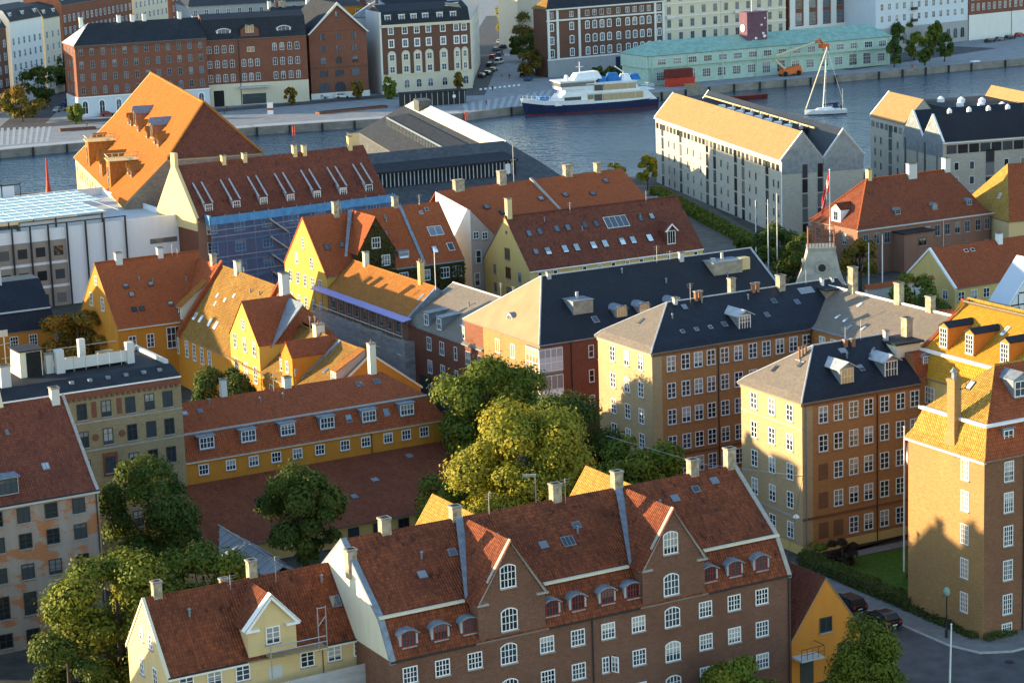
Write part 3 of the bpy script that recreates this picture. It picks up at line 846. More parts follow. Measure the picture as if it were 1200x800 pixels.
k = MB(); k.box(19.84, -.02, 5.5, 20.46, .02, 6.8); k.build('open_window', 'soot_and_shade', F.root)  # black sheet painted for the unlit room behind the open casement
for q in (10.93, 26.3):
    g = F.dormer('F', q, -.03, 10.45, 6.1, 3.35, 'gable', 'brick_brown', 'tile_old', 7.6, .28, 4.45, name='front_gable', rname='gable_roof', deep_roof=7.95)
    put_window(g, -.3, -.02, 5.0, 0, one=True, w=1.45, h=1.95, cols=4, rows=3, arch=.25)
    put_window(g, -.3, -.02, 1.4, 0, one=True, w=1.5, h=1.9, cols=4, rows=3, arch=.28)
    k = MB()
    for sg in (-1, 1):
        k.hull([(sg * 3.35, -.16, 3.0), (sg * 3.1, -.16, 2.9), (sg * -.02, -.16, 7.72), (0, -.16, 7.98)], [(sg * 3.35, 0.2, 3.0), (sg * 3.1, 0.2, 2.9), (sg * -.02, 0.2, 7.72), (0, 0.2, 7.98)])
        k.box(sg * 3.15 - .95 if sg > 0 else sg * 3.15 - .1, -.28, 2.95, sg * 3.15 + .1 if sg > 0 else sg * 3.15 + .95, -.003, 3.12)
    k.build('gable_coping', 'sill', g)
    k = MB(); k.hull([(-3.35, 1.6, 3.2), (-2.75, 1.6, 3.2), (-.05, 7.75, 7.78), (-.75, 7.75, 7.78)], [(-3.35, 1.6, 3.4), (-2.75, 1.6, 3.4), (-.05, 7.75, 8.0), (-.75, 7.75, 8.0)])
    k.build('valley_flashing', 'lead', g)
for q in (12.3, 27.6):
    F.dormer('B', q, .3, 10.6, 6.0, 3.2, 'gable', 'brick_brown', 'tile_amber', 7.0, .3, 4.3, name='rear_gable', rname='gable_roof', deep_roof=7.6)
for q in (1.9, 4.69, 7.3, 14.83, 17.28, 20.09, 22.55, 30.17, 32.72, 35.44):
    F.dormer('F', q, .42, 11.05, 1.62, 1.42, 'arch', 'zinc_light', 'lead', 1.3, .14, .38, ww=1.2, wh=1.35, wz=.82, win=dict(cols=4, rows=2, arch=.25, fm='red_frame', gm='dim_glass'), name='dormer')
for a, b in ((0.0, 7.5), (14.25, 22.9), (29.7, 38.1)):
    F.strip('eave_board', 'cream_pale', 'F', a, b, 13.42, 13.62, -1.45, -1.75)
    F.strip('gutter', 'dark_metal', 'F', a, b, 10.28, 10.42, .2, .02)
for q, z0, z1 in ((3.87, 17.2, 19.5), (10.3, 17.2, 19.4), (19.83, 17.2, 19.7), (25.9, 17.2, 19.8), (33.63, 17.2, 19.6), (37.5, 17.4, 20.0)):
    F.chimney(q, 8.0, z0, z1, .95, .85)
F.chimney(.1, 6.6, 15.5, 17.9, .9, .8)
F.verge('R', 'sill', .35, .1, .06); F.verge('L', 'lead', .45, .09, .06)
k = MB(); k.prism([(0, 10.5), (16, 10.5), (14.2, 13.3), (8, 18.1), (1.8, 13.3)], 'x', -.06, -.004); k.build('gable_wall', 'cream_pale', F.root)
for q, d in ((5.2, 4.2), (8.6, 5.4), (16.6, 4.6), (20.4, 5.6), (30.6, 6.2), (33.0, 6.6), (35.2, 7.0), (12.9, 5.9)): F.skylight('F', q, d, .75, .7, 'lead', 'sky_glass')
F.skylight('F', 18.9, 4.5, 1.15, 1.0, 'lead', 'sky_glass', 3)
F.pipe('F', 18.3, 0, 10.3, 'dark_metal'); F.pipe('F', 37.9, 0, 10.3, 'dark_metal')

# ------------------------------------------------------------------ cream house with gable dormer and scaffold
C = House('cream_house', 'cream rendered house with a white edged gable dormer and a brown tiled roof', 'house', (-27.31, 167.67, 0), 28.72, 18.3, 8.9,
          [(-.25, -.3, -.05, 0, 10.55), (4.45, 4.45, -.05, 0, 15.75)], 'cream', 'tile_old')
CW = dict(w=1.2, h=1.35, cols=2, rows=3)
C.win('F', [(1.5, 9.7), (3.81, 9.7), (6.18, 9.7), (11.68, 9.7), (14.04, 9.7), (16.35, 9.7)], **CW)
C.wins('F', [1.5, 3.81, 6.18, 8.9, 11.68, 14.04, 16.35], [6.7, 3.6], **CW)
C.win('L', [(5.22, 12.6), (3.21, 12.5)], w=.8, h=1.2, cols=2, rows=3)
C.win('L', [(5.67, 9.8), (2.68, 9.8), (5.67, 6.7), (2.68, 6.7)], w=.95, h=1.4, cols=2, rows=3)
g = C.dormer('F', 8.8, -.04, 10.5, 4.1, 2.75, 'gable', 'cream', 'tile_old', 3.6, .3, 2.25, name='gable_dormer', rname='gable_roof', deep_roof=5.0)
put_window(g, .05, -.02, 1.75, 0, one=True, w=1.2, h=1.4, cols=2, rows=3)
k = MB()
for sg in (-1, 1):
    k.hull([(sg * 2.45, -.3, 2.5), (sg * 2.0, -.3, 2.5), (sg * -.01, -.3, 4.75), (0, -.3, 5.2)], [(sg * 2.45, .3, 2.5), (sg * 2.0, .3, 2.5), (sg * -.01, .3, 4.75), (0, .3, 5.2)])
    k.box(min(sg * 2.3, sg * 1.15), -.34, 2.35, max(sg * 2.3, sg * 1.15), -.003, 2.55)
k.build('cornice', 'white_paint', g)
k = MB(); k.box(8.35, -.03, 8.6, 9.5, 0.0, 10.7); k.build('balcony_door', 'pale_grey_render', C.root)
C.strip('eave_board', 'white_paint', 'F', 0, 6.6, 10.28, 10.5, .28, .003); C.strip('eave_board', 'white_paint', 'F', 11.0, 18.3, 10.28, 10.5, .28, .003)
C.strip('gutter', 'dark_metal', 'F', 0, 6.5, 10.5, 10.6, .42, .27); C.strip('gutter', 'dark_metal', 'F', 11.1, 18.3, 10.5, 10.6, .42, .27)
C.chimney(1.2, 4.5, 14.8, 16.9, .8, .7); C.chimney(9.3, 4.7, 14.8, 17.1, .8, .8); C.chimney(6.9, 4.8, 15.3, 16.0, .7, .5)
C.skylight('F', 15.3, 2.1, .85, 1.0, 'lead', 'sky_glass', 2)
C.verge('L', 'cream_pale', .16, .03, .08); C.pipe('F', 18.1, 0, 10.4, 'dark_metal'); C.pipe('F', 13.0, 7, 10.4, 'brown_frame', .04)
sc = empty('scaffold', C.root.matrix_world @ Vector((0, 0, 0)) if False else (-27.31, 167.67, 0), RAD(28.72), 'tube scaffold hung with pale netting along the cream house front', 'scaffold')
for q in (5.0, 7.5, 10, 12.5, 15, 17.8): 
    k = MB(); k.tube([(q, -1.5, 0), (q, -1.5, 9.0)], .05); k.build('pole', 'steel_pole', sc)
for z in (3.0, 5.9, 8.0):
    k = MB(); k.box(4.9, -1.45, z, 17.9, -.4, z + .06); k.build('deck', 'wood_plank', sc)
k = MB(); k.hull([(5, -1.62, 0), (18.2, -1.62, 0), (18.2, -1.6, 0), (5, -1.6, 0)], [(5, -1.62, 8.75), (18.2, -1.62, 8.95), (18.2, -1.6, 8.95), (5, -1.6, 8.75)]); k.build('netting', 'net_white', sc)
k = MB(); k.hull([(18.2, -1.6, 0), (18.22, -1.6, 0), (18.22, -.1, 0), (18.2, -.1, 0)], [(18.2, -1.6, 8.95), (18.22, -1.6, 8.95), (18.22, -.1, 8.95), (18.2, -.1, 8.95)]); k.build('netting', 'net_white', sc)
for z in (6.9, 4.6): 
    k = MB(); k.tube([(5, -1.66, z), (18.2, -1.66, z + .15)], .05); k.build('rail', 'white_pole', sc)
sc = empty('scaffold', (-27.31, 167.67, 0), RAD(28.72), 'small hanging work platform with rails below the gable dormer', 'scaffold')
k = MB(); k.box(8.1, -1.3, 10.75, 12.9, -.25, 10.85); k.build('deck', 'wood_plank', sc)
for y in (-1.3,):
    for z in (11.3, 11.75):
        k = MB(); k.tube([(8.1, y, z), (12.9, y, z)], .045); k.build('rail', 'steel_pole', sc)
for q in (8.1, 12.9, 12.2):
    k = MB(); k.tube([(q, -1.3, 9.2 if q < 9 else 10.5), (q, -1.3, 12.0 if q < 12 else 14.2)], .045); k.build('pole', 'steel_pole', sc)
k = MB(); k.tube([(12.2, -1.3, 12.6), (12.9, -1.3, 13.4)], .035); k.tube([(12.2, -1.3, 14.1), (12.9, -1.3, 14.1)], .035); k.build('brace', 'steel_pole', sc)

# ------------------------------------------------------------------ small orange gabled house
OH = House('orange_house', 'small orange rendered house with a plain gable beside the long brick house', 'house', W(-16.1, -58.8), GA + 90, 15.0, 7.3,
           [(-.05, -.05, -.06, -.05, 4.35), (3.65, 3.65, -.06, -.05, 9.4)], 'orange_wall', 'tile_brown')
put_window(OH.root, 0, 3.66, 5.1, SIDE['L'], w=1.3, h=1.35, cols=2, rows=1, fm='dark_frame', gm='dim_glass')
put_window(OH.root, 0, 1.75, 2.3, SIDE['L'], w=1.3, h=1.6, cols=2, rows=1, fm='dark_frame', gm='dim_glass')
k = MB(); k.box(-.04, 5.0, 0.1, 0.0, 6.4, 2.3); k.build('door', 'dark_frame', OH.root)
k = MB(); k.box(-1.5, 4.9, 2.75, 0.0, 7.3, 2.9); k.build('balcony', 'pale_grey_render', OH.root)
k = MB()
for y in (4.9, 5.5, 6.1, 6.7, 7.3): k.tube([(-1.45, y, 2.9), (-1.45, y, 3.9)], .025)
k.tube([(-1.45, 4.9, 3.9), (-1.45, 7.3, 3.9)], .03); k.tube([(-1.45, 4.9, 3.4), (-1.45, 7.3, 3.4)], .02); k.tube([(-1.45, 4.9, 3.9), (0, 4.9, 3.9)], .03)
k.build('railing', 'dark_metal', OH.root)

# ------------------------------------------------------------------ tall corner house (right)
T = House('corner_house', 'tall brick corner house with a flared yellow lit tile roof and a big outside chimney', 'house', (41.88, 198.86, 0), 28.6, 34, 10.75,
          [(-.3, -.3, -.3, -.1, 16.9), (.25, .25, .25, -.1, 17.75), (.95, .95, .95, -.1, 19.75), (5.37, 5.37, 5.6, -.1, 23.9)], 'brick_tower', 'tile_amber')
# street side roof overlaid in darker red tile, its shade put into the colour
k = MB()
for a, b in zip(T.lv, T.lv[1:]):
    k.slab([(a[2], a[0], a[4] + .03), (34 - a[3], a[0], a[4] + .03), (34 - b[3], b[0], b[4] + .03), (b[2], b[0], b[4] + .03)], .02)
k.build('shaded_street_roof', 'tile_red', T.roof)
TWn = dict(w=1.1, h=1.9, cols=4, rows=4)
T.win('L', [(2.62, z) for z in (15.5, 12.6, 9.45, 6.2, 2.95)], **TWn)
for q in (2.8, 7.4, 11.2): T.win('F', [(q, z) for z in (15.5, 12.6, 9.45, 6.2, 2.95)], **TWn)
T.win('F', [(2.77, .75)], w=1.2, h=.8, cols=4, rows=2)
for q in (3.18, 7.4):
    T.dormer('F', q, .55, 17.55, 1.3, 1.75, 'flat', 'lead', 'lead', 1.2, .12, win=dict(cols=2, rows=3), name='dormer')
T.dormer('F', 6.6, 2.6, 21.3, 2.2, 1.7, 'gable', 'lead', 'lead', 2.6, .15, .55, win=dict(cols=3, rows=2), name='dormer')
T.skylight('L', 6.3, 3.6, .75, 1.0, 'dark_metal', 'pale_sky_glass')
k = MB(); z0 = 19.66
k.hull([(.62, .62, z0), (34, .62, z0), (34, .98, z0), (.98, .98, z0)], [(.62, .62, z0 + .26), (34, .62, z0 + .26), (34, .98, z0 + .26), (.98, .98, z0 + .26)])
k.hull([(.62, .62, z0), (.98, .98, z0), (.98, 9.77, z0), (.62, 10.13, z0)], [(.62, .62, z0 + .26), (.98, .98, z0 + .26), (.98, 9.77, z0 + .26), (.62, 10.13, z0 + .26)])
k.build('cornice', 'white_paint', T.roof)
k = MB()
k.hull([(-.12, 4.0, 16.4), (.9, 4.0, 16.4), (.9, 6.0, 16.4), (-.12, 6.0, 16.4)], [(.1, 4.35, 18.6), (.9, 4.35, 18.6), (.9, 5.4, 18.6), (.1, 5.4, 18.6)])
k.box(.1, 4.35, 18.6, .9, 5.4, 23.5); k.box(.03, 4.28, 23.2, .97, 5.47, 23.45, 0)
k.lathe([(.2, 23.5), (.17, 24.1), (.22, 24.15)], 10, 1, (.35, 4.65)); k.lathe([(.2, 23.5), (.17, 24.0), (.34, 24.05), (.02, 24.5)], 10, 1, (.6, 5.1))
k.build('chimney', ['brick_sunlit', 'lead'], T.roof)
k = MB(); k.box(-.03, 0, 0, -.003, 10.75, 16.6); k.build('end_wall', 'brick_sunlit', T.root)  # sun side slab in brighter brick, the light is in its colour
k = MB(); k.tube([(.6, 4.2, 22.6), (.9, 3.7, 22.8), (.9, 3.7, 23.4)], .05, 6); k.build('antenna', 'dark_metal', T.roof)
T.strip('cornice', 'white_paint', 'L', -.2, 10.95, 16.62, 16.78, .32, .003)
T.pipe('F', 4.6, 0, 16.8, 'dark_metal'); T.ridge('tile_amber')
k = MB(); k.tube([(a[2], a[0], a[4] + .06) for a in T.lv], .1, 6); k.build('hip_cap', 'tile_amber', T.roof)

# ------------------------------------------------------------------ two yellow brick apartment blocks
AW = dict(w=1.15, h=1.75, cols=2, trans=(.33, .66), rows=3, bw=.06)
def apartment(H_, fq, fz, lq, lz, blind=()):
    for z in fz:
        for q in fq:
            if (q, z) in blind:
                k = MB(); k.box(q - .6, -.02, z - .85, q + .6, 0.02, z + .85); k.build('bricked_window', 'brick_orange_dark', H_.root); continue
            put_window(H_.root, q, 0, z, 0, **AW)
    H_.wins('L', lq, lz, **AW)
m_brick('brick_orange_dark', (0.24, 0.11, 0.055), (0.18, 0.08, 0.045), (0.24, 0.16, 0.1), 0.3)
R_ = House('apartment_building', 'brick apartment block with two hipped zinc dormers beside the lawn and hedge', 'building', (29.06, 225.86, 0), 28.0, 14.9, 11.0,
           [(-.3, -.3, -.3, 0, 16.15), (.3, .3, .3, 0, 16.75), (5.5, 5.5, 5.3, 0, 20.4)], 'brick_orange', 'slate_blue')
apartment(R_, [2.57, 4.44, 6.37, 8.26, 10.3, 12.36, 14.2], [14.55, 11.55, 8.52, 5.5, 2.3], [2.16, 5.36, 8.59], [14.7, 11.6, 8.5, 5.48, 2.3], {(2.57, 8.52), (2.57, 5.5), (2.57, 2.3), (4.44, 2.3)})
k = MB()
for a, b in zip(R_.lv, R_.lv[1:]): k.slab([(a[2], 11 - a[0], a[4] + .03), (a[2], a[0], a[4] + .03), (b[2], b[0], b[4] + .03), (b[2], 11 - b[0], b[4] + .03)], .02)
k.build('sunlit_end_roof', 'slate_grey', R_.roof)  # pale slate over the hip end, sunlight put into its colour
R_.hips('zinc_light'); R_.strip('band', 'brick_orange_dark', 'F', 0, 14.9, 3.7, 3.95, .1, .003); R_.strip('band', 'sill', 'L', 0, 11, 3.7, 3.95, .08, .003)
R_.strip('band', 'sill', 'L', 0, 11, 13.25, 13.4, .06, .003)
R_.strip('plinth', 'yellow_wall', 'F', -.05, 14.9, 0, .95, .06, .003); R_.strip('plinth', 'yellow_wall', 'L', 0, 11, 0, .95, .06, .003)
R_.strip('cornice', 'brick_orange_dark', 'F', 0, 14.9, 15.7, 15.98, .16, .003); R_.strip('cornice', 'brick_yellow', 'L', 0, 11, 15.7, 15.98, .16, .003)
for q in (6.24, 11.83): R_.dormer('F', q, .9, 16.85, 1.75, 1.95, 'gable', 'zinc', 'zinc_light', 3.6, .35, .5, ww=1.6, wh=1.75, wz=1.0, win=dict(cols=4, rows=2, fm='white_paint' if q > 7 else 'cream_pale', gm='dark_glass' if q > 7 else 'warm_glass'), name='dormer', deep_roof=4.0)
R_.chimney(4.0, 5.5, 16.8, 20.5, 1.3, .9, 'chimney_brick', 3, ph=1.3)
k = MB(); k.box(13.9, 2.6, 16.9, 17.0, 5.6, 19.75); k.box(13.6, 2.3, 19.75, 17.3, 6.2, 19.95, 1); k.build('roof_block', ['cream_pale', 'roof_felt'], R_.roof)
R_.chimney(17.0, 4.9, 18, 22.0, .9, 1.1); R_.chimney(14.0, 4.6, 19.9, 21.1, .5, .5, 'zinc_light')
for q, d in ((9.0, 4.9), (9.9, 4.8)): R_.chimney(q, d, 19.6, 20.7, .45, .4, 'clay_pot', 0)
R_.skylight('L', 7.6, 2.0, .6, .9, 'dark_metal', 'dark_glass'); R_.skylight('L', 4.6, 3.2, .6, .9, 'dark_metal', 'dark_glass'); R_.skylight('F', 9.0, 2.2, .6, .9, 'lead', 'sky_glass'); R_.skylight('F', 8.3, 4.4, .9, .7, 'lead', 'pale_sky_glass'); R_.skylight('F', 13.6, 3.0, .7, .8, 'lead', 'sky_glass')
R_.pipe('F', 9.35, 0, 15.9, 'dark_metal'); R_.pipe('F', .4, 0, 15.9, 'zinc')

M_ = House('apartment_building', 'long brick apartment block with one zinc dormer behind the big tree', 'building', W(0, 0), 28.6, 30, 11.7,
           [(-.3, -.3, -.3, 0, 16.15), (.3, .3, .3, 0, 16.75), (5.85, 5.85, 5.85, 0, 20.25)], 'brick_orange', 'slate_blue')
apartment(M_, [2.48, 4.4, 6.12, 7.86, 9.7, 11.6, 13.61, 15.5, 17.4, 19.3, 21.2], [14.6, 11.5, 8.44, 5.35, 2.5], [2.44, 5.4, 8.47], [14.62, 11.48, 8.4, 5.5, 2.5])
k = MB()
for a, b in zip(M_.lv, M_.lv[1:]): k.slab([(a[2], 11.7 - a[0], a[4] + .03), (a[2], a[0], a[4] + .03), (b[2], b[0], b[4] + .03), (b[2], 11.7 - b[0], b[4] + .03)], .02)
k.build('sunlit_end_roof', 'slate_grey', M_.roof)  # hip end overlaid in lighter slate to paint the sun on it
for H_ in (M_, R_):
    k = MB(); k.box(-.02, .0, .95, -.003, H_.D, 15.65); k.build('end_wall', 'brick_yellow', H_.root)  # end wall brick made paler, direct sun put into its colour
    k = MB(); k.box(0.0, -.015, .97, 1.25, -.002, 15.65); k.build('corner_strip', 'brick_yellow', H_.root)
M_.hips('zinc_light'); M_.strip('band', 'brick_orange_dark', 'F', 0, 22, 3.8, 4.05, .1, .003); M_.strip('band', 'brick_yellow', 'L', 0, 11.7, 13.2, 13.36, .08, .003)
M_.strip('cornice', 'brick_orange_dark', 'F', 0, 22, 15.7, 15.98, .16, .003); M_.strip('cornice', 'cream', 'L', 0, 11.7, 15.7, 15.98, .16, .003)
M_.dormer('F', 13.2, .95, 16.9, 1.75, 1.8, 'gable', 'zinc', 'zinc_light', 3.6, .35, .45, ww=1.6, wh=1.65, wz=.95, win=dict(cols=4, rows=2), name='dormer', deep_roof=4.0)
M_.chimney(21.5, 5.5, 17.9, 21.7, .95, .95)
k = MB(); k.box(26.4, 3.0, 16.2, 29.6, 6.0, 19.5); k.box(26.2, 2.8, 19.5, 29.8, 6.3, 19.68, 1); k.build('roof_block', ['stone_rubble', 'roof_felt'], M_.roof)
M_.chimney(27.3, 5.2, 19.6, 20.7, .4, .4, 'white_pole'); M_.chimney(29.0, 5.5, 19.6, 20.5, .4, .4, 'white_pole')
for q in (9.6, 10.2, 17.6, 18.2): M_.chimney(q, 5.5, 20, 21.2, .42, .42, 'clay_pot')
M_.chimney(6.6, 5.3, 20, 20.9, .5, .5, 'zinc_light'); M_.chimney(15.3, 6.6, 19.6, 21.9, .8, .8, 'chimney_brick')
for q in (5.2, 7.1, 9.0): M_.skylight('F', q, 1.7, .5, .55, 'zinc_light', 'dark_glass')
for q, d in ((11.0, 1.8), (17.2, 2.2), (19.4, 3.9), (22.3, 3.3), (7.6, 4.9)): M_.skylight('F', q, d, .65, .8, 'lead', 'sky_glass')
M_.skylight('F', 24.6, 4.7, 2.0, 1.0, 'zinc_light', 'pale_sky_glass', 3); M_.skylight('L', 6.6, 2.8, .55, .9, 'dark_metal', 'dark_glass')
M_.pipe('F', 8.8, 0, 15.9, 'dark_metal'); M_.pipe('F', 21.7, 0, 15.9, 'dark_metal')

MW = House('apartment_wing', 'grey slate roofed wing between the two brick apartment blocks with a row of ridge chimneys', 'building', W(22.0, 6.0), GA - 90, 24, 12.4,
           [(-.2, -.2, 0, -.05, 16.2), (6.2, 6.2, 0, -.05, 19.6)], 'brick_orange', 'slate_grey')
MW.wins('F', [8, 10.2, 12.4], [14.6, 11.5], **AW)
for q, z in ((3.2, 22.9), (11.8, 22.3), (17.4, 21.6)): MW.chimney(q + 2.4, 6.2, 18.5, z - .3, 1.1, .8, 'chimney_brick')
MW.strip('gutter', 'lead', 'F', 0, 24, 16.1, 16.25, .35, .1)
for q, d in ((8.0, 2.2), (9.7, 2.0), (11.5, 1.2), (9.0, 4.6), (13.6, 1.6)): MW.skylight('F', q, d, .45, .8, 'zinc_light', 'pale_sky_glass')
MW.ridge('white_paint', .14)
# ------------------------------------------------------------------ red brick corner block with slate hip
D_ = House('corner_block', 'red brick corner block with a broad dark slate hip and a glazed corner bay', 'building', W(-2, 22), GA, 37.5, 19.4,
           [(-.15, -.15, -.15, -.05, 13.5), (9.7, 9.7, 6.0, -.05, 19.75)], 'brick_red', 'slate_dark')
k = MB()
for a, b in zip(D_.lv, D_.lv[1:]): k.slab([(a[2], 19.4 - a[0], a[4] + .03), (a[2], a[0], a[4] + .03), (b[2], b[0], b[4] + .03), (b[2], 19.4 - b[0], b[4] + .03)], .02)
k.build('sunlit_end_roof', 'slate_sunlit', D_.roof)  # golden slab paints sunlight on the slate hip end
k = MB(); k.box(-.03, 0, 4, -.003, 14.3, 13.3); k.build('end_wall', 'brick_sunlit', D_.root); D_.hips('zinc_light', .1); D_.verge('R', 'zinc_light', .25, .06, .05)  # end wall slab in brick coloured as if sunlit
D_.win('F', [(7.1, z) for z in (11.8, 8.76, 5.6)], w=.75, h=1.55, cols=1, rows=2)
D_.win('F', [(12.5, z) for z in (11.8, 8.76, 5.6)], w=.75, h=1.55, cols=1, rows=2)
D_.win('L', [(10.6, z) for z in (11.6, 8.6, 5.6)] + [(6.7, z) for z in (11.6, 8.6, 5.6)], w=1.1, h=1.75, cols=2, rows=1)
for z in (11.5, 8.2, 4.9):
    b = link('corner_bay', None, D_.root, (0, 0, z))
    k = MB(); k.box(-.35, -.35, -1.62, 2.95, 2.9, -1.35); k.box(-.35, -.35, 1.45, 2.95, 2.9, 1.6); k.build('bay_floor', 'zinc', b)
    put_window(b, 1.3, -.3, 0.05, 0, one=True, w=3.3, h=2.8, cols=4, rows=2, trans=(.38,), sill=False, fm='white_paint', gm='pale_sky_glass', bw=.07)
    put_window(b, -.3, 1.3, 0.05, -math.pi / 2, one=True, w=3.2, h=2.8, cols=4, rows=2, trans=(.38,), sill=False, fm='white_paint', gm='warm_glass', bw=.07)
D_.strip('plinth', 'dark_frame', 'F', 0, 37, 0, 3.9, .04, .003); D_.strip('plinth', 'dark_frame', 'L', 0, 14.3, 0, 3.9, .04, .003)
D_.dormer('L', 9.7, 1.3, 13.9, 1.35, 1.75, 'arch', 'white_paint', 'zinc', 2.6, .12, .4, ww=1.15, wh=1.6, win=dict(cols=2, rows=2, arch=.3), name='dormer')
for q in (12.9, 16.2, 20.8): D_.dormer('F', q, 2.2, 14.75, 1.8, 1.5, 'arch', 'zinc', 'lead', 3.4, .12, .45, ww=1.35, wh=1.5, wz=.85, win=dict(cols=3, rows=1, gm='warm_glass', fm='cream_pale'), name='dormer')
g = D_.dormer('F', 8.2, 3.4, 15.5, 2.8, 1.85, 'flat', 'larch', 'zinc', 3.6, .1, name='vent_dormer'); 
k = MB(); k.lathe([(.2, 1.9), (.2, 2.7), (.24, 2.75)], 10, 0, (0, 1.5)); k.build('vent_pipe', 'zinc_light', g)
k = MB(); k.hull([(-1.4, .0, -.3), (-1.4, 3.0, -.3), (-1.4, 3.0, 1.85), (-1.4, 0, 1.85)], [(-1.43, .0, -.3), (-1.43, 3.0, -.3), (-1.43, 3.0, 1.85), (-1.43, 0, 1.85)]); k.build('side_sheet', 'zinc', g)
g = D_.dormer('F', 31.5, 6.2, 17.2, 4.4, 1.9, 'flat', 'larch', 'zinc', 3.0, .1, name='vent_dormer')
k = MB(); k.box(2.2, .3, -.3, 3.6, 1.6, 2.05); k.build('duct_block', 'cream', g); k = MB(); k.lathe([(.3, 1.9), (.3, 2.4), (.4, 2.45)], 10, 0, (-1.8, .8)); k.lathe([(.2, 1.9), (.2, 2.9)], 10, 0, (0, 1.4)); k.build('vent_pipe', 'zinc_light', g)
D_.skylight('F', 9.2, 2.3, .8, 1.1, 'zinc_light', 'sky_glass'); D_.chimney(26.3, 9.2, 19.2, 20.6, .7, .5, 'zinc_light'); D_.chimney(6.8, 9.3, 19.2, 20.3, .6, .5, 'zinc_light')
D_.pipe('F', 4.3, 0, 13.4, 'dark_metal'); D_.strip('gutter', 'zinc', 'F', -.2, 37.5, 13.36, 13.5, .3, .12)

E_ = House('town_house', 'brick town house with a grey mansard roof and four zinc dormers on the street', 'house', W(-2.03, 57.6), GA - 90, 21.2, 14.0,
           [(-.2, -.2, -.02, -.02, 10.4), (1.0, 1.0, -.02, -.02, 11.5), (7, 7, -.02, -.02, 15.0)], 'brick_red', 'slate_grey')
E_.wins('F', [6.1, 9.75, 17.0, 20.3], [8.6, 5.5, 2.2], w=1.25, h=1.75, cols=2, rows=2)
E_.wins('F', [13.6], [8.6, 5.5, 2.2], w=.8, h=1.75, cols=1, rows=2)
for q in (5.1, 8.75, 15.85, 19.7): E_.dormer('F', q, .25, 10.75, 1.35, 1.75, 'flat', 'zinc', 'zinc', 3.4, .12, win=dict(cols=2, rows=2), name='dormer', tilt=.08)
E_.skylight('F', 12.4, 1.9, .7, 1.1, 'zinc_light', 'sky_glass'); E_.strip('plinth', 'dark_frame', 'F', 3.0, 21, 0, 4.0, .05, .003)
E_.strip('gutter', 'zinc', 'F', 3, 21.2, 10.2, 10.38, .3, .1); E_.ridge('zinc_light', .12); E_.verge('L', 'zinc_light', .2, .05, .05)
E_.chimney(16, 7.6, 14.3, 16.0, .4, .4, 'white_pole')

# ------------------------------------------------------------------ orange roofed house wrapped in scaffolding
S_ = House('scaffolded_house', 'house with a bright orange tile roof behind street scaffolding with a purple cover sheet', 'house', W(-2, 83.4), GA - 90, 26, 8.6,
           [(-.2, -.2, -.05, -.05, 11.0), (4.3, 4.3, -.05, -.05, 14.7)], 'brown_wall', 'tile_orange')
S_.wins('F', [2, 4.6, 7.2, 9.8, 12.4, 15, 17.6, 20.2, 22.8], [9.4, 6.3, 3.2], w=1.1, h=1.6, cols=2, rows=3, fm='grey_frame')
S_.chimney(4.2, 4.3, 13.8, 16.6, .8, .8, 'cream_pale'); S_.chimney(21.6, 4.3, 13.8, 18.0, .8, .8, 'yellow_wall', 2)
S_.skylight('F', 24.6, 2.6, .5, 1.2, 'zinc_light', 'sky_glass'); S_.ridge('tile_orange', .12); S_.verge('R', 'lead', .25, .06, .1)
k = MB(); k.prism([(0, 0), (8.6, 0), (8.6, 10.9), (4.3, 14.4), (0, 10.9)], 'x', 26.004, 26.05); k.build('end_wall', 'lead', S_.root)
k = MB(); k.tube([(26.4, 4.0, 14.4), (26.4, 4.0, 20.2)], .06); k.build('pole', 'white_pole', S_.root)
sc = empty('scaffold', W(-2, 83.4), RAD(GA - 90), 'street scaffold hung with grey netting under a purple cover sheet', 'scaffold')
for q in [-1.5 + 2.55 * i for i in range(12)]:
    k = MB(); k.tube([(q, -1.35, 0), (q, -1.35, 10.9)], .06); k.build('pole', 'steel_pole', sc)
for z in (2.6, 5.2, 7.8):
    k = MB(); k.box(-1.5, -1.3, z, 26.6, -.25, z + .08); k.build('deck', 'wood_plank', sc)
    k = MB(); k.tube([(-1.5, -1.42, z + 1.0), (26.6, -1.42, z + 1.0)], .05); k.build('rail', 'white_pole', sc)
k = MB(); k.hull([(-2.5, -1.55, 10.85), (27.4, -1.55, 10.85), (27.4, -.25, 11.1), (-2.5, -.25, 11.1)], [(-2.5, -1.55, 10.95), (27.4, -1.55, 10.95), (27.4, -.25, 11.22), (-2.5, -.25, 11.22)]); k.build('cover_sheet', 'purple_sheet', sc)
k = MB(); k.box(-1.6, -1.48, 0, 13.0, -1.46, 8.3); k.build('netting', 'net_grey', sc)
rg = random.Random(3)
def net_panel(q0, q1, zt, y=-1.52):
    b = MB(); n = 14
    for i in range(n):
        a, c = q0 + (q1 - q0) * i / n, q0 + (q1 - q0) * (i + 1) / n
        ya, yc = y - .1 * math.sin(i * .9), y - .1 * math.sin((i + 1) * .9)
        sa, sc_ = -.35 * math.sin(math.pi * (i % 7) / 7), -.35 * math.sin(math.pi * ((i + 1) % 7) / 7 if (i + 1) % 7 else 0)
        b.poly([(a, ya, 0.2), (c, yc, 0.2), (c, yc, zt + sc_), (a, ya, zt + sa)])
    return b
net_panel(13.0, 27.5, 8.6).build('netting', 'net_white', sc, fix=False)
k = MB(); k.poly([(27.5, -1.52, .2), (27.5, .1, .2), (27.5, .1, 8.2), (27.5, -1.52, 8.4)]); k.build('netting', 'net_white', sc, fix=False)

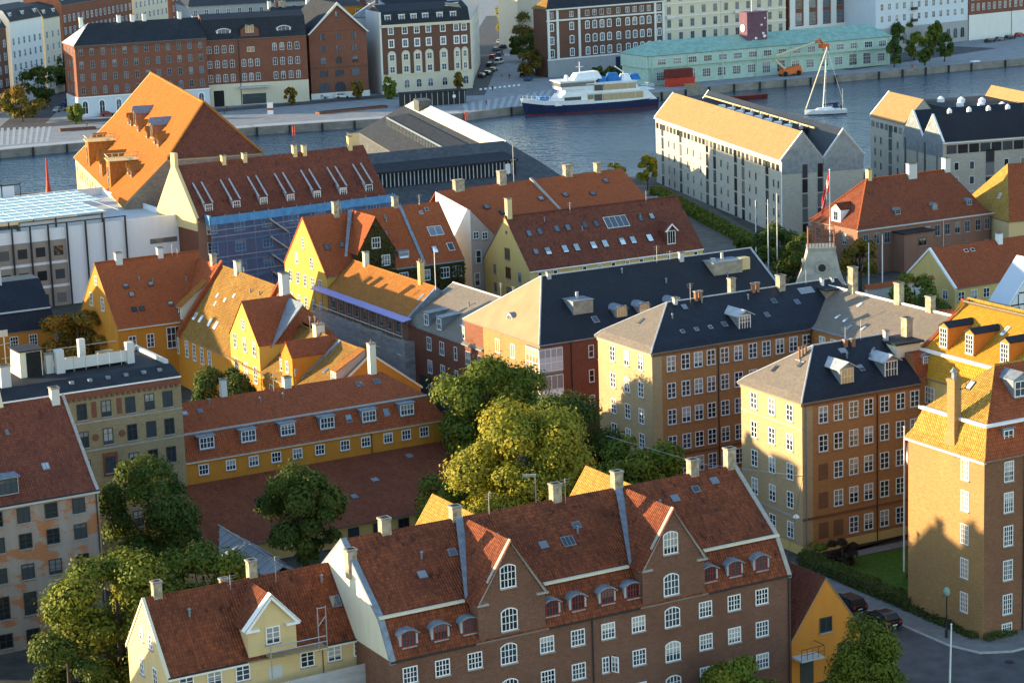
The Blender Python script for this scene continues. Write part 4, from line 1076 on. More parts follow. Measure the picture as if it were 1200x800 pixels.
# ------------------------------------------------------------------ yellow gabled house with ivy
G_ = House('gabled_house', 'yellow gabled house with a long red roof and a dark ivy covered side gable', 'house', W(-2, 83.5), GA, 22.2, 15.0,
           [(-.15, -.15, -.05, -.05, 12.8), (7.5, 7.5, -.05, -.05, 20.55)], 'yellow_bright', 'tile_new')
G_.win('L', [(7.77, 16.7)], w=1.0, h=1.5, cols=2, rows=3)
G_.win('L', [(10.3, 14.1), (5.0, 14.1)], w=1.1, h=1.6, cols=2, rows=3)
G_.win('L', [(12.9, 11.15), (10.25, 11.15), (7.65, 11.15), (4.93, 11.15), (2.4, 11.15)] + [(q, 7.8) for q in (12.9, 10.25, 7.65, 4.93, 2.4)] + [(q, 4.4) for q in (12.9, 10.25, 7.65, 4.93, 2.4)], w=1.15, h=1.7, cols=2, rows=3)
g = G_.dormer('F', 8.0, -.1, 10.0, 5.9, 5.7, 'gable', 'ivy_wall', 'tile_new', 7.4, .2, 4.9, name='side_gable', rname='gable_roof', deep_roof=7.6)
for (x, z) in ((-.1, 6.9), (1.35, 4.2)): put_window(g, x, -.15, z, 0, one=True, w=1.35, h=1.55, cols=3, rows=2)
G_.wins('F', [12.2, 15.8, 18.95, 21.0], [11.2], w=1.5, h=1.6, cols=3, rows=2); G_.wins('F', [12.2, 15.8, 18.95], [7.8], w=1.3, h=1.6, cols=3, rows=2)
G_.chimney(5.2, 7.3, 19.2, 22.3, .95, .95, 'chimney_brick'); G_.chimney(15.0, 7.6, 19.6, 22.0, .9, .9)
for q, d in ((1.8, 3.4), (4.3, 3.5), (9.9, 3.9), (11.6, 4.2)): G_.skylight('F', q, d, .8, 1.0, 'dark_metal', 'sky_glass')
G_.skylight('F', 19.6, 3.8, 2.3, 1.7, 'white_paint', 'sky_glass', 2); G_.skylight('F', 18.2, 1.5, .9, 1.3, 'dark_metal', 'pale_sky_glass'); G_.skylight('F', 20.9, 1.6, 1.0, 1.4, 'white_paint', 'sky_glass')
G_.skylight('F', 18.6, 6.3, .6, .7, 'zinc_light', 'sky_glass'); G_.skylight('F', 19.7, 6.6, .6, .7, 'zinc_light', 'sky_glass')
G_.dormer('F', 12.9, 1.0, 13.0, 1.7, 1.9, 'flat', 'zinc_light', 'lead', 1.9, .08, win=dict(cols=1, rows=1, fm='zinc_light', gm='pale_sky_glass'), name='roof_window')
k = MB(); k.hull([(15.4, -.15, 12.7), (15.9, -.15, 12.7), (15.9, 7.5, 20.5), (15.4, 7.5, 20.5)], [(15.4, -.15, 12.98), (15.9, -.15, 12.98), (15.9, 7.5, 20.8), (15.4, 7.5, 20.8)]); k.build('party_wall', 'lead', G_.roof)
k = MB(); k.hull([(3.0, 0, 15.4), (3.4, 0, 15.4), (7.9, 7.3, 20.6), (7.2, 7.3, 20.6)], [(3.0, 0, 15.6), (3.4, 0, 15.6), (7.9, 7.3, 20.8), (7.2, 7.3, 20.8)]); k.build('valley_flashing', 'lead', G_.roof)
G_.strip('ivy_backing', 'ivy_wall', 'F', 11, 22.2, 0, 12.5, .02, .003); G_.verge('L', 'tile_new', .2, .05, .08); G_.strip('gutter', 'zinc', 'F', 11, 22.2, 12.55, 12.7, .3, .02)  # flat dark backing added behind the sparse ivy
def ivy(label, loc, ang, patches, seed, mat='leaf_ivy', leaf=.32, dens=34):
    """creeper: leaf sprays standing just off a wall, thicker in the middle of each patch"""
    root = empty('ivy', loc, ang, label, 'climbing plant')
    rg = np.random.default_rng(seed); P = []
    for (x0, x1, z0, z1) in patches:
        n = int((x1 - x0) * (z1 - z0) * dens); p = rg.random((n, 3)); p[:, 0] = x0 + (x1 - x0) * p[:, 0]; p[:, 2] = z0 + (z1 - z0) * p[:, 2] + .2 * rg.normal(size=n); p[:, 1] = -.05 - .3 * p[:, 1]
        P.append(p)
    pos = np.concatenate(P); n = len(pos)
    nrm = rg.normal(size=(n, 3)) * .5 + np.array([0, -1, .4]); nrm /= np.linalg.norm(nrm, axis=1)[:, None]
    t = np.cross(nrm, rg.normal(size=(n, 3))); t /= np.linalg.norm(t, axis=1)[:, None]; b = np.cross(nrm, t); sz = leaf * rg.uniform(.6, 1.4, n)[:, None]
    q = np.stack([pos - t * sz * .5, pos + b * sz * .35, pos + t * sz * .5, pos - b * sz * .35], 1).reshape(-1, 3)
    me = bpy.data.meshes.new('foliage'); me.from_pydata(q.tolist(), [], [[4 * i, 4 * i + 1, 4 * i + 2, 4 * i + 3] for i in range(n)])
    at = me.color_attributes.new('tone', 'FLOAT_COLOR', 'CORNER'); c = np.zeros((n, 4), np.float32); c[:, 3] = 1; c[:, 0] = rg.random(n); c[:, 1] = np.clip(rg.normal(.15, .2, n), 0, 1)
    at.data.foreach_set('color', np.repeat(c, 4, 0).ravel()); me.materials.append(MATS[mat])
    link('foliage', me, root); k = MB()
    for (x0, x1, z0, z1) in patches[:4]: k.tube([((x0 + x1) / 2, -.08, 0), ((x0 + x1) / 2 + .3, -.08, z1 * .6), ((x0 + x1) / 2, -.08, z1 - .3)], .06, 5)
    k.build('stem', 'bark', root); return root
ivy('dark ivy covering the narrow side gable of the yellow gabled house', W(-2, 83.4), RAD(GA), [(5.1, 7.2, 4, 16.2), (8.75, 10.9, 4, 13.2), (7.2, 8.75, 4, 12.6), (7.3, 8.6, 17.9, 19.3), (5.3, 10.7, 13.2, 13.4), (8.75, 10.7, 15.2, 16.6), (5.3, 8.3, 15.0, 16.0), (8.9, 9.9, 16.8, 17.6), (6.0, 7.2, 16.6, 17.8), (7.0, 8.7, 13.4, 15.9)], 11)
ivy('dark ivy covering the wall below the long red roof beside the pink gable', W(-2, 83.4), RAD(GA), [(11.0, 11.5, 3, 12.2), (13.2, 15.1, 3, 12.4), (16.7, 18.2, 3, 12.2), (19.8, 22.2, 3, 12.4), (11.2, 22, 8.8, 10.2), (11.2, 22, 3, 6.8)], 12)

# ------------------------------------------------------------------ house with the pale bent gable wall
H_ = empty('pale_house', W(21, 88), RAD(GA), 'tall house with a pale pinkish bent end wall and a red roof with three chimneys', 'house')
# end wall points (local): ridge, knee, eave; ridge runs along +x
P1, P2, P3 = (3.0, 11.5, 20.6), (2.85, 0, 19.1), (6.93, 0, 15.0)
k = MB(); k.hull([(P1[0], P1[1], 0), (P2[0], P2[1], 0), (P2[0] + .4, P2[1] + .4, 0), (P1[0] + .4, P1[1], 0)], [P1, P2, (P2[0] + .4, .4, 19.0), (P1[0] + .4, P1[1], 20.5)])
k.build('end_wall', 'white_wall', H_)
k = MB(); k.prism([(2.86, 0), (36, 0), (36, 14.2), (7.8, 14.2), (6.93, 15.0), (2.86, 19.08)], 'y', 0, .4); k.build('wall', 'pink_grey', H_)
k = MB(); k.box(3.2, 11.6, 0, 36, 20, 13.0); k.build('rear_wall', 'pink_grey', H_)
r = MB(); sl = (20.6 - 14.9) / 11.5
r.slab([(7.0, -.1, 14.95), (36.5, -.1, 15.0), (36.5, 11.5, 21.0), (3.05, 11.5, 20.7), (2.9, 0.1, 19.15)], .12, 0, 1) if False else None
r.hull([(7.0, -.1, 14.8), (36.5, -.1, 14.8), (36.5, 11.5, 20.9), (3.05, 11.5, 20.5)], [(7.0, -.1, 14.95), (36.5, -.1, 14.95), (36.5, 11.5, 21.05), (3.05, 11.5, 20.65)])
r.hull([(2.95, .05, 18.9), (7.0, .05, 14.8), (3.05, 11.5, 20.5)], [(2.95, .02, 19.12), (7.0, -.08, 14.96), (3.05, 11.5, 20.66)])
r.hull([(3.05, 11.5, 20.5), (36.5, 11.5, 20.9), (36.5, 20.3, 13), (3.05, 20.3, 13)], [(3.05, 11.5, 20.65), (36.5, 11.5, 21.05), (36.5, 20.3, 13.2), (3.05, 20.3, 13.2)])
roofH = r.build('roof', ['tile_new', 'eave_wood'], H_)
for x, z in ((4.0, 12.0), (3.65, 8.6), (3.65, 5.2)): put_window(H_, x, 0, z, 0, w=.9, h=2.0, cols=1, rows=2)
for x, z in ((5.2, 15.1), (3.7, 15.3)): put_window(H_, x, 0, z, 0, w=.95, h=1.1, cols=2, rows=2)
for x, z in ((5.6, 11.0), (5.7, 7.6)): put_window(H_, x, 0, z, 0, w=.8, h=1.8, cols=1, rows=2)
def roof_chim(x, y, z0, z1, w, parent=roofH, m='chimney_brick'):
    c = MB(); c.box(x - w / 2, y - .5, z0, x + w / 2, y + .5, z1); c.box(x - w / 2 - .08, y - .58, z1 - .25, x + w / 2 + .08, y + .58, z1 - .05, 1); c.build('chimney', [m, 'chimney_cap'], parent)
roof_chim(6.9, 11.2, 19.2, 22.2, 1.6); roof_chim(14.6, 11.4, 19.6, 22.8, 1.2); roof_chim(26.5, 11.4, 19.6, 22.6, 1.3); roof_chim(32.0, 11.4, 19.6, 22.4, .9)
k = MB(); k.hull([(20.6, -.1, 14.9), (21.0, -.1, 14.9), (20.0, 11.5, 20.9), (19.6, 11.5, 20.9)], [(20.6, -.1, 15.15), (21.0, -.1, 15.15), (20.0, 11.5, 21.2), (19.6, 11.5, 21.2)]); k.build('party_wall', 'sill', roofH)
sx = math.atan2(6.1, 11.6)
for x, y in ((9.0, 6.2), (10.9, 4.6), (12.6, 2.0), (13.9, 2.2), (18.8, 6.6), (23.3, 6.8), (28.0, 6.4), (32.0, 8.9)):
    b = MB(); b.box(-.45, -.5, 0, .45, .5, .1, 0); b.box(-.36, -.42, .1, .36, .42, .12, 1)
    o = b.build('skylight', ['dark_metal', 'sky_glass'], roofH, (x, y, 14.95 + (y + .1) * 6.1 / 11.6 + .01)); o.rotation_euler = (sx, 0, 0)
k = MB(); k.tube([(16.8, 11.5, 20.8), (16.8, 11.5, 26.5)], .05); k.tube([(16.3, 11.5, 24.2), (17.3, 11.5, 24.2)], .035); k.build('antenna', 'steel_pole', roofH)

# ------------------------------------------------------------------ yellow house with many skylights
I_ = House('yellow_house', 'long yellow gabled house with two rows of skylights in its brown tile roof', 'house', (2.95, 328.27, 0), 28.51, 29.9, 14.0,
           [(-.25, -.25, -.1, -.1, 11.75), (7, 7, -.1, -.1, 18.9)], 'yellow_wall', 'tile_brown')
for q, d in ((2.56, 4.51), (4.38, 4.56), (7.35, 4.67), (9.22, 4.63), (12.17, 4.66), (14.14, 4.67), (21.88, 4.66), (23.95, 4.75)): I_.skylight('F', q, d, .8, 1.15, 'dark_metal', 'sky_glass')
for q in (4.23, 7.11, 9.09, 11.98, 14.0, 16.98, 18.86, 21.79): I_.skylight('F', q, 2.0, .95, 1.35, 'dark_metal', 'pale_sky_glass')
I_.skylight('F', 2.27, 2.1, .8, 1.0, 'dark_metal', 'sky_glass'); I_.skylight('F', 17.6, 4.6, 3.9, 2.1, 'white_paint', 'sky_glass', 4)
I_.win('F', [(q, 11.15) for q in (1.6, 4.2, 9.16, 11.72, 14.1, 16.5, 18.94, 21.4, 23.83, 26.3, 28.6)], w=.75, h=.6, cols=1, rows=1)
I_.win('L', [(6.66, 13.4), (6.57, 10.6), (6.48, 7.6)], w=1.5, h=1.7, cols=3, rows=1, fm='brown_frame')
I_.win('L', [(10.7, 10.6), (10.6, 7.8), (3.1, 10.4)], w=.9, h=1.5, cols=2, rows=1, fm='grey_frame')
I_.win('L', [(6.73, 16.6)], w=.4, h=.4, cols=1, rows=1, fm='brown_frame')
I_.dormer('F', 24.9, .9, 12.8, 1.7, 2.2, 'gable', 'tile_brown', 'tile_brown', 2.6, .25, .9, ww=1.4, wh=2.0, win=dict(cols=3, rows=1), name='dormer')
k = MB()
for sg in (-1, 1): k.hull([(24.9 + sg * 1.2, .55, 14.8), (24.9 + sg * .95, .55, 14.8), (24.9, .55, 15.75), (24.9, .55, 16.0)], [(24.9 + sg * 1.2, .75, 14.8), (24.9 + sg * .95, .75, 14.8), (24.9, .75, 15.75), (24.9, .75, 16.0)])
k.build('dormer_bargeboard', 'white_paint', I_.root)
I_.chimney(.6, 7, 17.5, 21.6, .9, .9, 'cream'); I_.strip('gutter', 'white_paint', 'F', -.1, 29.9, 11.58, 11.74, .36, .22); I_.ridge('tile_brown', .14)

# ------------------------------------------------------------------ ochre long house and its low wing
O_ = House('ochre_house', 'long ochre house with a red mansard roof and a row of white dormers', 'house', (-35.79 - 2.6, 240.12 - 1.47, 0), 29.5, 34.7, 12.0,
           [(-.25, -.25, -.05, -.25, 8.3), (1.4, 1.4, -.05, 1.1, 10.95), (6, 6, -.05, 4.6, 13.4)], 'ochre', 'tile_red')
oc = [2.23, 5.41, 8.1, 10.8, 13.37, 16.1, 19.2, 21.79, 24.6, 26.9, 29.2]
O_.wins('F', [q + 3 for q in oc], [7.2], w=1.15, h=1.15, cols=3, rows=2)
for q in (2.9, 7.8, 12.5, 17.3, 22.5, 27.3): O_.dormer('F', q + 3, .3, 9.35, 1.75, 1.35, 'flat', 'lead', 'lead', 1.5, .18, wh=1.25, ww=1.7, win=dict(cols=4, rows=2), name='dormer')
for q, d in ((20.2, .75), (24.9, .75)): O_.skylight('F', q + 3, d, .7, .9, 'lead', 'sky_glass')
for q in (1.3, 2.2, 4.0): O_.skylight('F', q + 3, 4.4, .6, .65, 'lead', 'sky_glass')
for q in (23.6, 25.8): O_.skylight('F', q + 3, 4.6, .8, .8, 'lead', 'sky_glass')
O_.chimney(7.6 + 3, 6.2, 12.6, 15.4, .75, .7, 'pale_grey_render'); O_.chimney(15.2 + 3, 6.0, 12.6, 14.6, 1.0, .8, 'pale_grey_render'); O_.chimney(26.0 + 3, 6.1, 12.6, 17.3, .9, .8, 'cream_pale', 1)
O_.strip('eave_board', 'cream_pale', 'F', 0, 34.7, 8.1, 8.28, .25, .003); O_.pipe('F', 25.5, 5.6, 8.1, 'brown_frame')
k = MB(); k.hull([(0, 1.3, 10.85), (33.5, 1.3, 10.85), (33.5, 1.5, 10.95), (0, 1.5, 10.95)], [(0, 1.22, 11.0), (33.5, 1.22, 11.0), (33.5, 1.5, 11.1), (0, 1.5, 11.1)]); k.build('roof_break', 'sill', O_.roof)
lean = House('garden_wing', 'low yellow garden wing with a wide brick red lean-to tile roof', 'building', (-35.79 - 2.6 + math.sin(RAD(29.5)) * 13.2, 240.12 - 1.47 - math.cos(RAD(29.5)) * 13.2, 0), 29.5, 34.5, 13.2,
             [(-.25, 0, -.05, -.05, 2.25), (13.15, 0, -.05, -.05, 5.75)], 'yellow_wall', 'tile_old_light', wall=False)
k = MB(); k.prism([(0, 0), (13.15, 0), (13.15, 5.5), (0, 2.1)], 'x', 0, 34.5); k.build('wall', 'yellow_wall', lean.root)
lean.win('F', [(q, 1.3) for q in (10.5, 13.5, 16.5, 19.5, 22.5, 25.5)], w=1.3, h=1.1, cols=2, rows=1, fm='dark_frame')
for q, d, w_ in ((14.0, 8.6, .8), (19.2, 5.0, .7), (23.0, 7.6, .8), (29.2, 11.2, .7), (11.6, 6.0, .6)): lean.skylight('F', q, d, w_, .8, 'lead', 'sky_glass')
lean.skylight('F', 17.3, 6.0, 1.2, 2.2, 'dark_metal', 'soot_and_shade'); lean.chimney(12.7, 10.2, 4.8, 5.9, .4, .4, 'white_pole')

# ------------------------------------------------------------------ patchy old building (left edge)
L_ = House('old_tenement', 'old tenement with patchy flaking render and a dark red roof at the left edge', 'building', (-47.65 - 12 * math.cos(RAD(29.5)), 204.71 - 12 * math.sin(RAD(29.5)), 0), 29.5, 21.45, 16.0,
           [(-.3, -.3, -.05, -.05, 14.15), (.6, .6, -.05, -.05, 14.85), (8, 8, -.05, -.05, 21.8)], 'old_render', 'tile_brown')
lq = [3.5, 6.2, 8.9, 11.5, 14.12, 16.78, 19.46]
L_.wins('F', lq, [12.95, 10.45, 7.5], w=1.25, h=1.45, cols=2, rows=3, fm='dark_frame', gm='dim_glass')
L_.wins('F', lq, [4.4], w=1.25, h=2.2, cols=2, rows=4, fm='dark_frame', gm='dim_glass'); L_.wins('F', lq, [1.2], w=1.3, h=1.4, cols=2, rows=2, fm='dark_frame', gm='dim_glass')
L_.strip('eave_board', 'pale_grey_render', 'F', 0, 21.5, 13.9, 14.13, .35, .003); L_.strip('gutter', 'dark_metal', 'F', 0, 21.5, 14.13, 14.24, .45, .3)
L_.dormer('F', 13.1, .7, 14.95, 2.0, 1.55, 'flat', 'zinc_light', 'lead', 2.0, .2, wh=1.4, ww=1.8, win=dict(cols=3, rows=3, fm='dark_frame'), name='dormer')
L_.skylight('F', 17.35, 2.4, .7, .8, 'lead', 'pale_sky_glass', 2); L_.skylight('F', 14.9, 5.6, .3, .6, 'lead', 'dim_glass')
L_.chimney(20.4, 7.6, 20.6, 22.8, .9, .9, 'pale_grey_render'); L_.chimney(12.0, 7.8, 20.0, 24.6, 1.5, 1.3, 'pale_grey_render'); L_.verge('R', 'sill', .25, .1, .05)
k = MB(); k.hull([(13.4, 7.7, 20.8), (15.5, 7.7, 20.8), (15.5, 8.3, 20.8), (13.4, 8.3, 20.8)], [(13.4, 7.7, 25.2), (15.0, 7.7, 24.2), (15.0, 8.3, 24.2), (13.4, 8.3, 25.2)]); k.build('fire_wall', 'cream_pale', L_.roof)
L_.pipe('F', 21.2, 0, 14, 'dark_metal')

# ------------------------------------------------------------------ flat roofed yellow brick tenement with roof terrace
Y_ = House('brick_tenement', 'buff brick tenement with a flat dark roof and a railed roof terrace', 'building', (-46.58 - 8 * math.cos(RAD(29.3)), 233.56 - 8 * math.sin(RAD(29.3)), 0), 29.3, 20.7, 13.0,
           [(-.15, -.1, -.05, -.05, 18.05), (2.6, .5, -.05, -.05, 18.85)], 'brick_buff', 'roof_felt')
yq = [-5.2, -2.0, 1.57, 4.24, 6.92, 9.07, 11.12]
Y_.wins('F', [q + 8 for q in yq], [15.7, 12.7, 9.6, 6.5, 3.2], w=1.1, h=1.75, cols=2, trans=(.68,), rows=2, fm='dark_frame', gm='dark_glass')
Y_.strip('frieze', 'brick_red', 'F', 0, 20.7, 17.2, 17.85, .12, .003)
k = MB()
for i in range(34): k.box(.3 + i * .6, -.2, 16.9, .55 + i * .6, -.004, 17.2)
k.build('corbel_course', 'brick_red', Y_.root)
for z in (14.4, 11.35): Y_.strip('string_course', 'sill', 'F', 0, 20.7, z, z + .16, .08, .003)
k = MB()
for z in (15.7,):
    for q in (10.9, 13.7): k.box(q - .28, -.03, z - .8, q + .28, -.003, z + .9)
for q in (10.85, 13.8): k.prism([(q + .38 * math.cos(i * math.pi / 6), 12.75 + .38 * math.sin(i * math.pi / 6)) for i in range(12)], 'y', -.05, -.003)
k.build('brick_ornament', 'brick_red', Y_.root)
k = MB(); k.box(11.5, -.12, 8.4, 13.1, -.003, 10.9); k.build('window_surround', 'brick_red', Y_.root); put_window(Y_.root, 12.27, -.13, 9.6, 0, w=1.1, h=1.75, cols=2, trans=(.68,), rows=2, fm='dark_frame')
Y_.strip('gutter', 'white_paint', 'F', 0, 20.7, 17.88, 18.02, .24, .1)
for q in (9.2, 11.2, 13.2, 15.2, 17.2, 19.0): 
    k = MB(); k.box(q - .22, 1.3, 18.3, q + .22, 1.75, 18.75); k.build('roof_vent', 'lead', Y_.roof)
t = link('roof_terrace', None, Y_.root, (0, 0, 18.85))
k = MB(); k.box(9.6, 5.6, 0.3, 17.6, 10.5, .42); k.build('terrace_deck', 'wood_plank', t)
for i in range(6):
    k = MB(); k.box(9.6 + i * 1.33, 5.5, .3, 9.6 + i * 1.33 + 1.28, 5.56, 1.5); k.build('glass_balustrade', 'pale_grey_render', t)
k = MB()
for i in range(7): k.tube([(9.6 + i * 1.33, 5.6, 0), (9.6 + i * 1.33, 5.6, 1.6)], .04)
k.tube([(9.6, 10.5, 1.6), (17.6, 10.5, 1.6)], .03)
k.build('terrace_rail', 'steel_pole', t)
for b_ in ((12.8, 9.0, .42, 13.5, 9.7, 2.6), (16.9, 5.4, 0, 17.7, 6.2, 2.3), (9.0, 5.4, 0, 9.9, 6.3, 2.5)): k = MB(); k.box(*b_); k.build('brick_pier', 'pale_grey_render', t)
k = MB(); k.box(14.4, 7.6, .42, 16.2, 8.6, 1.2); k.box(11.0, 8.0, .42, 12.2, 8.7, .95); k.build('garden_seat', 'wood_plank', t)
k = MB(); k.hull([(5.2, 5.9, 18.7), (7.6, 5.9, 18.7), (7.6, 9.5, 18.7), (5.2, 9.5, 18.7)], [(5.2, 5.9, 21.6), (7.6, 5.9, 21.6), (7.6, 9.0, 21.6), (5.2, 9.0, 21.6)]); k.box(5.0, 5.7, 21.6, 7.8, 9.2, 21.75, 1); k.build('stair_house', ['cream_pale', 'roof_felt'], Y_.root)
k = MB(); k.box(5.9, 5.86, 18.8, 7.5, 5.897, 21.5); k.build('stair_door', 'soot_and_shade', Y_.root)
Y_.chimney(8.5, 6.4, 18.6, 21.4, .9, .7, 'pale_grey_render', 1); Y_.chimney(2.6, 3.0, 18.3, 21.2, 1.2, .9, 'pale_grey_render')
Y_.chimney(19.6, 11.8, 18.6, 20.0, 1.0, .8, 'cream_pale', 2); k = MB(); k.box(20.2, 3.0, 18.4, 20.6, 12.9, 19.25); k.build('parapet', 'pale_grey_render', Y_.roof)
k = MB(); k.tube([(3.2, 4.2, 18.6), (3.2, 4.2, 24.4)], .05); k.tube([(2.4, 4.2, 23.0), (4.0, 4.2, 23.2)], .035); k.tube([(2.8, 4.2, 21.6), (3.7, 4.2, 21.6)], .035); k.box(2.8, 4.1, 23.9, 3.6, 4.15, 24.6); k.build('antenna', 'steel_pole', Y_.roof)

# ------------------------------------------------------------------ ochre houses behind
U_ = House('gabled_house', 'ochre gabled house with a plain red roof dotted with dark skylights', 'house', W(-33, 85), GA, 15.5, 15.6,
           [(-.2, -.2, -.08, -.05, 9.0), (7.8, 7.8, -.08, -.05, 17.1)], 'ochre', 'tile_new')
U_.win('L', [(10.4, 11.6), (5.6, 11.6)], w=1.2, h=1.9, cols=2, rows=3); U_.win('L', [(7.8, 14.6)], w=.9, h=1.3, cols=2, rows=2)
U_.win('F', [(8.0, 6.8)], w=2.0, h=3.0, cols=3, rows=3); U_.win('F', [(2, 6.8), (4.6, 6.8)], w=1.1, h=1.9, cols=2, rows=3)
U_.chimney(3.4, 7.6, 16, 18.3, 1.1, .9, 'pale_grey_render'); U_.chimney(9.6, 7.8, 16, 18.3, .9, .9, 'pale_grey_render'); U_.ridge('tile_new', .12)
for q, d in ((3.2, 4.6), (3.6, 3.6), (6.8, 4.5), (8.6, 1.9), (3.2, 1.8), (4.3, 1.8)): U_.skylight('F', q, d, .75, .8, 'dark_metal', 'dark_glass')
U_.strip('gutter', 'cream_pale', 'F', 0, 9, 8.75, 8.9, .3, .1)
VW = dict(w=1.15, h=2.3, cols=2, rows=4)
V0 = House('ochre_house', 'ochre wing with a red roof and one long shed dormer beside the brick fire wall', 'house', W(-24.5, 98), GA - 90, 14.6, 13.2,
           [(-.25, -.25, 0, 0, 7.3), (6.6, 6.6, 0, 0, 16.3)], 'ochre', 'tile_new')
V0.wins('F', [10.2, 13.1], [5.6], **VW)
V0.dormer('F', 12.3, .8, 9.0, 1.6, 1.9, 'shed', 'cream_pale', 'tile_orange', 4.6, .15, win=dict(cols=2, rows=3), name='dormer', tilt=.75); V0.chimney(11.6, 6.6, 14.8, 17.6, 1.1, .8, 'chimney_brick')
k = MB(); k.hull([(0, -.2, 7.35), (.5, -.2, 7.35), (4.6, 6.6, 16.3), (4.0, 6.6, 16.3)], [(0, -.2, 7.6), (.5, -.2, 7.6), (4.6, 6.6, 16.5), (4.0, 6.6, 16.5)]); k.build('valley_flashing', 'lead', V0.roof)
V1 = House('ochre_house', 'ochre house with a big sunlit mossy yellow roof and small white skylights', 'house', W(-24.5, 83.4), GA - 90, 22.6, 13.2,
           [(-.25, -.25, 0, 0, 7.3), (6.6, 6.6, 0, 0, 16.3)], 'ochre', 'tile_ochre')
V1.wins('F', [2.1, 4.9, 7.8, 10.6], [5.7], **VW)
k = MB(); k.hull([(-.3, -.35, 7.0), (.45, -.35, 7.0), (.45, 6.6, 16.2), (-.3, 6.6, 16.2)], [(-.3, -.35, 8.1), (.45, -.35, 8.1), (.45, 6.6, 17.1), (-.3, 6.6, 17.1)]); k.build('fire_wall', 'tile_red', V1.roof)
k = MB(); k.hull([(20.0, 5.0, 14.0), (20.5, 5.0, 14.0), (20.5, 6.6, 16.2), (20.0, 6.6, 16.2)], [(20.0, 5.0, 14.9), (20.5, 5.0, 14.9), (20.5, 6.6, 17.2), (20.0, 6.6, 17.2)]); k.build('fire_wall', 'tile_red', V1.roof)
for q in (1.3, 3.5, 6.8, 9.0): V1.skylight('F', q, 1.75, .75, 1.1, 'white_paint', 'pale_sky_glass')
for q, d in ((4.2, 4.1), (5.0, 3.4), (7.2, 4.0), (9.1, 4.6)): V1.skylight('F', q, d, .5, .6, 'white_paint', 'pale_sky_glass')
V1.chimney(6.0, 6.6, 15.2, 17.9, 1.0, .9, 'cream_pale'); V1.chimney(22.4, 6.4, 14.8, 18.6, 1.3, 1.2, 'pale_grey_render'); V1.ridge('tile_ochre', .14)
g = V1.dormer('F', 23.5, -.08, 7.2, 9.8, 3.5, 'gable', 'yellow_bright', 'tile_red', 6.0, .12, 5.0, name='front_gable', rname='gable_roof', deep_roof=6.9)
for x, z in ((0, 5.5), (-3.1, 2.85), (.2, 2.85), (3.4, 2.85)): put_window(g, x, -.02, z, 0, one=True, w=1.1, h=1.9 if z < 4 else 1.3, cols=2, rows=3)
k = MB(); k.box(18.63, -.075, 0, 28.37, -.004, 6.7); k.build('gable_wall', 'ochre', V1.root)
for q in (20.4, 23.7, 26.8): put_window(V1.root, q, -.08, 5.5 + 1.1, 0, w=1.15, h=2.2, cols=2, rows=4); put_window(V1.root, q, -.08, 2.5, 0, w=1.15, h=2.0, cols=2, rows=3)
k = MB(); k.hull([(4.3, 1.6, 3.0), (5.1, 1.6, 3.0), (5.1, 6.4, 8.1), (-.2, 6.4, 8.1)], [(4.3, 1.6, 3.3), (5.1, 1.6, 3.3), (5.1, 6.4, 8.3), (-.2, 6.4, 8.3)]); k.build('valley_flashing', 'lead', g)
# hipped end of the tall roof over the next house
k = MB(); k.slab([(22.6, 0.2, 9.0), (22.6, 6.6, 16.3), (25.4, 6.8, 12.9), (24.4, 0.9, 9.2)], .15); k.slab([(22.6, 6.6, 16.3), (22.6, 13.0, 8.4), (26.2, 12.6, 9.2), (25.4, 6.8, 12.9)], .15); k.build('hip_end', 'tile_red', V1.roof)
V2 = House('ochre_house', 'lower ochre house with a yellow lit roof, a small brown gable and white dormers', 'house', W(-24.5, 60.8), GA - 90, 25.4, 13.0,
           [(-.25, -.25, 0, 0, 7.2), (6.5, 6.5, 0, 0, 12.3)], 'ochre', 'tile_ochre')
V2.wins('F', [9, 18, 22], [5.3, 2.2], **dict(w=1.1, h=1.9, cols=2, rows=3))
g = V2.dormer('F', 14.6, -.06, 7.1, 3.3, 3.9, 'gable', 'ochre', 'tile_red', 5.4, .1, 1.7, name='narrow_gable', rname='gable_roof', deep_roof=6.8); put_window(g, .1, -.02, 2.5, 0, one=True, w=.9, h=1.5, cols=2, rows=2)
V2.dormer('F', 11.1, .9, 8.1, 2.0, 1.7, 'shed', 'cream_pale', 'tile_orange', 3.6, .1, win=dict(cols=3, rows=3), name='dormer', tilt=.5)
V2.dormer('F', 24.0, 2.0, 8.9, 1.6, 1.6, 'shed', 'pink_grey', 'tile_orange', 4.0, .1, win=dict(cols=3, rows=2), name='dormer', tilt=.55)
V2.chimney(10.2, 6.4, 11.6, 13.9, 1.2, 1.4, 'cream_pale', 1); V2.skylight('F', 19.6, 2.9, .7, .8, 'lead', 'sky_glass'); V2.ridge('tile_ochre', .14); V2.verge('R', 'cream_pale', .15, .05, .05)
k = MB(); k.hull([(15.9, 1, 8.0), (16.4, 1, 8.0), (16.9, 6.4, 12.2), (16.3, 6.4, 12.2)], [(15.9, 1, 8.25), (16.4, 1, 8.25), (16.9, 6.4, 12.5), (16.3, 6.4, 12.5)]); k.build('valley_flashing', 'lead', V2.roof)

LD = House('dark_roofed_house', 'low orange house under a black mansard roof at the left edge', 'house', W(-52.5, 102.5), GA, 16, 15,
           [(-.2, -.2, 0, -.05, 6.85), (.9, .9, 0, -.05, 9.6), (5.5, 5.5, 0, -.05, 13.2)], 'orange_wall', 'slate_blue')
LD.wins('F', [7, 10, 12.8], [5.4, 2.4], w=1.2, h=1.6, cols=3, rows=3)
LD.strip('roof_break', 'pale_grey_render', 'F', 0, 15.9, 9.5, 9.68, -.6, -.95); LD.chimney(9.7, 5.5, 12.4, 15.6, 1.5, 1.0, 'pale_grey_render')

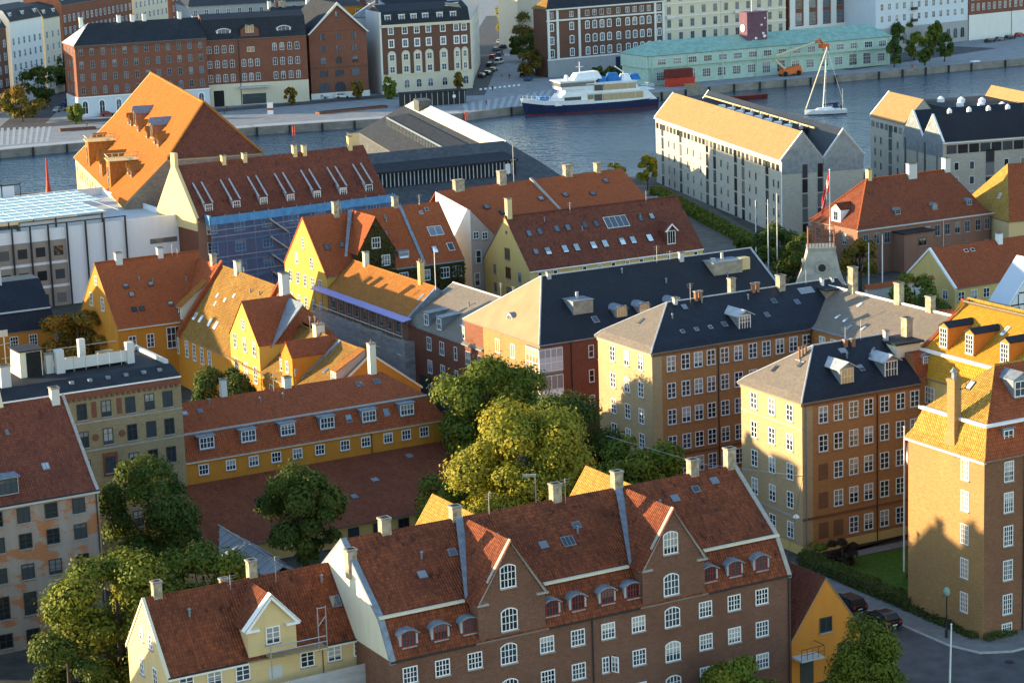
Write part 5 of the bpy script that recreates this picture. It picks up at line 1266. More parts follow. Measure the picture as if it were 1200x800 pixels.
A_ = House('unseen_shade_house', 'unseen town house added left of the black roofed house to cast shade', 'house', W(-94, 98), GA, 40, 20,  # unseen house, added and sized to shade the ochre fronts
           [(-.2, -.2, -.05, -.05, 12.0), (10, 10, -.05, -.05, 18.0)], 'cream', 'tile_red')
A_.wins('F', [2, 6, 10, 14, 18, 22, 26, 30, 34, 38], [10.6, 7.4, 4.2], w=1.2, h=1.7, one=True); A_.chimney(8, 10, 17, 19); A_.chimney(28, 10, 17, 19)
A2 = House('unseen_shade_house', 'unseen gabled town house added to shade the cream house gable', 'house', W(-116, -42), GA, 17, 14,  # out of view, added for the shade it casts on the cream gable
           [(-.2, -.2, -.05, -.05, 11.0), (7, 7, -.05, -.05, 17.0)], 'brick_red', 'tile_old')
A2.wins('F', [2, 5, 8, 11, 14], [8.8, 5.8, 2.6], w=1.2, h=1.6, one=True); A2.chimney(12, 7, 16, 18.6)

# roof clutter: aerials and small vents fixed to the ridges
rq = random.Random(21)
for H2 in (F, C, O_, V1, V2, G_, I_, E_, U_, M_, R_, D_, L_):
    rz_ = H2.lv[-1][4]
    for i in range(2):
        q = H2.L * rq.uniform(.25, .85); y = H2.lv[-1][0] + rq.uniform(-.6, -.2); z = H2.zf(min(y, H2.D / 2)); hh = rq.uniform(1.2, 2.4)
        k = MB(); k.tube([(q, y, z), (q, y, z + hh)], .028, 5)
        for j in range(3): w_ = .5 - .1 * j; k.tube([(q - w_, y, z + hh - .1 - j * .22), (q + w_, y, z + hh - .1 - j * .22)], .018, 4)
        k.build('antenna', 'steel_pole', H2.roof)
    for i in range(3):
        q = H2.L * rq.uniform(.15, .9); y = H2.lv[-1][0] * rq.uniform(.55, .9); z = H2.zf(min(y, H2.D / 2))
        k = MB(); k.lathe([(.1, z - .2), (.1, z + .45), (.17, z + .5), (.05, z + .62)], 8, 0, (q, y)); k.build('vent_pipe', 'zinc', H2.roof)
# ------------------------------------------------------------------ bright yellow roofed corner range behind the tower house
YR = House('yellow_roof_house', 'house with a brilliant yellow sunlit roof and three slate topped dormers', 'house', W(16.0, -26.5), GA - 90, 24, 13,
           [(-.3, -.3, -.05, -.05, 16.4), (.15, .15, -.05, -.05, 17.2), (.75, .75, -.05, -.05, 19.0), (7.0, 7.0, -.05, -.05, 23.6)], 'yellow_wall', 'tile_gold')
for q in (2.9, 7.0, 12.4): YR.dormer('F', q, 1.3, 19.5, 1.35, 2.3, 'gable', 'orange_wall', 'slate_dark', 3.2, .12, .4, ww=1.2, wh=2.0, win=dict(cols=3, rows=4), name='dormer')
for q, d in ((8.6, 4.6), (12.2, 5.2), (15.8, 3.4)): YR.skylight('F', q, d, .5, 1.3, 'white_paint', 'pale_sky_glass')
k = MB(); k.box(-.1, .45, 18.85, 24, .95, 19.12); k.build('cornice', 'white_paint', YR.root); YR.verge('L', 'tile_red', .35, .14, .1); YR.ridge('tile_amber', .15)
YR.wins('F', [2.5, 5.5, 8.5], [14.5, 11.5], w=1.1, h=1.8, cols=2, rows=3)
LK = House('link_house', 'narrow red mansard house squeezed between the brick block and the yellow roof', 'house', W(14.6, -28.4), GA, 3.2, 2.5,
           [(-.15, -.05, 0, 0, 16.5), (.9, .3, 0, 0, 18.9)], 'brick_orange', 'tile_red')
LK.dormer('F', 1.6, .45, 17.1, 1.1, 1.6, 'arch', 'lead', 'lead', 1.2, .1, .25, win=dict(cols=3, rows=4), name='dormer'); LK.wins('F', [1.6], [14.6, 11.6, 8.6], w=1.1, h=1.8, cols=2, rows=3)

# ------------------------------------------------------------------ roof turret with flag
tu = empty('roof_turret', W(44, 28), RAD(-5), 'flared zinc roof turret with round windows and a railed lookout', 'turret')
k = MB(); rings = [(4.1, 12.6), (3.1, 14.4), (2.35, 16.6), (1.9, 18.8), (1.75, 19.3)]
def sq(r, z): return [(-r, -r, z), (r, -r, z), (r, r, z), (-r, r, z)]
for (a, za), (b, zb_) in zip(rings, rings[1:]): k.hull(sq(a, za), sq(b, zb_))
k.build('roof', 'turret_zinc', tu); k = MB(); k.box(-1.85, -1.85, 19.3, 1.85, 1.85, 19.6); k.build('lookout_deck', 'turret_zinc', tu)
k = MB()
for i in range(9):
    p = -1.7 + 3.4 * i / 8
    for a, b in ((p, -1.7), (p, 1.7), (-1.7, p), (1.7, p)): k.tube([(a, b, 19.65), (a, b, 21.9)], .045, 5)
for z in (20.4, 21.2, 21.9):
    for s_ in (-1.7, 1.7): k.tube([(-1.7, s_, z), (1.7, s_, z)], .05, 5); k.tube([(s_, -1.7, z), (s_, 1.7, z)], .05, 5)
k.build('railing', 'rust_brown', tu)
for rz, nm in ((0, 0), (-math.pi / 2, 1)):
    d = link('round_dormer', None, tu, (0, 0, 0), rz)
    k = MB(); k.prism([(.85 * math.cos(i * math.pi / 8), 17.1 + .85 * math.sin(i * math.pi / 8)) for i in range(16)], 'y', -2.5, -1.6); k.build('dormer_ring', 'turret_zinc', d)
    k = MB(); k.prism([(.5 * math.cos(i * math.pi / 8), 17.1 + .5 * math.sin(i * math.pi / 8)) for i in range(16)], 'y', -2.53, -2.45); k.build('round_window', 'dark_glass', d)
k = MB(); k.box(-3.4, -3.4, 0, 3.4, 3.4, 12.7); k.build('wall', 'brick_orange', tu)
k = MB(); k.box(3.0, -6.0, 10, 4.4, -4.8, 16.4); k.build('chimney', 'chimney_brick', tu)
def flag_thing(name, label, x, y, z0, z1, fw, fh, ang, hang, seed, r=.07, cat='flagpole'):
    root = empty(name, (x, y, z0), ang, label, cat)
    p = MB(); p.tube([(0, 0, 0), (0, 0, z1 - z0)], r, 8, 0, r * .6); p.lathe([(.02, z1 - z0), (.13, z1 - z0 + .08), (.02, z1 - z0 + .2)], 8, 0); p.build('pole', 'white_pole', root)
    nx, nz = 22, 16; bm = {'flag_red': MB(), 'white_paint': MB()}
    def pt(i, j):
        s_, t_ = i / nx, j / nz
        drop = hang * s_
        x_ = fw * s_ * (1 - .55 * hang / max(fw, .1) * .4) * math.cos(.5 * hang / fw)
        return (.05 + x_, .22 * math.sin(s_ * 7 + t_ * 2.2) * s_ ** .5, z1 - z0 - .1 - fh * (1 - t_) - drop + .1 * math.sin(s_ * 5))
    for i in range(nx):
        for j in range(nz):
            cu, cv = (i + .5) / nx * 37, (j + .5) / nz * 28
            w_ = 12 <= cu <= 16 or 12 <= cv <= 16
            bm['white_paint' if w_ else 'flag_red'].poly([pt(i, j), pt(i + 1, j), pt(i + 1, j + 1), pt(i, j + 1)])
    m = MB(); m.v = bm['flag_red'].v + bm['white_paint'].v; nn = len(bm['flag_red'].v)
    m.f = bm['flag_red'].f + [[q + nn for q in f] for f in bm['white_paint'].f]; m.m = [0] * len(bm['flag_red'].f) + [1] * len(bm['white_paint'].f)
    m.build('flag', ['flag_red', 'white_paint'], root, fix=False)
    return root
p = W(44.4, 26.6); flag_thing('flagpole', 'white flagpole with a red and white cross flag on the turret lookout', p.x, p.y, 19.6, 29.6, 2.2, 2.4, RAD(165), 3.6, 1)
flag_thing('flagpole', 'tall white flagpole with a drooping red and white cross flag on the lawn', 38.3, 219.6, 0, 14.8, 2.1, 1.9, RAD(20), 4.2, 2, .11)

# ------------------------------------------------------------------ red hipped house, its neighbour, small yellow house, gate
K_ = House('hipped_house', 'broad red hipped house with three small eyebrow dormers and reddish walls', 'house', (58.0, 377.66, 0), 28.5, 28.2, 13.0,
           [(-.3, -.3, -.3, -.3, 7.8), (.4, .4, .4, .4, 8.35), (6.5, 6.5, 6.8, 4.0, 14.9)], 'brown_wall', 'tile_old_light')
K_.win('F', [(q, 5.9) for q in (1.67, 3.89, 6.12, 14.71, 16.77, 18.93, 21.11, 23.24, 25.58, 27.65)], w=1.15, h=1.9, cols=2, rows=2, fm='grey_frame')
K_.win('F', [(q, 2.4) for q in (14.71, 18.93, 23.24, 27.65)], w=1.15, h=1.7, cols=2, rows=2, fm='grey_frame'); K_.win('L', [(3.5, 5.9), (11, 5.9)], w=1.1, h=1.9, cols=2, rows=2, fm='grey_frame')
for q in (9.4, 17.3, 24.8): K_.dormer('F', q, 1.3, 9.2, 1.2, 1.1, 'arch', 'lead', 'lead', 1.8, .12, .4, win=dict(cols=2, rows=2, arch=.3, fm='grey_frame'), name='dormer')
K_.dormer('L', 6.5, .4, 8.2, 2.6, 2.3, 'gable', 'white_paint', 'tile_old', 4.0, .15, .9, ww=1.1, wh=1.5, win=dict(cols=2, rows=2, fm='grey_frame'), name='dormer')
K_.chimney(7.4, 6.6, 14, 16.6, .9, .9, 'cream'); K_.chimney(16.2, 6.2, 13.6, 16.8, 2.0, 1.0, 'pale_grey_render'); K_.chimney(24.0, 6.6, 13.6, 17.0, 1.3, 1.2, 'pale_grey_render')
k = MB(); k.box(7.4, -3.0, 0, 13.6, 0, 6.6); k.box(7.1, -3.3, 6.6, 13.8, .2, 6.8, 1); k.build('porch_wing', ['brown_wall', 'slate_dark'], K_.root); put_window(K_.root, 11.2, -3, 5.0, 0, w=1.6, h=1.3, cols=2, rows=1, fm='dark_frame')
K_.pipe('F', 18.0, 0, 7.8, 'white_pole'); K_.hips('tile_new', .15, True, False); K_.strip('cornice', 'pale_grey_render', 'F', -.2, 29.2, 7.5, 7.72, .32, .1)
KK = House('cream_house', 'cream house with a big red roof and sunlit yellow slope at the right edge', 'house', W(125.4, 85), GA - 12, 40, 18,
           [(-.2, -.2, -.1, 0, 6.9), (9, 9, 4.6, 0, 15.4)], 'cream', 'tile_red')
k = MB(); k.slab([(-.1, 18.2, 6.96), (-.1, -.2, 6.96), (4.6, 9, 15.46)], .03); k.build('sunlit_end_roof', 'tile_amber', KK.roof); KK.wins('F', [11.5, 15], [4.6], w=2.2, h=1.8, cols=2, rows=1, fm='dark_frame'); KK.skylight('L', 6.5, 1.8, .8, 1.0, 'white_paint', 'sky_glass'); KK.skylight('F', 12.8, 3.5, .8, 1.0, 'dark_metal', 'sky_glass')  # end roof slab in yellower tile, sunlight put into the colour
SY = House('yellow_cottage', 'low pale yellow cottage with a white edged gable and a red roof', 'house', (67.55, 343.6, 0), 28.6, 34, 12.2,
           [(-.2, -.2, -.1, 0, 4.05), (6.1, 6.1, -.1, 0, 9.4)], 'yellow_wall', 'tile_red')
SY.win('L', [(10.17, 3.1), (7.51, 3.0), (4.94, 2.9), (2.19, 2.8)], w=1.3, h=1.5, cols=2, rows=2); SY.win('F', [(1.22, 2.7), (3.71, 2.7), (6.15, 2.7), (13, 2.7)], w=1.3, h=1.5, cols=2, rows=2)
SY.verge('L', 'white_paint', .3, .12, .12); SY.chimney(13.4, 5.6, 8.3, 10.5, 1.0, .9, 'white_wall'); SY.skylight('F', 6.3, 5.0, .7, .6, 'white_paint', 'soot_and_shade'); SY.skylight('F', 7.6, 5.0, .7, .6, 'white_paint', 'soot_and_shade')
k = MB(); k.box(8.6, -.05, 0, 10.0, 0, 2.4); k.build('door', 'white_paint', SY.root)
g = empty('gate_wall', W(75, 58.5), RAD(GA), 'pale garden wall with a dark arched gateway and tiled coping', 'wall')
k = MB(); ar = [(5.0, 0), (5.0, 2.2)] + [(7 - 2 * math.cos(i * math.pi / 8), 2.2 + 1.5 * math.sin(i * math.pi / 8)) for i in range(1, 8)] + [(9.0, 2.2), (9.0, 0)]
k.prism([(0, 0)] + ar + [(12.5, 0), (12.5, 5.4), (0, 5.4)], 'y', 0, .6); k.build('wall', 'pale_grey_render', g)
k = MB(); k.hull([(-.2, -.3, 5.4), (12.7, -.3, 5.4), (12.7, .9, 5.4), (-.2, .9, 5.4)], [(-.2, .2, 6.0), (12.7, .2, 6.0), (12.7, .4, 6.0), (-.2, .4, 6.0)]); k.build('coping', 'tile_new', g)
LB = House('outbuilding', 'long low red roofed outbuilding between the gate and the slate wing', 'building', W(55, 44), GA - 40, 34, 7,
           [(-.2, -.2, 0, 0, 3.6), (3.5, 3.5, 0, 0, 6.6)], 'brown_wall', 'tile_red')
LB.skylight('F', 5, 1.5, .7, .9, 'zinc_light', 'sky_glass'); LB.wins('F', [8, 12, 16], [2], w=1.1, h=1.3, cols=2, rows=2)
TH = House('half_timbered_house', 'white half timbered house with black beams and a pale roof at the right edge', 'house', W(96.8, 40), GA + 90, 4.6, 10,
           [(-.1, -.3, -.1, 0, 4.4), (5, 5, -.1, 0, 10.6)], 'white_wall', 'far_bluewhite')
k = MB()
for z in (1.2, 2.8, 4.3): k.box(-.04, 0, z - .1, -.003, 10, z + .1)
for z, a in ((6.0, 1.5), (7.6, 2.8)): k.box(-.04, a, z - .1, -.003, 10 - a, z + .1)
for i in range(9): y = i * 1.22; k.box(-.045, y, 0, -.004, y + .15, min(4.3 + 1.2 * min(y, 9.8 - y), 9.8))
k.build('beam', 'tar_black', TH.root)
for z in (3.5, 1.9): TH.win('L', [(8.7, z), (6.2, z), (3.8, z)], w=1.0, h=1.2, cols=2, rows=2)
TH.win('B', [(1.6, 2.6)], w=1.1, h=1.4, cols=2, rows=2); TH.verge('L', 'white_paint', .2, .1, .1)

# ------------------------------------------------------------------ building with blue scaffold sheets
B_ = House('brick_block', 'dark brick block with seven white dormers and a stepped yellow end gable', 'building', (-51.58, 379.85, 0), 33, 36.5, 15.5,
           [(-.2, -.2, -.05, -.05, 12.8), (7.75, 7.75, -.05, -.05, 21.2)], 'brick_red', 'tile_brown')
for i in range(7): 
    q = 2.6 + i * 5.15
    g = B_.dormer('F', q, 1.0, 13.7, 1.5, 1.5, 'flat', 'zinc_light', 'tile_brown', 2.2, .08, ww=1.3, wh=1.35, win=dict(cols=3, rows=2), name='dormer', tilt=.35)
    k = MB()
    for sg in (-1, 1): k.hull([(sg * .8 - .12, .1, 1.45), (sg * .8 + .12, .1, 1.45), (sg * .8 + .12, 4.0, 4.55), (sg * .8 - .12, 4.0, 4.55)], [(sg * .8 - .12, .1, 1.75), (sg * .8 + .12, .1, 1.75), (sg * .8 + .12, 4.0, 4.75), (sg * .8 - .12, 4.0, 4.75)])
    k.build('cheek_flashing', 'zinc_light', g)
    B_.win('F', [(q - .2, 11.3), (q - .2, 7.8), (q - .2, 4.3)], w=1.9, h=2.1, cols=3, rows=3, fm='white_paint')
for q, z0 in ((8.9, 19.6), (12.9, 19.6), (22.6, 20), (24.5, 19.8), (33.6, 20.5)): B_.chimney(q, 7.4, z0, z0 + 2.6, .85, .8, 'cream')
B_.chimney(35.6, 9.6, 18, 23.4, 2.0, 1.6, 'cream')
k = MB(); k.prism([(0, 11.0), (0, 13.0), (7.0, 21.0), (7.0, 23.4), (8.6, 23.4), (8.6, 21.0), (15.5, 13.0), (15.5, 11.0)], 'x', -.35, .3); k.build('end_gable', 'cream', B_.root)
k = MB(); k.box(-.1, -.02, 0, 1.6, .02, 12.4); k.build('corner_strip', 'brown_wall', B_.root)
sc = empty('scaffold', (-51.58, 379.85, 0), RAD(33), 'tube scaffold with blue netting and zigzag stairs on the dark brick block', 'scaffold')
for i in range(14):
    k = MB(); k.tube([(1.6 + i * 2.7, -1.5, 0), (1.6 + i * 2.7, -1.5, 13.6)], .06); k.build('pole', 'steel_pole', sc)
for z in (2.6, 5.4, 8.9, 12.2):
    k = MB(); k.box(1.5, -1.5, z, 36.9, -.3, z + .09); k.build('deck', 'steel_pole', sc)
for z in (3.6, 6.4, 9.9, 11.0): k = MB(); k.tube([(1.5, -1.72, z), (37.2, -1.72, z)], .06, 4); k.build('rail', 'zinc_light', sc)
k = MB(); k.box(1.5, -1.66, 0, 37.2, -1.64, 12.0); k.build('netting', 'net_blue', sc)
k = MB(); k.box(1.5, -1.72, 12.0, 37.2, -1.66, 13.35); k.build('top_sheet', 'blue_sheet', sc)
k = MB(); k.box(1.3, -1.6, 11.8, 1.5, .2, 13.6); k.build('top_sheet', 'blue_sheet', sc)
for i in range(4):
    k = MB(); z = 11.8 - i * 3.0; k.hull([(12.2, -2.3, z), (12.2, -1.7, z), (15.6, -1.7, z - 2.6), (15.6, -2.3, z - 2.6)], [(12.2, -2.3, z + .25), (12.2, -1.7, z + .25), (15.6, -1.7, z - 2.35), (15.6, -2.3, z - 2.35)]); k.build('stair', 'steel_pole', sc)

# ------------------------------------------------------------------ great orange roofed warehouse
EP = House('warehouse', 'old warehouse with an enormous bright orange roof and a half hipped end', 'warehouse', (-88.03, 469.39, 0), -73.32, 73.3, 33.0,
           [(-.3, -.3, -.2, -.1, 12.75), (8.1, 8.1, -.2, -.1, 20.4), (16.5, 16.5, -.2, 8.5, 29.0)], 'cream', 'tile_flame')
k = MB(); a, b = EP.lv[1], EP.lv[2]; k.slab([(73.4, 8.1, 20.46), (73.4, 24.9, 20.46), (64.8, 16.5, 29.06)], .04); k.build('half_hip', 'tile_brown', EP.roof)  # half hip overlaid in darker tile, its shade put into the colour
k = MB(); k.prism([(-.0, 11.5), (33, 11.5), (33, 12.6), (24.9, 20.1), (8.1, 20.1), (0, 12.6)], 'x', 73.32, 73.4); k.build('end_wall', 'stone_rubble', EP.root)
EP.win('R', [(12.6, 18.2), (15.1, 18.4), (22.4, 18.2), (3.8, 11.0), (6.2, 11.0)], w=1.3, h=1.9, cols=1, rows=1, arch=.6, fm='brown_frame', gm='dim_glass')
for q in [3 + 4.2 * i for i in range(17)]: EP.win('F', [(q, 10.3), (q, 6.6), (q, 2.8)], w=1.2, h=2.2, cols=1, rows=2, fm='cream', gm='dim_glass', one=True, sill=False)
EPD = dict(cols=1, rows=1, fm='cream', gm='dim_glass')
for q in (15, 47): # gabled hoist bays with flat railed tops
    g = EP.dormer('F', q + 4, .4, 11.8, 5.0, 6.4, 'flat', 'tile_orange', 'cream', 6.4, .3, ww=2.0, wh=4.2, win=dict(cols=1, rows=2, fm='cream', gm='dim_glass'), name='hoist_bay', rname='bay_deck')
    k = MB()
    for sx_ in (-2.6, 2.6): k.tube([(sx_, -.2, 7.2), (sx_, 6.2, 7.2)], .07, 5)
    k.tube([(-2.6, -.2, 7.2), (2.6, -.2, 7.2)], .07, 5)
    for i in range(6): k.tube([(-2.6, i * 1.2, 6.4), (-2.6, i * 1.2, 7.2)], .05, 4); k.tube([(2.6, i * 1.2, 6.4), (2.6, i * 1.2, 7.2)], .05, 4)
    k.build('deck_rail', 'cream', g)
EP.dormer('F', 37.5, .6, 12.2, 4.0, 4.2, 'gable', 'tile_orange', 'tile_orange', 5.5, .4, 1.8, ww=1.6, wh=3.2, win=EPD, name='dormer')
for q, d in ((20.5, 8.6), (24.0, 8.6), (34.0, 8.6), (45.5, 8.6), (55, 8.6), (59.5, 8.6), (57.0, 3.2), (61.0, 3.2), (8, 3.2)): EP.dormer('F', q, d, EP.zf(d) + .3, 1.5, 1.3, 'gable', 'brown_wall', 'tile_orange', 2.4, .25, .7, win=EPD, name='dormer')
for q in (27.5, 49.5): EP.dormer('F', q, 9.0, 21.4, 2.6, 2.8, 'gable', 'brown_wall', 'lead', 4.0, .3, 1.0, win=EPD, name='dormer')
EP.ridge('tile_orange', .25); k = MB(); k.tube([(73.3, 8.1, 20.6), (64.8, 16.5, 29.2)], .22, 6); k.tube([(73.3, 24.9, 20.6), (64.8, 16.5, 29.2)], .22, 6); k.build('hip_cap', 'tile_orange', EP.roof); EP.verge('L', 'cream', .4, .1, .1)

# ------------------------------------------------------------------ white modern office with glass canopy
WH = empty('office_building', (-80.94, 372.5, 0), RAD(28.6), 'white modern office with square windows and a pale blue glass roof canopy', 'building')
k = MB(); k.box(-38, 0, 0, 28.6, 38.5, 12.0); k.box(28.2, 0, 12.0, 28.6, 38.5, 13.0); k.box(-38, 0, 12.0, 28.6, .4, 13.0); k.box(-38, 38.1, 12.0, 28.6, 38.5, 13.4); k.build('wall', 'white_wall', WH)
k = MB(); k.box(-37.6, .4, 12.0, 28.2, 38.1, 12.12); k.build('roof', 'pale_grey_render', WH)
for i in range(11):
    q = 5.95 - i * 3.05
    for z in (9.3, 5.35, 1.4):
        b = MB(); b.box(q - .05, -.12, z - 1.7, q + 2.85, -.004, z + 1.75); p = b.build('panel', 'beige_panel', WH)
        b = MB(); b.box(q + .65, -.15, z - .85, q + 2.25, -.122, z + .75); b.build('window', 'dim_glass', p)
k = MB()
for q in [5.9 - 3.05 * i for i in range(1, 12)] + [5.9, 9.1, 12.3, 15.5, 19.2]: k.box(q - .14, -.5, 0, q + .06, -.126, 13.7)
k.box(-38, -.5, 13.7, 19.3, -.2, 13.85); k.build('fin', 'dark_metal', WH)
for z in (9.0, 5.2): b = MB(); b.box(23.4, -.05, z - .55, 28.2, -.004, z + .3); b.build('window', 'dim_glass', WH)
k = MB(); k.box(-37, 1.5, 14.45, 16.8, 15.0, 14.6); k.box(4.5, 15.0, 14.45, 20.5, 29.0, 14.6); k.box(-37, 15, 14.45, 4.5, 22.0, 14.6); k.build('glass_canopy', 'solar_glass', WH)
k = MB()
for i in range(24): k.box(-36.5 + i * 2.4, 1.4, 14.6, -36.42 + i * 2.4, 29.0 if 4.4 < -36.5 + i * 2.4 else 22, 14.66)
for y in (1.5, 5, 8.5, 12, 15): k.box(-37, y, 14.601, 16.8, y + .1, 14.67)
for y in (18.5, 22, 25.5, 28.9): k.box(-37 if y < 22.5 else 4.5, y, 14.601, 20.4, y + .1, 14.67)
k.build('canopy_bar', 'zinc_light', WH)
k = MB()
for q in (-30, -20, -10, 0, 8, 16): 
    for y in (2, 14.5): k.tube([(q, y, 12.1), (q, y, 14.45)], .12, 6)
for y in (22, 28.5): k.tube([(19.5, y, 12.1), (19.5, y, 14.45)], .12, 6); k.tube([(5.5, y, 12.1), (5.5, y, 14.45)], .12, 6)
k.build('canopy_post', 'dark_metal', WH)
k = MB(); k.box(2, 2.2, 12.1, 16.6, 3.4, 14.0); k.box(-6, 1.0, 12.1, 1.0, 4, 13.2); k.build('plant_room', 'pale_grey_render', WH)
k = MB(); k.box(-38, 37.9, 13.4, 12, 38.3, 15.4); k.build('rear_screen', 'white_wall', WH); k = MB()
for i in range(16): k.box(-38 + i * 3.4, 37.8, 13.4, -37.85 + i * 3.4, 37.896, 15.8)
k.box(-38, 37.8, 15.4, 13, 38.3, 15.6); k.build('screen_post', 'dark_metal', WH)

# ------------------------------------------------------------------ grey sheds by the water
GR = House('harbour_shed', 'long grey fibre cement shed with a clerestory band of dark windows', 'building', (-38.1, 441.7, 0), 26.16, 57.0, 24.0,
           [(-9.0, -6, 0, -.2, 2.6), (4.0, 5, 0, 5.5, 9.2), (10, 14, 0, 10, 12.9)], 'fibre_grey', 'fibre_grey', wall=False)
k = MB(); k.box(.1, -8, 0, 56.5, 29, 2.4); k.prism([(-8, 2.4), (29, 2.4), (18, 9.0), (10, 12.6), (4, 8.9)], 'x', .1, .5); k.build('wall', 'fibre_grey', GR.root)
c = link('clerestory', None, GR.root, (0, 0, 0))
k = MB(); k.hull([(13.2, 0, 6.6), (44.6, 0, 6.6), (44.6, 5.6, 9.4), (13.2, 5.6, 9.4)], [(13.2, 0, 10.1), (44.6, 0, 10.1), (44.6, 5.6, 10.9), (13.2, 5.6, 10.9)]); k.hull([(12.8, -.6, 10.1), (45.0, -.6, 10.1), (45, 5.8, 11.0), (12.8, 5.8, 11.0)], [(12.8, -.6, 10.4), (45.0, -.6, 10.4), (45, 5.8, 11.3), (12.8, 5.8, 11.3)], 1); k.build('clerestory_box', ['tar_black', 'roof_felt'], c)
k = MB()
for i in range(36): k.box(13.5 + i * .86, -.1, 7.3, 13.72 + i * .86, -.004, 10.0)
k.build('mullion', 'zinc_light', c); k = MB(); k.box(13.4, -.04, 7.4, 44.4, -.002, 9.9); k.build('window', 'dim_glass', c)
k = MB(); k.box(42.2, -.2, 7.6, 43.3, -.11, 9.6); k.build('open_shutter', 'white_paint', c)
G1 = House('harbour_shed', 'grey saw tooth roofed harbour shed with a narrow strip coloured as sunlight beside the water', 'building', (-35.8, 562.4, 0), -76.2, 92, 24,
           [(-.3, -.3, 0, 0, 4.9), (14.5, 9.5, 0, 0, 12.0)], 'fibre_grey', 'fibre_shaded')
c = link('saw_tooth', None, G1.root, (0, 0, 0))
k = MB(); k.hull([(12, 5.0, 6), (90, 5.0, 6), (90, 10, 6), (12, 10, 6)], [(12, 5.0, 9.3), (90, 5.0, 9.3), (90, 9.6, 10.1), (12, 9.6, 10.1)]); k.build('saw_tooth_roof', 'roof_felt', c)
k = MB(); k.box(12, 4.95, 7.5, 90, 4.997, 9.1); k.build('window', 'dim_glass', c)
k = MB()
for i in range(48): k.box(12 + i * 1.6, 4.88, 7.4, 12.2 + i * 1.6, 4.95, 9.2)
k.box(12, 4.7, 9.2, 90, 5.0, 9.5); k.build('mullion', 'zinc', c)
k = MB(); k.slab([(1, 11.6, 10.66), (90, 11.6, 10.66), (90, 14.4, 12.02), (1, 14.4, 12.02)], .05); k.build('painted_sun_strip', 'cream_pale', G1.roof)  # cream slab painted as the sunlit band below the ridge
k = MB(); k.box(11, 11.8, 10, 17, 15.0, 13.4); k.build('roof_block', 'fibre_grey', G1.roof); G1.ridge('zinc_light', .2)
for q in range(18, 70, 6): G1.skylight('F', q, 12.6, .5, .5, 'dark_metal', 'dim_glass')

# ------------------------------------------------------------------ pale stone double gabled warehouses
def warehouse(H_, L, slots, wins_, pairs, hs):
    for q in slots:
        for i in range(5):
            b = MB(); z = 1.6 + i * 2.75; b.box(q - .75, -.05, z - 1.3, q + .75, -.004, z + 1.15); b.build('loggia_window', 'dim_glass', H_.root)
    H_.wins('F', wins_, [1.9, 4.7, 7.4, 10.1], w=.75, h=1.5, cols=1, rows=1, fm='grey_frame', one=True, sill=False)
    q = .6
    while q < L - 2:
        b = MB(); b.box(q, -.06, 12.6, q + 1.5, -.004, 13.8); b.build('attic_window', 'dim_glass', H_.root); q += 2.35
W1 = House('warehouse', 'pale stone canal warehouse with twin gables and a long sunlit orange slope', 'warehouse', (32.43, 493.82, -.8), -76.25, 76.3, 8.1,
           [(-.25, 0, -.15, -.15, 14.9), (4.05, 4.05, -.15, -.15, 19.9)], 'stone_pale', 'tile_tan')
warehouse(W1, 76, (4.73, 17.0, 34.0, 38.6, 51.0, 55.3, 68.5), (9.1, 12.7, 21.6, 25.3, 30.0, 42.5, 46.5, 59, 62.5, 72, 74.5), 0, 0)
k = MB(); k.slab([(-.15, 8.15, 14.95), (76.45, 8.15, 14.95), (76.45, 4.05, 19.94), (-.15, 4.05, 19.94)], .04); k.build('rear_slope', 'slate_blue', W1.roof)
W1b = House('warehouse', 'far half of the twin gabled warehouse with a slate valley and roof vents', 'warehouse', (32.43 + 8.15 * math.sin(RAD(76.25)), 493.82 + 8.15 * math.cos(RAD(76.25)), -.8), -76.25, 76.3, 7.9,
            [(0, -.25, -.15, -.15, 14.9), (3.9, 4.0, -.15, -.15, 19.9)], 'stone_pale', 'slate_blue')
k = MB(); k.slab([(52, 0, 14.95), (0, 0, 14.95), (0, 3.9, 19.94), (52, 3.9, 19.94)], .04) if False else None
for H_, ys in ((W1, (2.6, 6.2)), (W1b, (1.5, 5.8))):
    b = MB(); b.box(75.9, -.01 if H_ is W1 else 0, 12.2, 76.36, H_.D - .01, 15.0); b.prism([(0, 15.0), (H_.D, 15.0), (H_.D / 2, 19.6)], 'x', 76.31, 76.36); b.build('gable_panel', 'zinc', H_.root)
    H_.verge('R', 'white_paint', .3, .12, .12); H_.verge('L', 'white_paint', .3, .12, .12)
for H_, q in ((W1, 4.5), (W1, 7.5)):
    for i in range(5):
        b = MB(); z = 1.6 + i * 2.75; b.box(76.31, q - .5, z - 1.3, 76.38, q + .5, z + 1.2); b.build('loggia_window', 'dim_glass', H_.root)
W1.strip('gutter', 'white_paint', 'F', -.1, 76.4, 14.55, 14.75, .35, .2); W1.strip('corner_trim', 'white_paint', 'F', 76.05, 76.38, 0, 14.6, .06, .004)
k = MB(); k.box(2, 4.7, 15, 62, 11.6, 18.5); k.build('flat_deck', 'roof_felt', W1.roof)
for i in range(8): 
    b = MB(); b.box(22 + i * 5.4, 6.6, 18.5, 23.6 + i * 5.4, 7.7, 19.3); b.build('roof_vent', 'white_paint', W1.roof); b = MB(); b.lathe([(.4, 18.5), (.4, 19.2), (.1, 19.5)], 8, 0, (25.0 + i * 5.4, 9.0)); b.build('roof_vent', 'zinc_light', W1.roof)
k = MB(); k.tube([(2, 10.5, 19.0), (66, 10.5, 19.0)], .18, 5); k.build('deck_rail', 'cream', W1.roof)

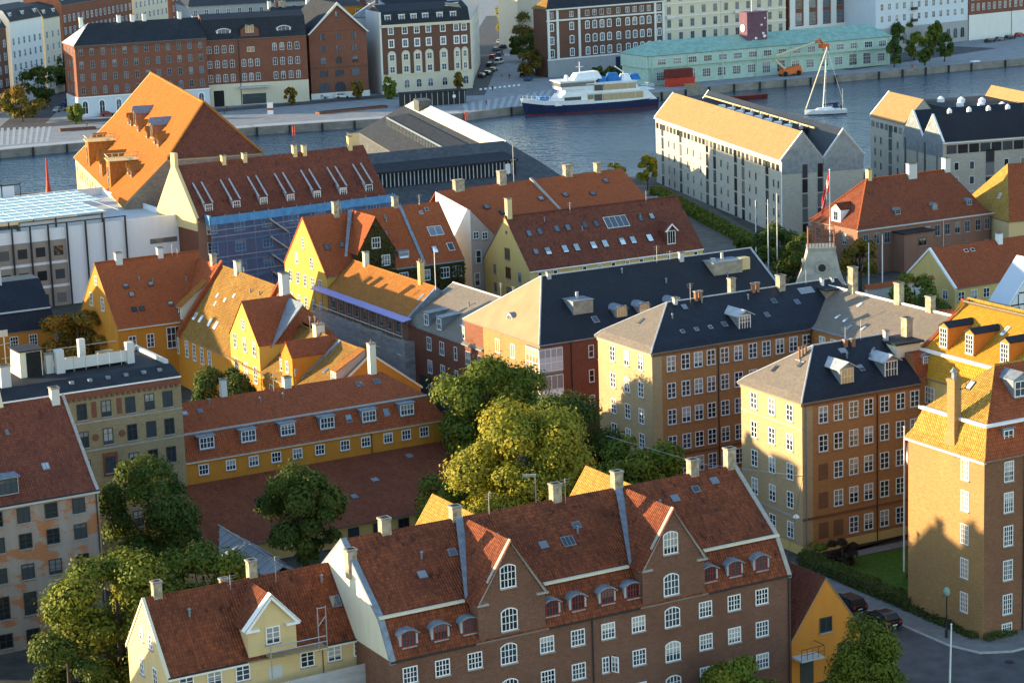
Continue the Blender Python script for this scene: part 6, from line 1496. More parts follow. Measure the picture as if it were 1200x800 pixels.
W2 = House('warehouse', 'brightly sunlit pale warehouse end with a light orange slope near the right edge', 'warehouse', (77.14, 484.41, -.8), -76.0, 17.6, 8.3,
           [(-.2, 0, -.15, -.05, 14.8), (4.15, 4.15, -.15, -.05, 19.6)], 'stone_pale', 'tile_tan')
warehouse(W2, 17.6, (10.4,), (2.6, 5.6, 14.2), 0, 0); W2.verge('L', 'white_paint', .3, .12, .12)
W2c = House('warehouse', 'warehouse roof with a dark deck and vents behind the sunlit warehouse end', 'warehouse', (77.14 + 8.3 * math.sin(RAD(76)), 484.41 + 8.3 * math.cos(RAD(76)), -.8), -76.0, 24, 22,
            [(0, -.2, -.15, -.05, 14.8), (1.5, 3, -.15, -.05, 17.4)], 'stone_pale', 'roof_felt')
for i in range(6): b = MB(); b.lathe([(.8, 17.4), (.8, 18.1), (.2, 18.6)], 8, 0, (6 + i * 3.1, 5 + (i % 3) * 3.2)); b.build('roof_vent', 'white_paint', W2c.roof)
k = MB(); k.hull([(0, 17, 16), (24, 17, 16), (24, 22, 16), (0, 22, 16)], [(0, 19.4, 19.6), (24, 19.4, 19.6), (24, 19.6, 19.6), (0, 19.6, 19.6)]); k.build('far_slope', 'tile_tan', W2c.roof)
W3 = House('warehouse', 'third warehouse roof with an orange slope cut by the right edge', 'warehouse', (102.5, 476, -.8), -76.0, 40, 16,
           [(-.2, -.2, -.15, -.05, 14.8), (8, 8, -.15, -.05, 20.6)], 'stone_pale', 'tile_tan')
def twin(y0, lab, rm):
    H_ = House('warehouse', lab, 'warehouse', (84.26 - y0 * math.sin(RAD(16)), 441.35 + y0 * math.cos(RAD(16)), -.8), 16.0, 60, 8.6,
               [(-.2, 0, -.15, 0, 14.3), (4.4, 4.2, -.15, 0, 19.2)], 'stone_pale', rm)
    b = MB(); b.prism([(0, 11.2), (8.58, 11.2), (8.58, 14.2), (4.4, 18.6), (0, 14.0)], 'x', -.05, -.004); b.build('gable_panel', 'zinc', H_.root); H_.verge('L', 'white_paint', .3, .12, .12)
    for q in (2.4, 7.6): b = MB(); b.box(-.08, q - .35, 1, -.052, q + .35, 13.5); b.build('slot_window', 'dim_glass', H_.root)
    return H_
W2b = twin(0, 'stone warehouse with a dark slate roof and framed windows above the red hipped house', 'slate_dark')
twin(8.65, 'slate gabled warehouse half hidden behind the other twin gable', 'slate_blue')
W2b.wins('F', [2.9, 6.2, 13.6, 17.2, 24, 28], [9.4, 6.5, 3.6], w=1.05, h=1.6, cols=1, rows=1, fm='white_paint', sill=False)
for i in range(12): b = MB(); b.box(.8 + i * 2.4, -.06, 11.9, 2.9 + i * 2.4, -.004, 13.6); b.build('attic_window', 'dim_glass', W2b.root)
for z in (2.5, 5.6, 8.6, 11.0): b = MB(); b.box(9.2, -.06, z - 1.35, 11.0, -.004, z + 1.3); b.build('loggia_window', 'dim_glass', W2b.root)
W2b.strip('gutter', 'white_paint', 'F', -.1, 60, 13.95, 14.15, .3, .15)
for i in range(5): b = MB(); b.lathe([(.5, 18.6), (.5, 19.7), (.15, 20.1)], 8, 0, (4 + i * 4.2, 5.2)); b.build('roof_vent', 'white_paint', W2b.roof)
# ------------------------------------------------------------------ far bank buildings
def far(name, label, b0, ang, L, D, lv, wm, rm, cat='building', group=None, z=0.0):
    return House(name, label, cat, (b0[0], b0[1], z), ang, L, D, lv, wm, rm, group)
FW = dict(fm='white_paint', gm='far_glass', one=True, sill=False)
def even(a, b, n): return [a + (b - a) * i / (n - 1) for i in range(n)]
rb = far('brick_building', 'red brick corner building with pale blue arched ground floor and dark hipped roof', (-121.65, 660.1), 22.0, 38.5, 16, [(-.4, -.4, -.4, 0, 20.4), (8, 8, 6, 0, 26)], 'brick_far', 'slate_far')
for z, h in ((18.6, 2.2), (14.9, 2.0), (11.3, 2.0)): rb.wins('F', even(1.6, 36.6, 12), [z], w=1.2, h=h, cols=2, rows=2, fm='grey_frame', gm='far_glass', one=True, sill=False)
rb.wins('F', even(1.6, 36.6, 12), [7.6], w=1.3, h=2.2, cols=2, rows=2, arch=.6, fm='grey_frame', gm='far_glass', one=True, sill=False)
rb.strip('ground_floor', 'far_bluewhite', 'F', -.2, 38.5, 0, 5.7, .15, .003); rb.strip('ground_floor', 'far_bluewhite', 'L', 0, 16, 0, 5.7, .15, .003)
for q in even(1.8, 36, 8): put_window(rb.root, q, -.16, 2.8, 0, w=2.0, h=4.2, cols=2, rows=2, arch=1.0, fm='white_paint', gm='far_glass', one=True, sill=False, fw=.3)
rb.strip('band', 'white_paint', 'F', -.25, 38.6, 5.5, 5.85, .3, .16); rb.strip('cornice', 'brick_far_dark', 'F', -.3, 38.5, 19.6, 20.2, .4, .003)
rb.wins('L', [4, 8, 12], [18.6, 14.9, 11.3, 7.6], w=1.2, h=2.0, cols=2, rows=2, fm='grey_frame', gm='far_glass', one=True, sill=False)
for q in (4, 15, 19, 22.5, 33): rb.chimney(q, 8, 25, 28.0, 1.2, 1.0, 'far_white')
k = MB(); k.slab([(-.4, 16.3, 20.5), (-.4, -.4, 20.5), (6, 8, 26.08)], .05); k.build('sunlit_end_roof', 'zinc_light', rb.roof)  # pale slab on the slate hip end, sunlight as colour
b2 = far('brick_building', 'pale red brick building with paired white round dormers and a cream ground floor', (-87.2, 676.9), 14.5, 30.5, 14, [(-.3, -.3, 0, 0, 19.4), (2.2, 2.2, 0, 0, 25.2), (7, 7, 0, 0, 26.6)], 'brick_far', 'slate_far')
qs = [1.6, 3.8, 6.0, 8.2] + [11.6, 13.6, 15.6] + [20.9, 23.1, 25.4, 27.6]
b2.wins('F', [q for q in qs], [12.3, 8.2], w=1.3, h=2.2, cols=2, rows=2, arch=.25, **FW); b2.wins('F', [q for q in qs if not 10 < q < 17], [16.6], w=1.3, h=2.2, cols=2, rows=2, arch=.25, **FW)
b2.wins('F', [1.8, 7.4, 9.4, 20.9, 23.1, 25.4, 27.6], [3.2], w=1.2, h=2.1, cols=2, rows=2, **FW)
b2.strip('ground_floor', 'far_cream', 'F', 0, 30.5, 0, 6.4, .12, .003)
k = MB(); k.box(2.2, -.2, 0, 5.2, -.13, 4.6); k.build('gateway', 'soot_and_shade', b2.root); k = MB(); k.box(10.6, -.2, .2, 17.6, -.13, 3.2); k.build('shop_front', 'dim_glass', b2.root); b2.strip('canopy', 'zinc_light', 'F', 9.8, 18.6, 5.0, 5.5, 2.2, .13)  # gateway is a black sheet for the passage's shade
for q in (6.2, 24.0): b2.dormer('F', q, .5, 20.6, 4.2, 1.9, 'arch', 'white_paint', 'white_paint', 2.0, .2, .7, ww=3.6, wh=2.0, win=dict(cols=3, rows=1, arch=.5, gm='far_glass'), name='dormer')
g = b2.dormer('F', 13.8, -.05, 18.6, 5.4, 4.6, 'arch', 'brick_far', 'slate_far', 3.0, .1, 1.2, ww=2.4, wh=2.2, wz=3.6, win=dict(cols=3, rows=1, gm='warm_glass'), name='brick_gable')
put_window(g, 0, -.02, -2.4, 0, one=True, w=2.2, h=1.4, cols=2, rows=1, gm='warm_glass')
b2.pipe('F', 10.3, 0, 19, 'dark_metal', .12)
ga = far('gabled_warehouse', 'tall brick gabled warehouse with arched doors between two narrow alleys', (-57.2, 687.8), 20.75, 17.9, 26, [(-.01, -.01, 0, 0, 20.0), (.02, .02, 0, 0, 20.01)], 'brick_far', None)
k = MB(); k.prism([(0, 19.9), (17.9, 19.9), (9.0, 27.6)], 'y', 0, 26); k.build('gable', 'brick_far', ga.root)
r = MB(); r.slab([(-.6, -.5, 19.6), (-.6, 26, 19.6), (9, 26, 28.2), (9, -.5, 28.2)], .3); ga.roof = r.build('roof', 'roof_felt', ga.root); r = MB(); r.slab([(18.5, -.5, 19.6), (18.5, 26, 19.6), (9, 26, 28.2), (9, -.5, 28.2)], .3); r.build('roof', 'roof_felt', ga.root)
k = MB()
for sg in (-1, 1): k.hull([(9 + sg * 9.6, -.8, 19.2), (9 + sg * 9.0, -.8, 19.2), (9, -.8, 27.5), (9, -.8, 28.4)], [(9 + sg * 9.6, -.5, 19.2), (9 + sg * 9.0, -.5, 19.2), (9, -.5, 27.5), (9, -.5, 28.4)])
k.build('bargeboard', 'far_white', ga.root)
GW = dict(fm='brown_frame', gm='far_glass', one=True, sill=False)
ga.win('F', [(8.7, 24.6), (9.4, 24.6)], w=.7, h=2.2, cols=1, rows=1, arch=.2, **GW)
for q in (4.1, 9.0, 14.05): ga.win('F', [(q - .45, 18.3), (q + .45, 18.3), (q - .45, 14.7), (q + .45, 14.7)], w=.75, h=2.1, cols=1, rows=1, arch=.2, **GW); ga.win('F', [(q, 11.3)], w=1.9, h=2.2, cols=2, rows=1, arch=.8, **GW); ga.win('F', [(q, 7.4)], w=2.6, h=2.0, cols=2, rows=1, **GW); ga.win('F', [(q, 3.4)], w=3.4, h=3.0, cols=2, rows=1, arch=1.5, **GW)
ga.strip('plinth', 'far_white', 'F', -.2, 18.1, 0, 1.7, .25, .003); ga.strip('band', 'brick_far_dark', 'F', 0, 17.9, 9.0, 9.4, .2, .003)
mid = far('brick_mansion', 'brick and cream mansion block with a dark mansard and white arched window frames', (-36.0, 696.0), 20.0, 28.2, 14, [(-.3, -.3, 0, 0, 20.4), (1.6, 1.6, 0, 0, 24.6), (7, 7, 0, 0, 26.4)], 'brick_far_dark', 'slate_far')
mq = [2.9, 7.3, 11.1, 14.8, 19.4, 23.7, 26.2]
mid.wins('F', mq, [18.8], w=1.8, h=2.3, cols=2, rows=2, fw=.25, **FW); mid.wins('F', mq, [15.0], w=1.9, h=2.6, cols=2, rows=2, fw=.35, **FW)
for q in mq:
    w_ = 2.0 if q < 23 else 1.5
    b = MB(); b.prism([(q - w_ / 2 - .3, 5.8), (q + w_ / 2 + .3, 5.8), (q + w_ / 2 + .3, 11.6)] + [(q + (w_ / 2 + .3) * math.cos(i * math.pi / 6), 11.6 + 1.2 * math.sin(i * math.pi / 6)) for i in range(1, 6)] + [(q - w_ / 2 - .3, 11.6)], 'y', -.12, -.003); b.build('window_surround', 'far_cream', mid.root)
    for z in (10.8, 7.2): put_window(mid.root, q, -.13, z, 0, w=w_ * .85, h=2.0, cols=2, rows=2, fw=.15, **FW)
    put_window(mid.root, q, -.18, 2.8, 0, w=1.7, h=2.6, cols=2, rows=2, arch=.6, **FW)
for nm, z0, z1, o_ in (('ground_floor', 0, 5.6, .15), ('band', 5.5, 5.8, .3), ('cornice', 19.9, 20.7, .5)): mid.strip(nm, 'far_cream', 'F', -.2, 28.3, z0, z1, o_, .003)
for q in mq[:6]: mid.dormer('F', q - .6, .5, 21.6, 1.9, 1.9, 'flat', 'white_paint', 'far_white', 1.2, .15, win=dict(cols=2, rows=2, gm='far_glass'), name='dormer')
k = MB(); k.box(-.5, 0, 0, 0, 14, 24.5); k.build('end_wall', 'far_white', mid.root)
mr = far('side_wing', 'cream side wing of the mansion block running up the parking street', (-9.9, 706.2), 88.3, 80, 10, [(-.3, -.3, 0, 0, 20.2), (3, 3, 0, 0, 25.5), (7, 7, 0, 0, 26)], 'far_cream', 'zinc')
for z in (18.6, 14.8, 11, 7.2, 3.2): mr.wins('F', even(4, 76, 16), [z], w=1.6, h=2.2, cols=2, rows=2, **FW)
nw = far('brick_mansion', 'dark brick mansion block with white pilasters and a grey rusticated ground floor', (14.45, 730.5), 31.5, 45.0, 8, [(-.4, -.4, -.4, 0, 21.4), (3.5, 3.5, 3.0, 0, 25)], 'brick_far_dark', 'slate_far')
nq = [1.6, 9.2] + [15.2, 18.0, 20.8, 23.6] + [27.2] + [30.8, 33.6, 36.4, 39.2] + [43.2]
for z in (19.3,): nw.wins('F', nq, [z], w=1.5, h=1.8, cols=2, rows=1, **FW)
for z in (15.6, 11.4, 7.4): nw.wins('F', nq, [z], w=1.75, h=2.6, cols=2, rows=2, arch=.3, fw=.22, **FW)
nw.wins('F', nq, [2.8], w=1.7, h=2.9, cols=2, rows=2, arch=.7, fm='grey_frame', gm='far_glass', one=True, sill=False)
nw.strip('ground_floor', 'far_grey', 'F', -.2, 45, 0, 5.2, .2, .003)
for q in (0, 3.4, 11.6, 41.2, 44.4): nw.strip('pilaster', 'far_white', 'F', q, q + .8, 5.2, 20.8, .3, .003)
for z in (5.2, 17.4, 20.9): nw.strip('band', 'far_white', 'F', -.3, 45.2, z, z + .5, .4, .003)
k = MB(); k.box(26.9 - 1.2, -.3, 0, 26.9 + 1.2, -.21, 4.6); k.build('entrance', 'navy_hull', nw.root)
k = MB(); k.slab([(-.4, 8.3, 21.5), (-.4, -.4, 21.5), (3.0, 3.5, 25.06), (3.0, 4.5, 25.06)], .05); k.build('sunlit_end_roof', 'tile_ochre', nw.roof)  # ochre slab colours the slate hip end as sunlit
for i, (x, y, L, lab) in enumerate(((52.8, 754.3, 23.0, 'cream stucco town house with a low balcony above the green shed roof'), (72.6, 766.2, 27.0, 'wide cream stucco town house with three balconies next to the purple tower'))):
    cr = far('stucco_house', lab, (x, y), 31, L, 16, [(-.4, -.4, 0, 0, 25.5), (5, 5, 0, 0, 29)], 'far_cream', 'slate_far')
    cq = even(2.2, L - 2.2, 5 if i == 0 else 6)
    cr.wins('F', cq, [22.0, 17.8, 13.6, 9.4], w=1.5, h=2.5, cols=2, rows=2, fm='grey_frame', gm='far_glass', one=True, sill=False)
    for z in (11.4, 15.6, 19.8): cr.strip('string_course', 'far_white', 'F', 0, L, z, z + .35, .25, .003)
    for q in ((2.2,) if i == 0 else (cq[1], cq[3])): cr.strip('balcony', 'far_white', 'F', q - 1.4, q + 1.4, 15.4, 16.2, 1.0, .003)
pal = far('brick_palace', 'grand brick building with tall white pilasters above the long green shed', (97.0, 782.0), 32, 55, 16, [(-.4, -.4, 0, 0, 30), (6, 6, 0, 0, 33)], 'brick_far', 'slate_far')
for i in range(9): pal.strip('pilaster', 'far_white', 'F', i * 6.0 + .3, i * 6.0 + 2.6, 8.5, 27, .35, .003)
for i in range(9): pal.win('F', [(i * 6 + 1.45, 24), (i * 6 + 1.45, 19.4), (i * 6 + 1.45, 14.4), (i * 6 + 1.45, 10.4)], w=1.1, h=2.4, cols=1, rows=2, fm='grey_frame', gm='far_glass', one=True, sill=False)
for i in range(8):
    for z in (23, 17, 11.5): put_window(pal.root, i * 6 + 4.3, -.02, z, 0, w=2.6, h=4.0, cols=3, rows=3, fm='grey_frame', gm='far_glass', one=True, sill=False)
for z in (8.2, 26.8): pal.strip('band', 'far_white', 'F', 0, 55, z, z + .9, .5, .003)
pal.strip('lower_storey', 'far_white', 'F', 0, 55, 0, 8.2, .2, .003); pal.win('F', [(i * 3 + 1.5, 6.6) for i in range(18)], w=1.2, h=1.6, cols=1, rows=1, fm='grey_frame', gm='far_glass', one=True, sill=False)
lb = far('office_building', 'pale blue grey office building with black balconies behind the square trees', (126.5, 783), 37, 46, 16, [(-.3, -.3, 0, 0, 22), (5, 5, 0, 0, 26)], 'far_bluewhite', 'slate_far')
lb.wins('F', even(3, 43, 12), [18.4, 14.4, 10.4], w=1.5, h=2.3, cols=2, rows=2, **FW)
lb.strip('ground_floor', 'far_grey', 'F', 0, 46, 0, 7.2, .2, .003); 
for q in even(3, 43, 12): put_window(lb.root, q, -.21, 3.2, 0, w=2.0, h=3.6, cols=2, rows=1, arch=1.0, fm='grey_frame', gm='far_glass', one=True, sill=False)
for z in (8.6, 12.6, 16.6): lb.strip('balcony', 'dark_metal', 'F', 17.2, 19.6, z, z + .9, 1.0, .003)
rr = far('brick_building', 'red brick building with a white ground floor at the top right edge', (163.5, 810.5), 36, 40, 14, [(-.3, -.3, 0, 0, 22), (5, 5, 0, 0, 26)], 'brick_far', 'slate_far')
rr.wins('F', even(2, 38, 14), [19, 15, 11.4], w=1.3, h=2.4, cols=2, rows=2, **FW); rr.strip('ground_floor', 'far_white', 'F', 0, 40, 0, 8.8, .2, .003); rr.wins('F', even(2, 38, 12), [4.2], w=1.7, h=3.0, cols=2, rows=2, **FW)

# green waterfront shed
gs = far('waterfront_shed', 'long pale green two storey waterfront shed with a verdigris roof', (43.5, 693.5), 27.6, 90, 15, [(-1.0, -1, -.6, -.5, 9.0), (7.5, 7.5, 5.5, 3, 12.6)], 'green_paint', 'copper_green')
gs.strip('upper_storey', 'green_paint', 'F', -.4, 90.2, 5.3, 8.8, .8, .003); gs.strip('upper_storey', 'green_paint', 'L', -.8, 15, 5.3, 8.8, .5, .003)
for q in even(4.5, 86.5, 16): put_window(gs.root, q, -.81, 7.0, 0, w=3.0, h=1.9, cols=4, rows=2, fm='white_paint', gm='far_glass', one=True, sill=False); put_window(gs.root, q, -.01, 2.6, 0, w=3.0, h=2.6 if int(q) % 3 else 3.6, cols=4, rows=3, fm='white_paint', gm='far_glass', one=True, sill=False)
for q in even(1, 89, 8): gs.strip('pilaster', 'green_paint', 'F', q, q + .3, 0, 8.8, .95, .82)
k = MB(); k.box(38.0, 3.2, 8, 45.4, 7.4, 19.2); k.box(37.8, 3.0, 19.2, 45.6, 7.6, 19.5); twr = k.build('tower', 'purple_tower', gs.root)
k = MB(); k.prism([(1.2 * math.cos(i * math.pi / 8) + 5.3, 14.6 + 1.2 * math.sin(i * math.pi / 8)) for i in range(16)], 'x', 37.7, 37.99); k.build('clock_face', 'white_paint', twr)
k = MB()
for x, z, r_ in ((41.2, 11.4, .5), (40.3, 10.3, .7), (42.1, 9.8, .6), (43.9, 12.8, .45), (44.4, 11.9, .6), (43.3, 15.4, .4), (44.6, 17.4, .3)): k.prism([(x + r_ * math.cos(i * math.pi / 5), z + r_ * (1 if i % 2 else .45) * math.sin(i * math.pi / 5)) for i in range(10)], 'y', 3.1, 3.197)
k.build('painted_emblem', 'white_paint', twr); k = MB(); k.tube([(41, 5, 19.4), (41, 5, 24.5)], .15, 6); k.build('mast', 'steel_pole', twr)

# left street: a terrace running away from the water
st = [(-158, 668, 'brick_far_dark', 'zinc', 'dark brick terrace house with a red cornice, first on the left street', 12, 19.0), (-154.6, 682, 'brick_far_dark', 'slate_far', 'dark brick terrace house with a steep mansard on the left street', 20, 23.5), (-149, 704, 'far_white', 'slate_far', 'white terrace house glowing between dark brick neighbours', 22, 25.0), (-143.4, 728, 'far_cream', 'slate_far', 'narrow cream terrace house next to the white one', 12, 24.0), (-140, 742, 'brick_far', 'slate_far', 'long brown brick terrace building at the bend of the left street', 56, 27.0), (-126, 800, 'far_cream', 'slate_far', 'pale cream terrace house at the far end of the left street', 30, 31), (-118, 834, 'brick_far', 'slate_far', 'red brick terrace house closing the left street', 34, 33)]
for x, y, wm, rm, lab, L, h in st:
    t_ = far('terrace_house', lab, (x, y), 75.7, L, 14, [(-.3, -.3, 0, 0, h), (2.0, 2.0, 0, 0, h + 3.4), (7, 7, 0, 0, h + 4.6)], wm, rm, 'house')
    t_.root.location = (x, y, 0)
    n = max(2, int(L / 3.4))
    H2 = t_
    for z in [3.2 + 3.9 * i for i in range(int((h - 2) / 3.9))]:
        for q in even(1.8, L - 1.8, n):
            put_window(t_.root, q, -.02, z, 0, w=1.4, h=2.2, cols=2, rows=2, **FW)
    for q in even(2.4, L - 2.4, max(2, n // 2)): t_.dormer('F', q, .7, h + .8, 1.5, 1.7, 'flat', 'white_paint', 'zinc_light', 1.3, .1, win=dict(cols=2, rows=2, gm='far_glass'), name='dormer')

# roofs and yards behind the first row
rnd = random.Random(5)
back = [(-95, 700, 16, 34, 18, 19, 'far_cream', 'far_grey', 'low pale building with flat roofs behind the red brick corner'), (-72, 724, 20, 26, 22, 21, 'far_white', 'roof_felt', 'white walled backyard building behind the brick row'), (-58, 752, 18, 14, 26, 23, 'ochre', 'slate_far', 'ochre yellow building glimpsed between the gabled warehouse and its neighbour'), (-38, 738, 20, 22, 14, 24, 'ochre', 'slate_far', 'orange yellow backyard house right of the gabled warehouse'), (-100, 746, 18, 40, 24, 25, 'far_grey', 'slate_far', 'long grey roofed backyard range at the top edge'), (-50, 782, 20, 44, 20, 29, 'brick_far', 'slate_far', 'brick backyard range behind the mansion block'), (6, 830, 20, 64, 20, 34, 'far_cream', 'slate_far', 'cream stone building facing down the parking street'), (-84, 790, 20, 30, 16, 31, 'far_white', 'zinc', 'bright backyard building with zinc roof at the top edge'), (-34, 716, 88, 60, 12, 22, 'far_white', 'zinc', 'grey roofed rear wing behind the mansion block')]
for x, y, an_, L, D, h, wm, rm, lab in back:
    t_ = far('backyard_building', lab, (x, y), an_, L, D, [(-.3, -.3, -.3, -.3, h), (D / 2 - .3, D / 2 - .3, 3, 3, h + 3.6)], wm, rm)
    for z in (h - 2.2, h - 6.2, h - 10.2): t_.wins('F', even(2, L - 2, max(3, int(L / 3.6))), [z], w=1.3, h=2.1, cols=2, rows=2, **FW)
    for i in range(rnd.randint(3, 5)): t_.chimney(rnd.uniform(3, L - 3), D / 2 + rnd.uniform(-1, 1), h + 2.6, h + 5.6, 1.2, 1.0, rnd.choice(['far_white', 'chimney_brick', 'brick_far']))
# ------------------------------------------------------------------ ground, water, quays
def at(px, py, z=0.0):
    """the place on the level z that the photograph shows at px, py (1200 x 800)"""
    d = _f * 2700 + _r * (px - 600) - _u * (py - 400)
    t = (z - CAM_Z) / d.z
    return Vector((0, 0, CAM_Z)) + d * t
def sheet(name, pts, m, z, kind='structure', label=None):
    k = MB(); k.poly([(p[0], p[1], z) for p in pts], 0)
    me = k.mesh(name, m, fix=False)
    if me.polygons[0].normal.z < 0: me.flip_normals()
    return tag(link(name, me), label, None, None, kind)
def gpoly(l): return [tuple(W(a, b))[:2] for a, b in l]
near_edge = [(-420, 400), (-113, 509), (-92, 512), (-58, 500), (-39, 560), (-36, 568), (-10, 574), (-8, 560), (9, 492), (14, 490), (30, 502), (50, 503), (76, 497), (140, 520), (320, 575)]
far_edge = [(-420, 428), (-300, 495), (-130, 589), (-67, 621), (-11, 637), (2, 648), (24, 659), (69, 690), (116, 712), (160, 735), (420, 872)]
sheet('ground', [(-420, -60), (420, -60), (420, 607), (320, 575)] + near_edge[::-1][1:], 'yard', 0.0)
sheet('quay_ground', far_edge + [(900, 2600), (-900, 2600), (-900, 428)], 'paving_far', 0.0)
t = NT('water_surface')
w1 = t.noise(t.scalev(t.geo(), (1, 1.6, 1)), 0.22, 3, 0.6); w2 = t.noise(t.scalev(t.geo(), (1, 1.3, 1)), 0.9, 3, 0.6)
big = t.ramp(t.noise(t.scalev(t.geo(), (1, .5, 1)), 0.02, 3, 0.6), 0.35, 0.65)
t.col(t.mix(big, (0.02, 0.046, 0.078, 1), (0.034, 0.07, 0.108, 1))); t.rough(t.math('ADD', 0.06, t.math('MULTIPLY', big, 0.1)))
t.bump(t.math('ADD', t.math('MULTIPLY', w1, 1.2), t.math('MULTIPLY', w2, t.math('ADD', 0.2, t.math('MULTIPLY', big, 0.7)))), 0.5); t.b.inputs['IOR'].default_value = 1.33
sheet('water', [(-900, 200), (900, 200), (900, 1200), (-900, 1200)], 'water_surface', -2.0)
def wall_along(name, pts, z0, z1, m, th=1.2, kind='structure'):
    k = MB()
    for (a, b) in zip(pts, pts[1:]):
        d = Vector((b[0] - a[0], b[1] - a[1], 0)).normalized(); n = Vector((-d.y, d.x, 0)) * th
        k.hull([(a[0], a[1], z0), (b[0], b[1], z0), (b[0] + n.x, b[1] + n.y, z0), (a[0] + n.x, a[1] + n.y, z0)], [(a[0], a[1], z1), (b[0], b[1], z1), (b[0] + n.x, b[1] + n.y, z1), (a[0] + n.x, a[1] + n.y, z1)])
    return tag(k.build(name, m), None, None, None, kind)
wall_along('quay_edge', far_edge, -2.6, .12, 'quay_stone')
wall_along('quay_edge', near_edge[::-1], -2.6, .1, 'quay_stone', .8)
k = MB()
for (a, b) in zip(far_edge, far_edge[1:]):
    L = math.hypot(b[0] - a[0], b[1] - a[1])
    for i in range(int(L / 9)):
        x, y = a[0] + (b[0] - a[0]) * i * 9 / L, a[1] + (b[1] - a[1]) * i * 9 / L
        k.tube([(x + .1, y - .25, -2.4), (x + .1, y - .25, .2)], .3, 6)
tag(k.build('fender_posts', 'tar_black'), None, None, None, 'structure').name = 'quay_fender'
# far streets: roadway sheets with kerbs
def strip_between(name, A, B, a0, a1, m, z):
    d = Vector((B[0] - A[0], B[1] - A[1], 0)).normalized(); n = Vector((-d.y, d.x, 0))
    return sheet(name, [(A[0] + n.x * a0, A[1] + n.y * a0), (B[0] + n.x * a0, B[1] + n.y * a0), (B[0] + n.x * a1, B[1] + n.y * a1), (A[0] + n.x * a1, A[1] + n.y * a1)], m, z)
strip_between('road', (-170, 600), (-5, 683), 16, 25, 'asphalt', .006)
strip_between('road', at(560, 112), at(602, 18), -2, 12, 'asphalt', .010)
strip_between('road', at(35, 150), at(108, 82), -3, 9, 'asphalt', .010)
strip_between('road', at(1030, 84), at(1200, 58), 10, 30, 'asphalt', .010)
def stripes(q, n, m, z):
    """light and dark bands laid across the quay paving"""
    A, B, C_, D2 = [at(*p) for p in q]; k = MB()
    for i in range(n):
        a, b = i / n, (i + .5) / n
        k.poly([(*(A.lerp(B, a)).xy, z), (*(A.lerp(B, b)).xy, z), (*(D2.lerp(C_, b)).xy, z), (*(D2.lerp(C_, a)).xy, z)])
    me = k.mesh('plaza_paving', m, fix=False); tag(link('plaza_paving', me), None, None, None, 'structure')
stripes([(-20, 151), (64, 148), (60, 166), (-20, 172)], 12, 'paving_stripe', .014)
stripes([(542, 122), (652, 104), (640, 122), (545, 131)], 12, 'paving_stripe', .014)
stripes([(562, 104), (612, 98.5), (612, 100.5), (562, 106)], 9, 'white_paint', .018)
k = MB(); A, B = Vector((*far_edge[2], 0)), Vector((*far_edge[4], 0)); 
strip_between('quay_paving', far_edge[2], far_edge[3], 1.4, 7, 'paving_stripe', .016); strip_between('quay_paving', far_edge[3], far_edge[4], 1.4, 7, 'paving_stripe', .016)
# near streets around the tower house
sheet('road', gpoly([(-15.5, -20), (-5.6, -20), (-5.6, -58), (-4.6, -61.2), (-2, -62.5), (60, -62.5), (60, -90), (-60, -90), (-60, -62), (-15.5, -62)]), 'asphalt', .008)
def kerb_block(name, pts, m, h):
    k = MB(); g_ = gpoly(pts); k.hull([(p[0], p[1], 0) for p in g_], [(p[0], p[1], h) for p in g_]); return tag(k.build(name, m), None, None, None, 'structure')
kerb_block('pavement', [(-5.4, -30), (-2.6, -30), (-2.6, -58.0), (60, -58.0), (60, -62.3), (-1.9, -62.3), (-4.4, -61.0), (-5.4, -57.9)], 'paving', .13)
kerb_block('kerb', [(-5.6, -30), (-5.4, -30), (-5.4, -57.9), (-4.4, -61.0), (-1.9, -62.3), (60, -62.3), (60, -62.5), (-2, -62.5), (-4.6, -61.2), (-5.6, -58)], 'granite', .14)
sheet('lawn', gpoly([(-1, -47), (14.5, -47), (14.5, -32.4), (2, -32.4), (-1, -31)]), 'lawn', .05)
sheet('garden_path', gpoly([(2, -32.2), (16, -32.2), (16, -30.6), (2, -30.6)]), 'paving', .06)
sheet('garden_bed', gpoly([(-2, -31), (2, -31), (2, -28.9), (16, -28.9), (16, -30.5), (-2, -30.5)]), 'soil', .055)
sheet('street', gpoly([(-13, 26), (-3, 22), (-3, 130), (-13, 130)]), 'cobbles', .008)
lane = [at(640, 217), at(790, 217), at(905, 285), at(960, 330), at(840, 320), at(760, 270)]
sheet('quay_road', [tuple(p.xy) for p in lane], 'asphalt_warm', .008)
sheet('court', [tuple(at(*p).xy) for p in ((1110, 385), (1150, 350), (1200, 350), (1200, 400))], 'cobbles', .01)

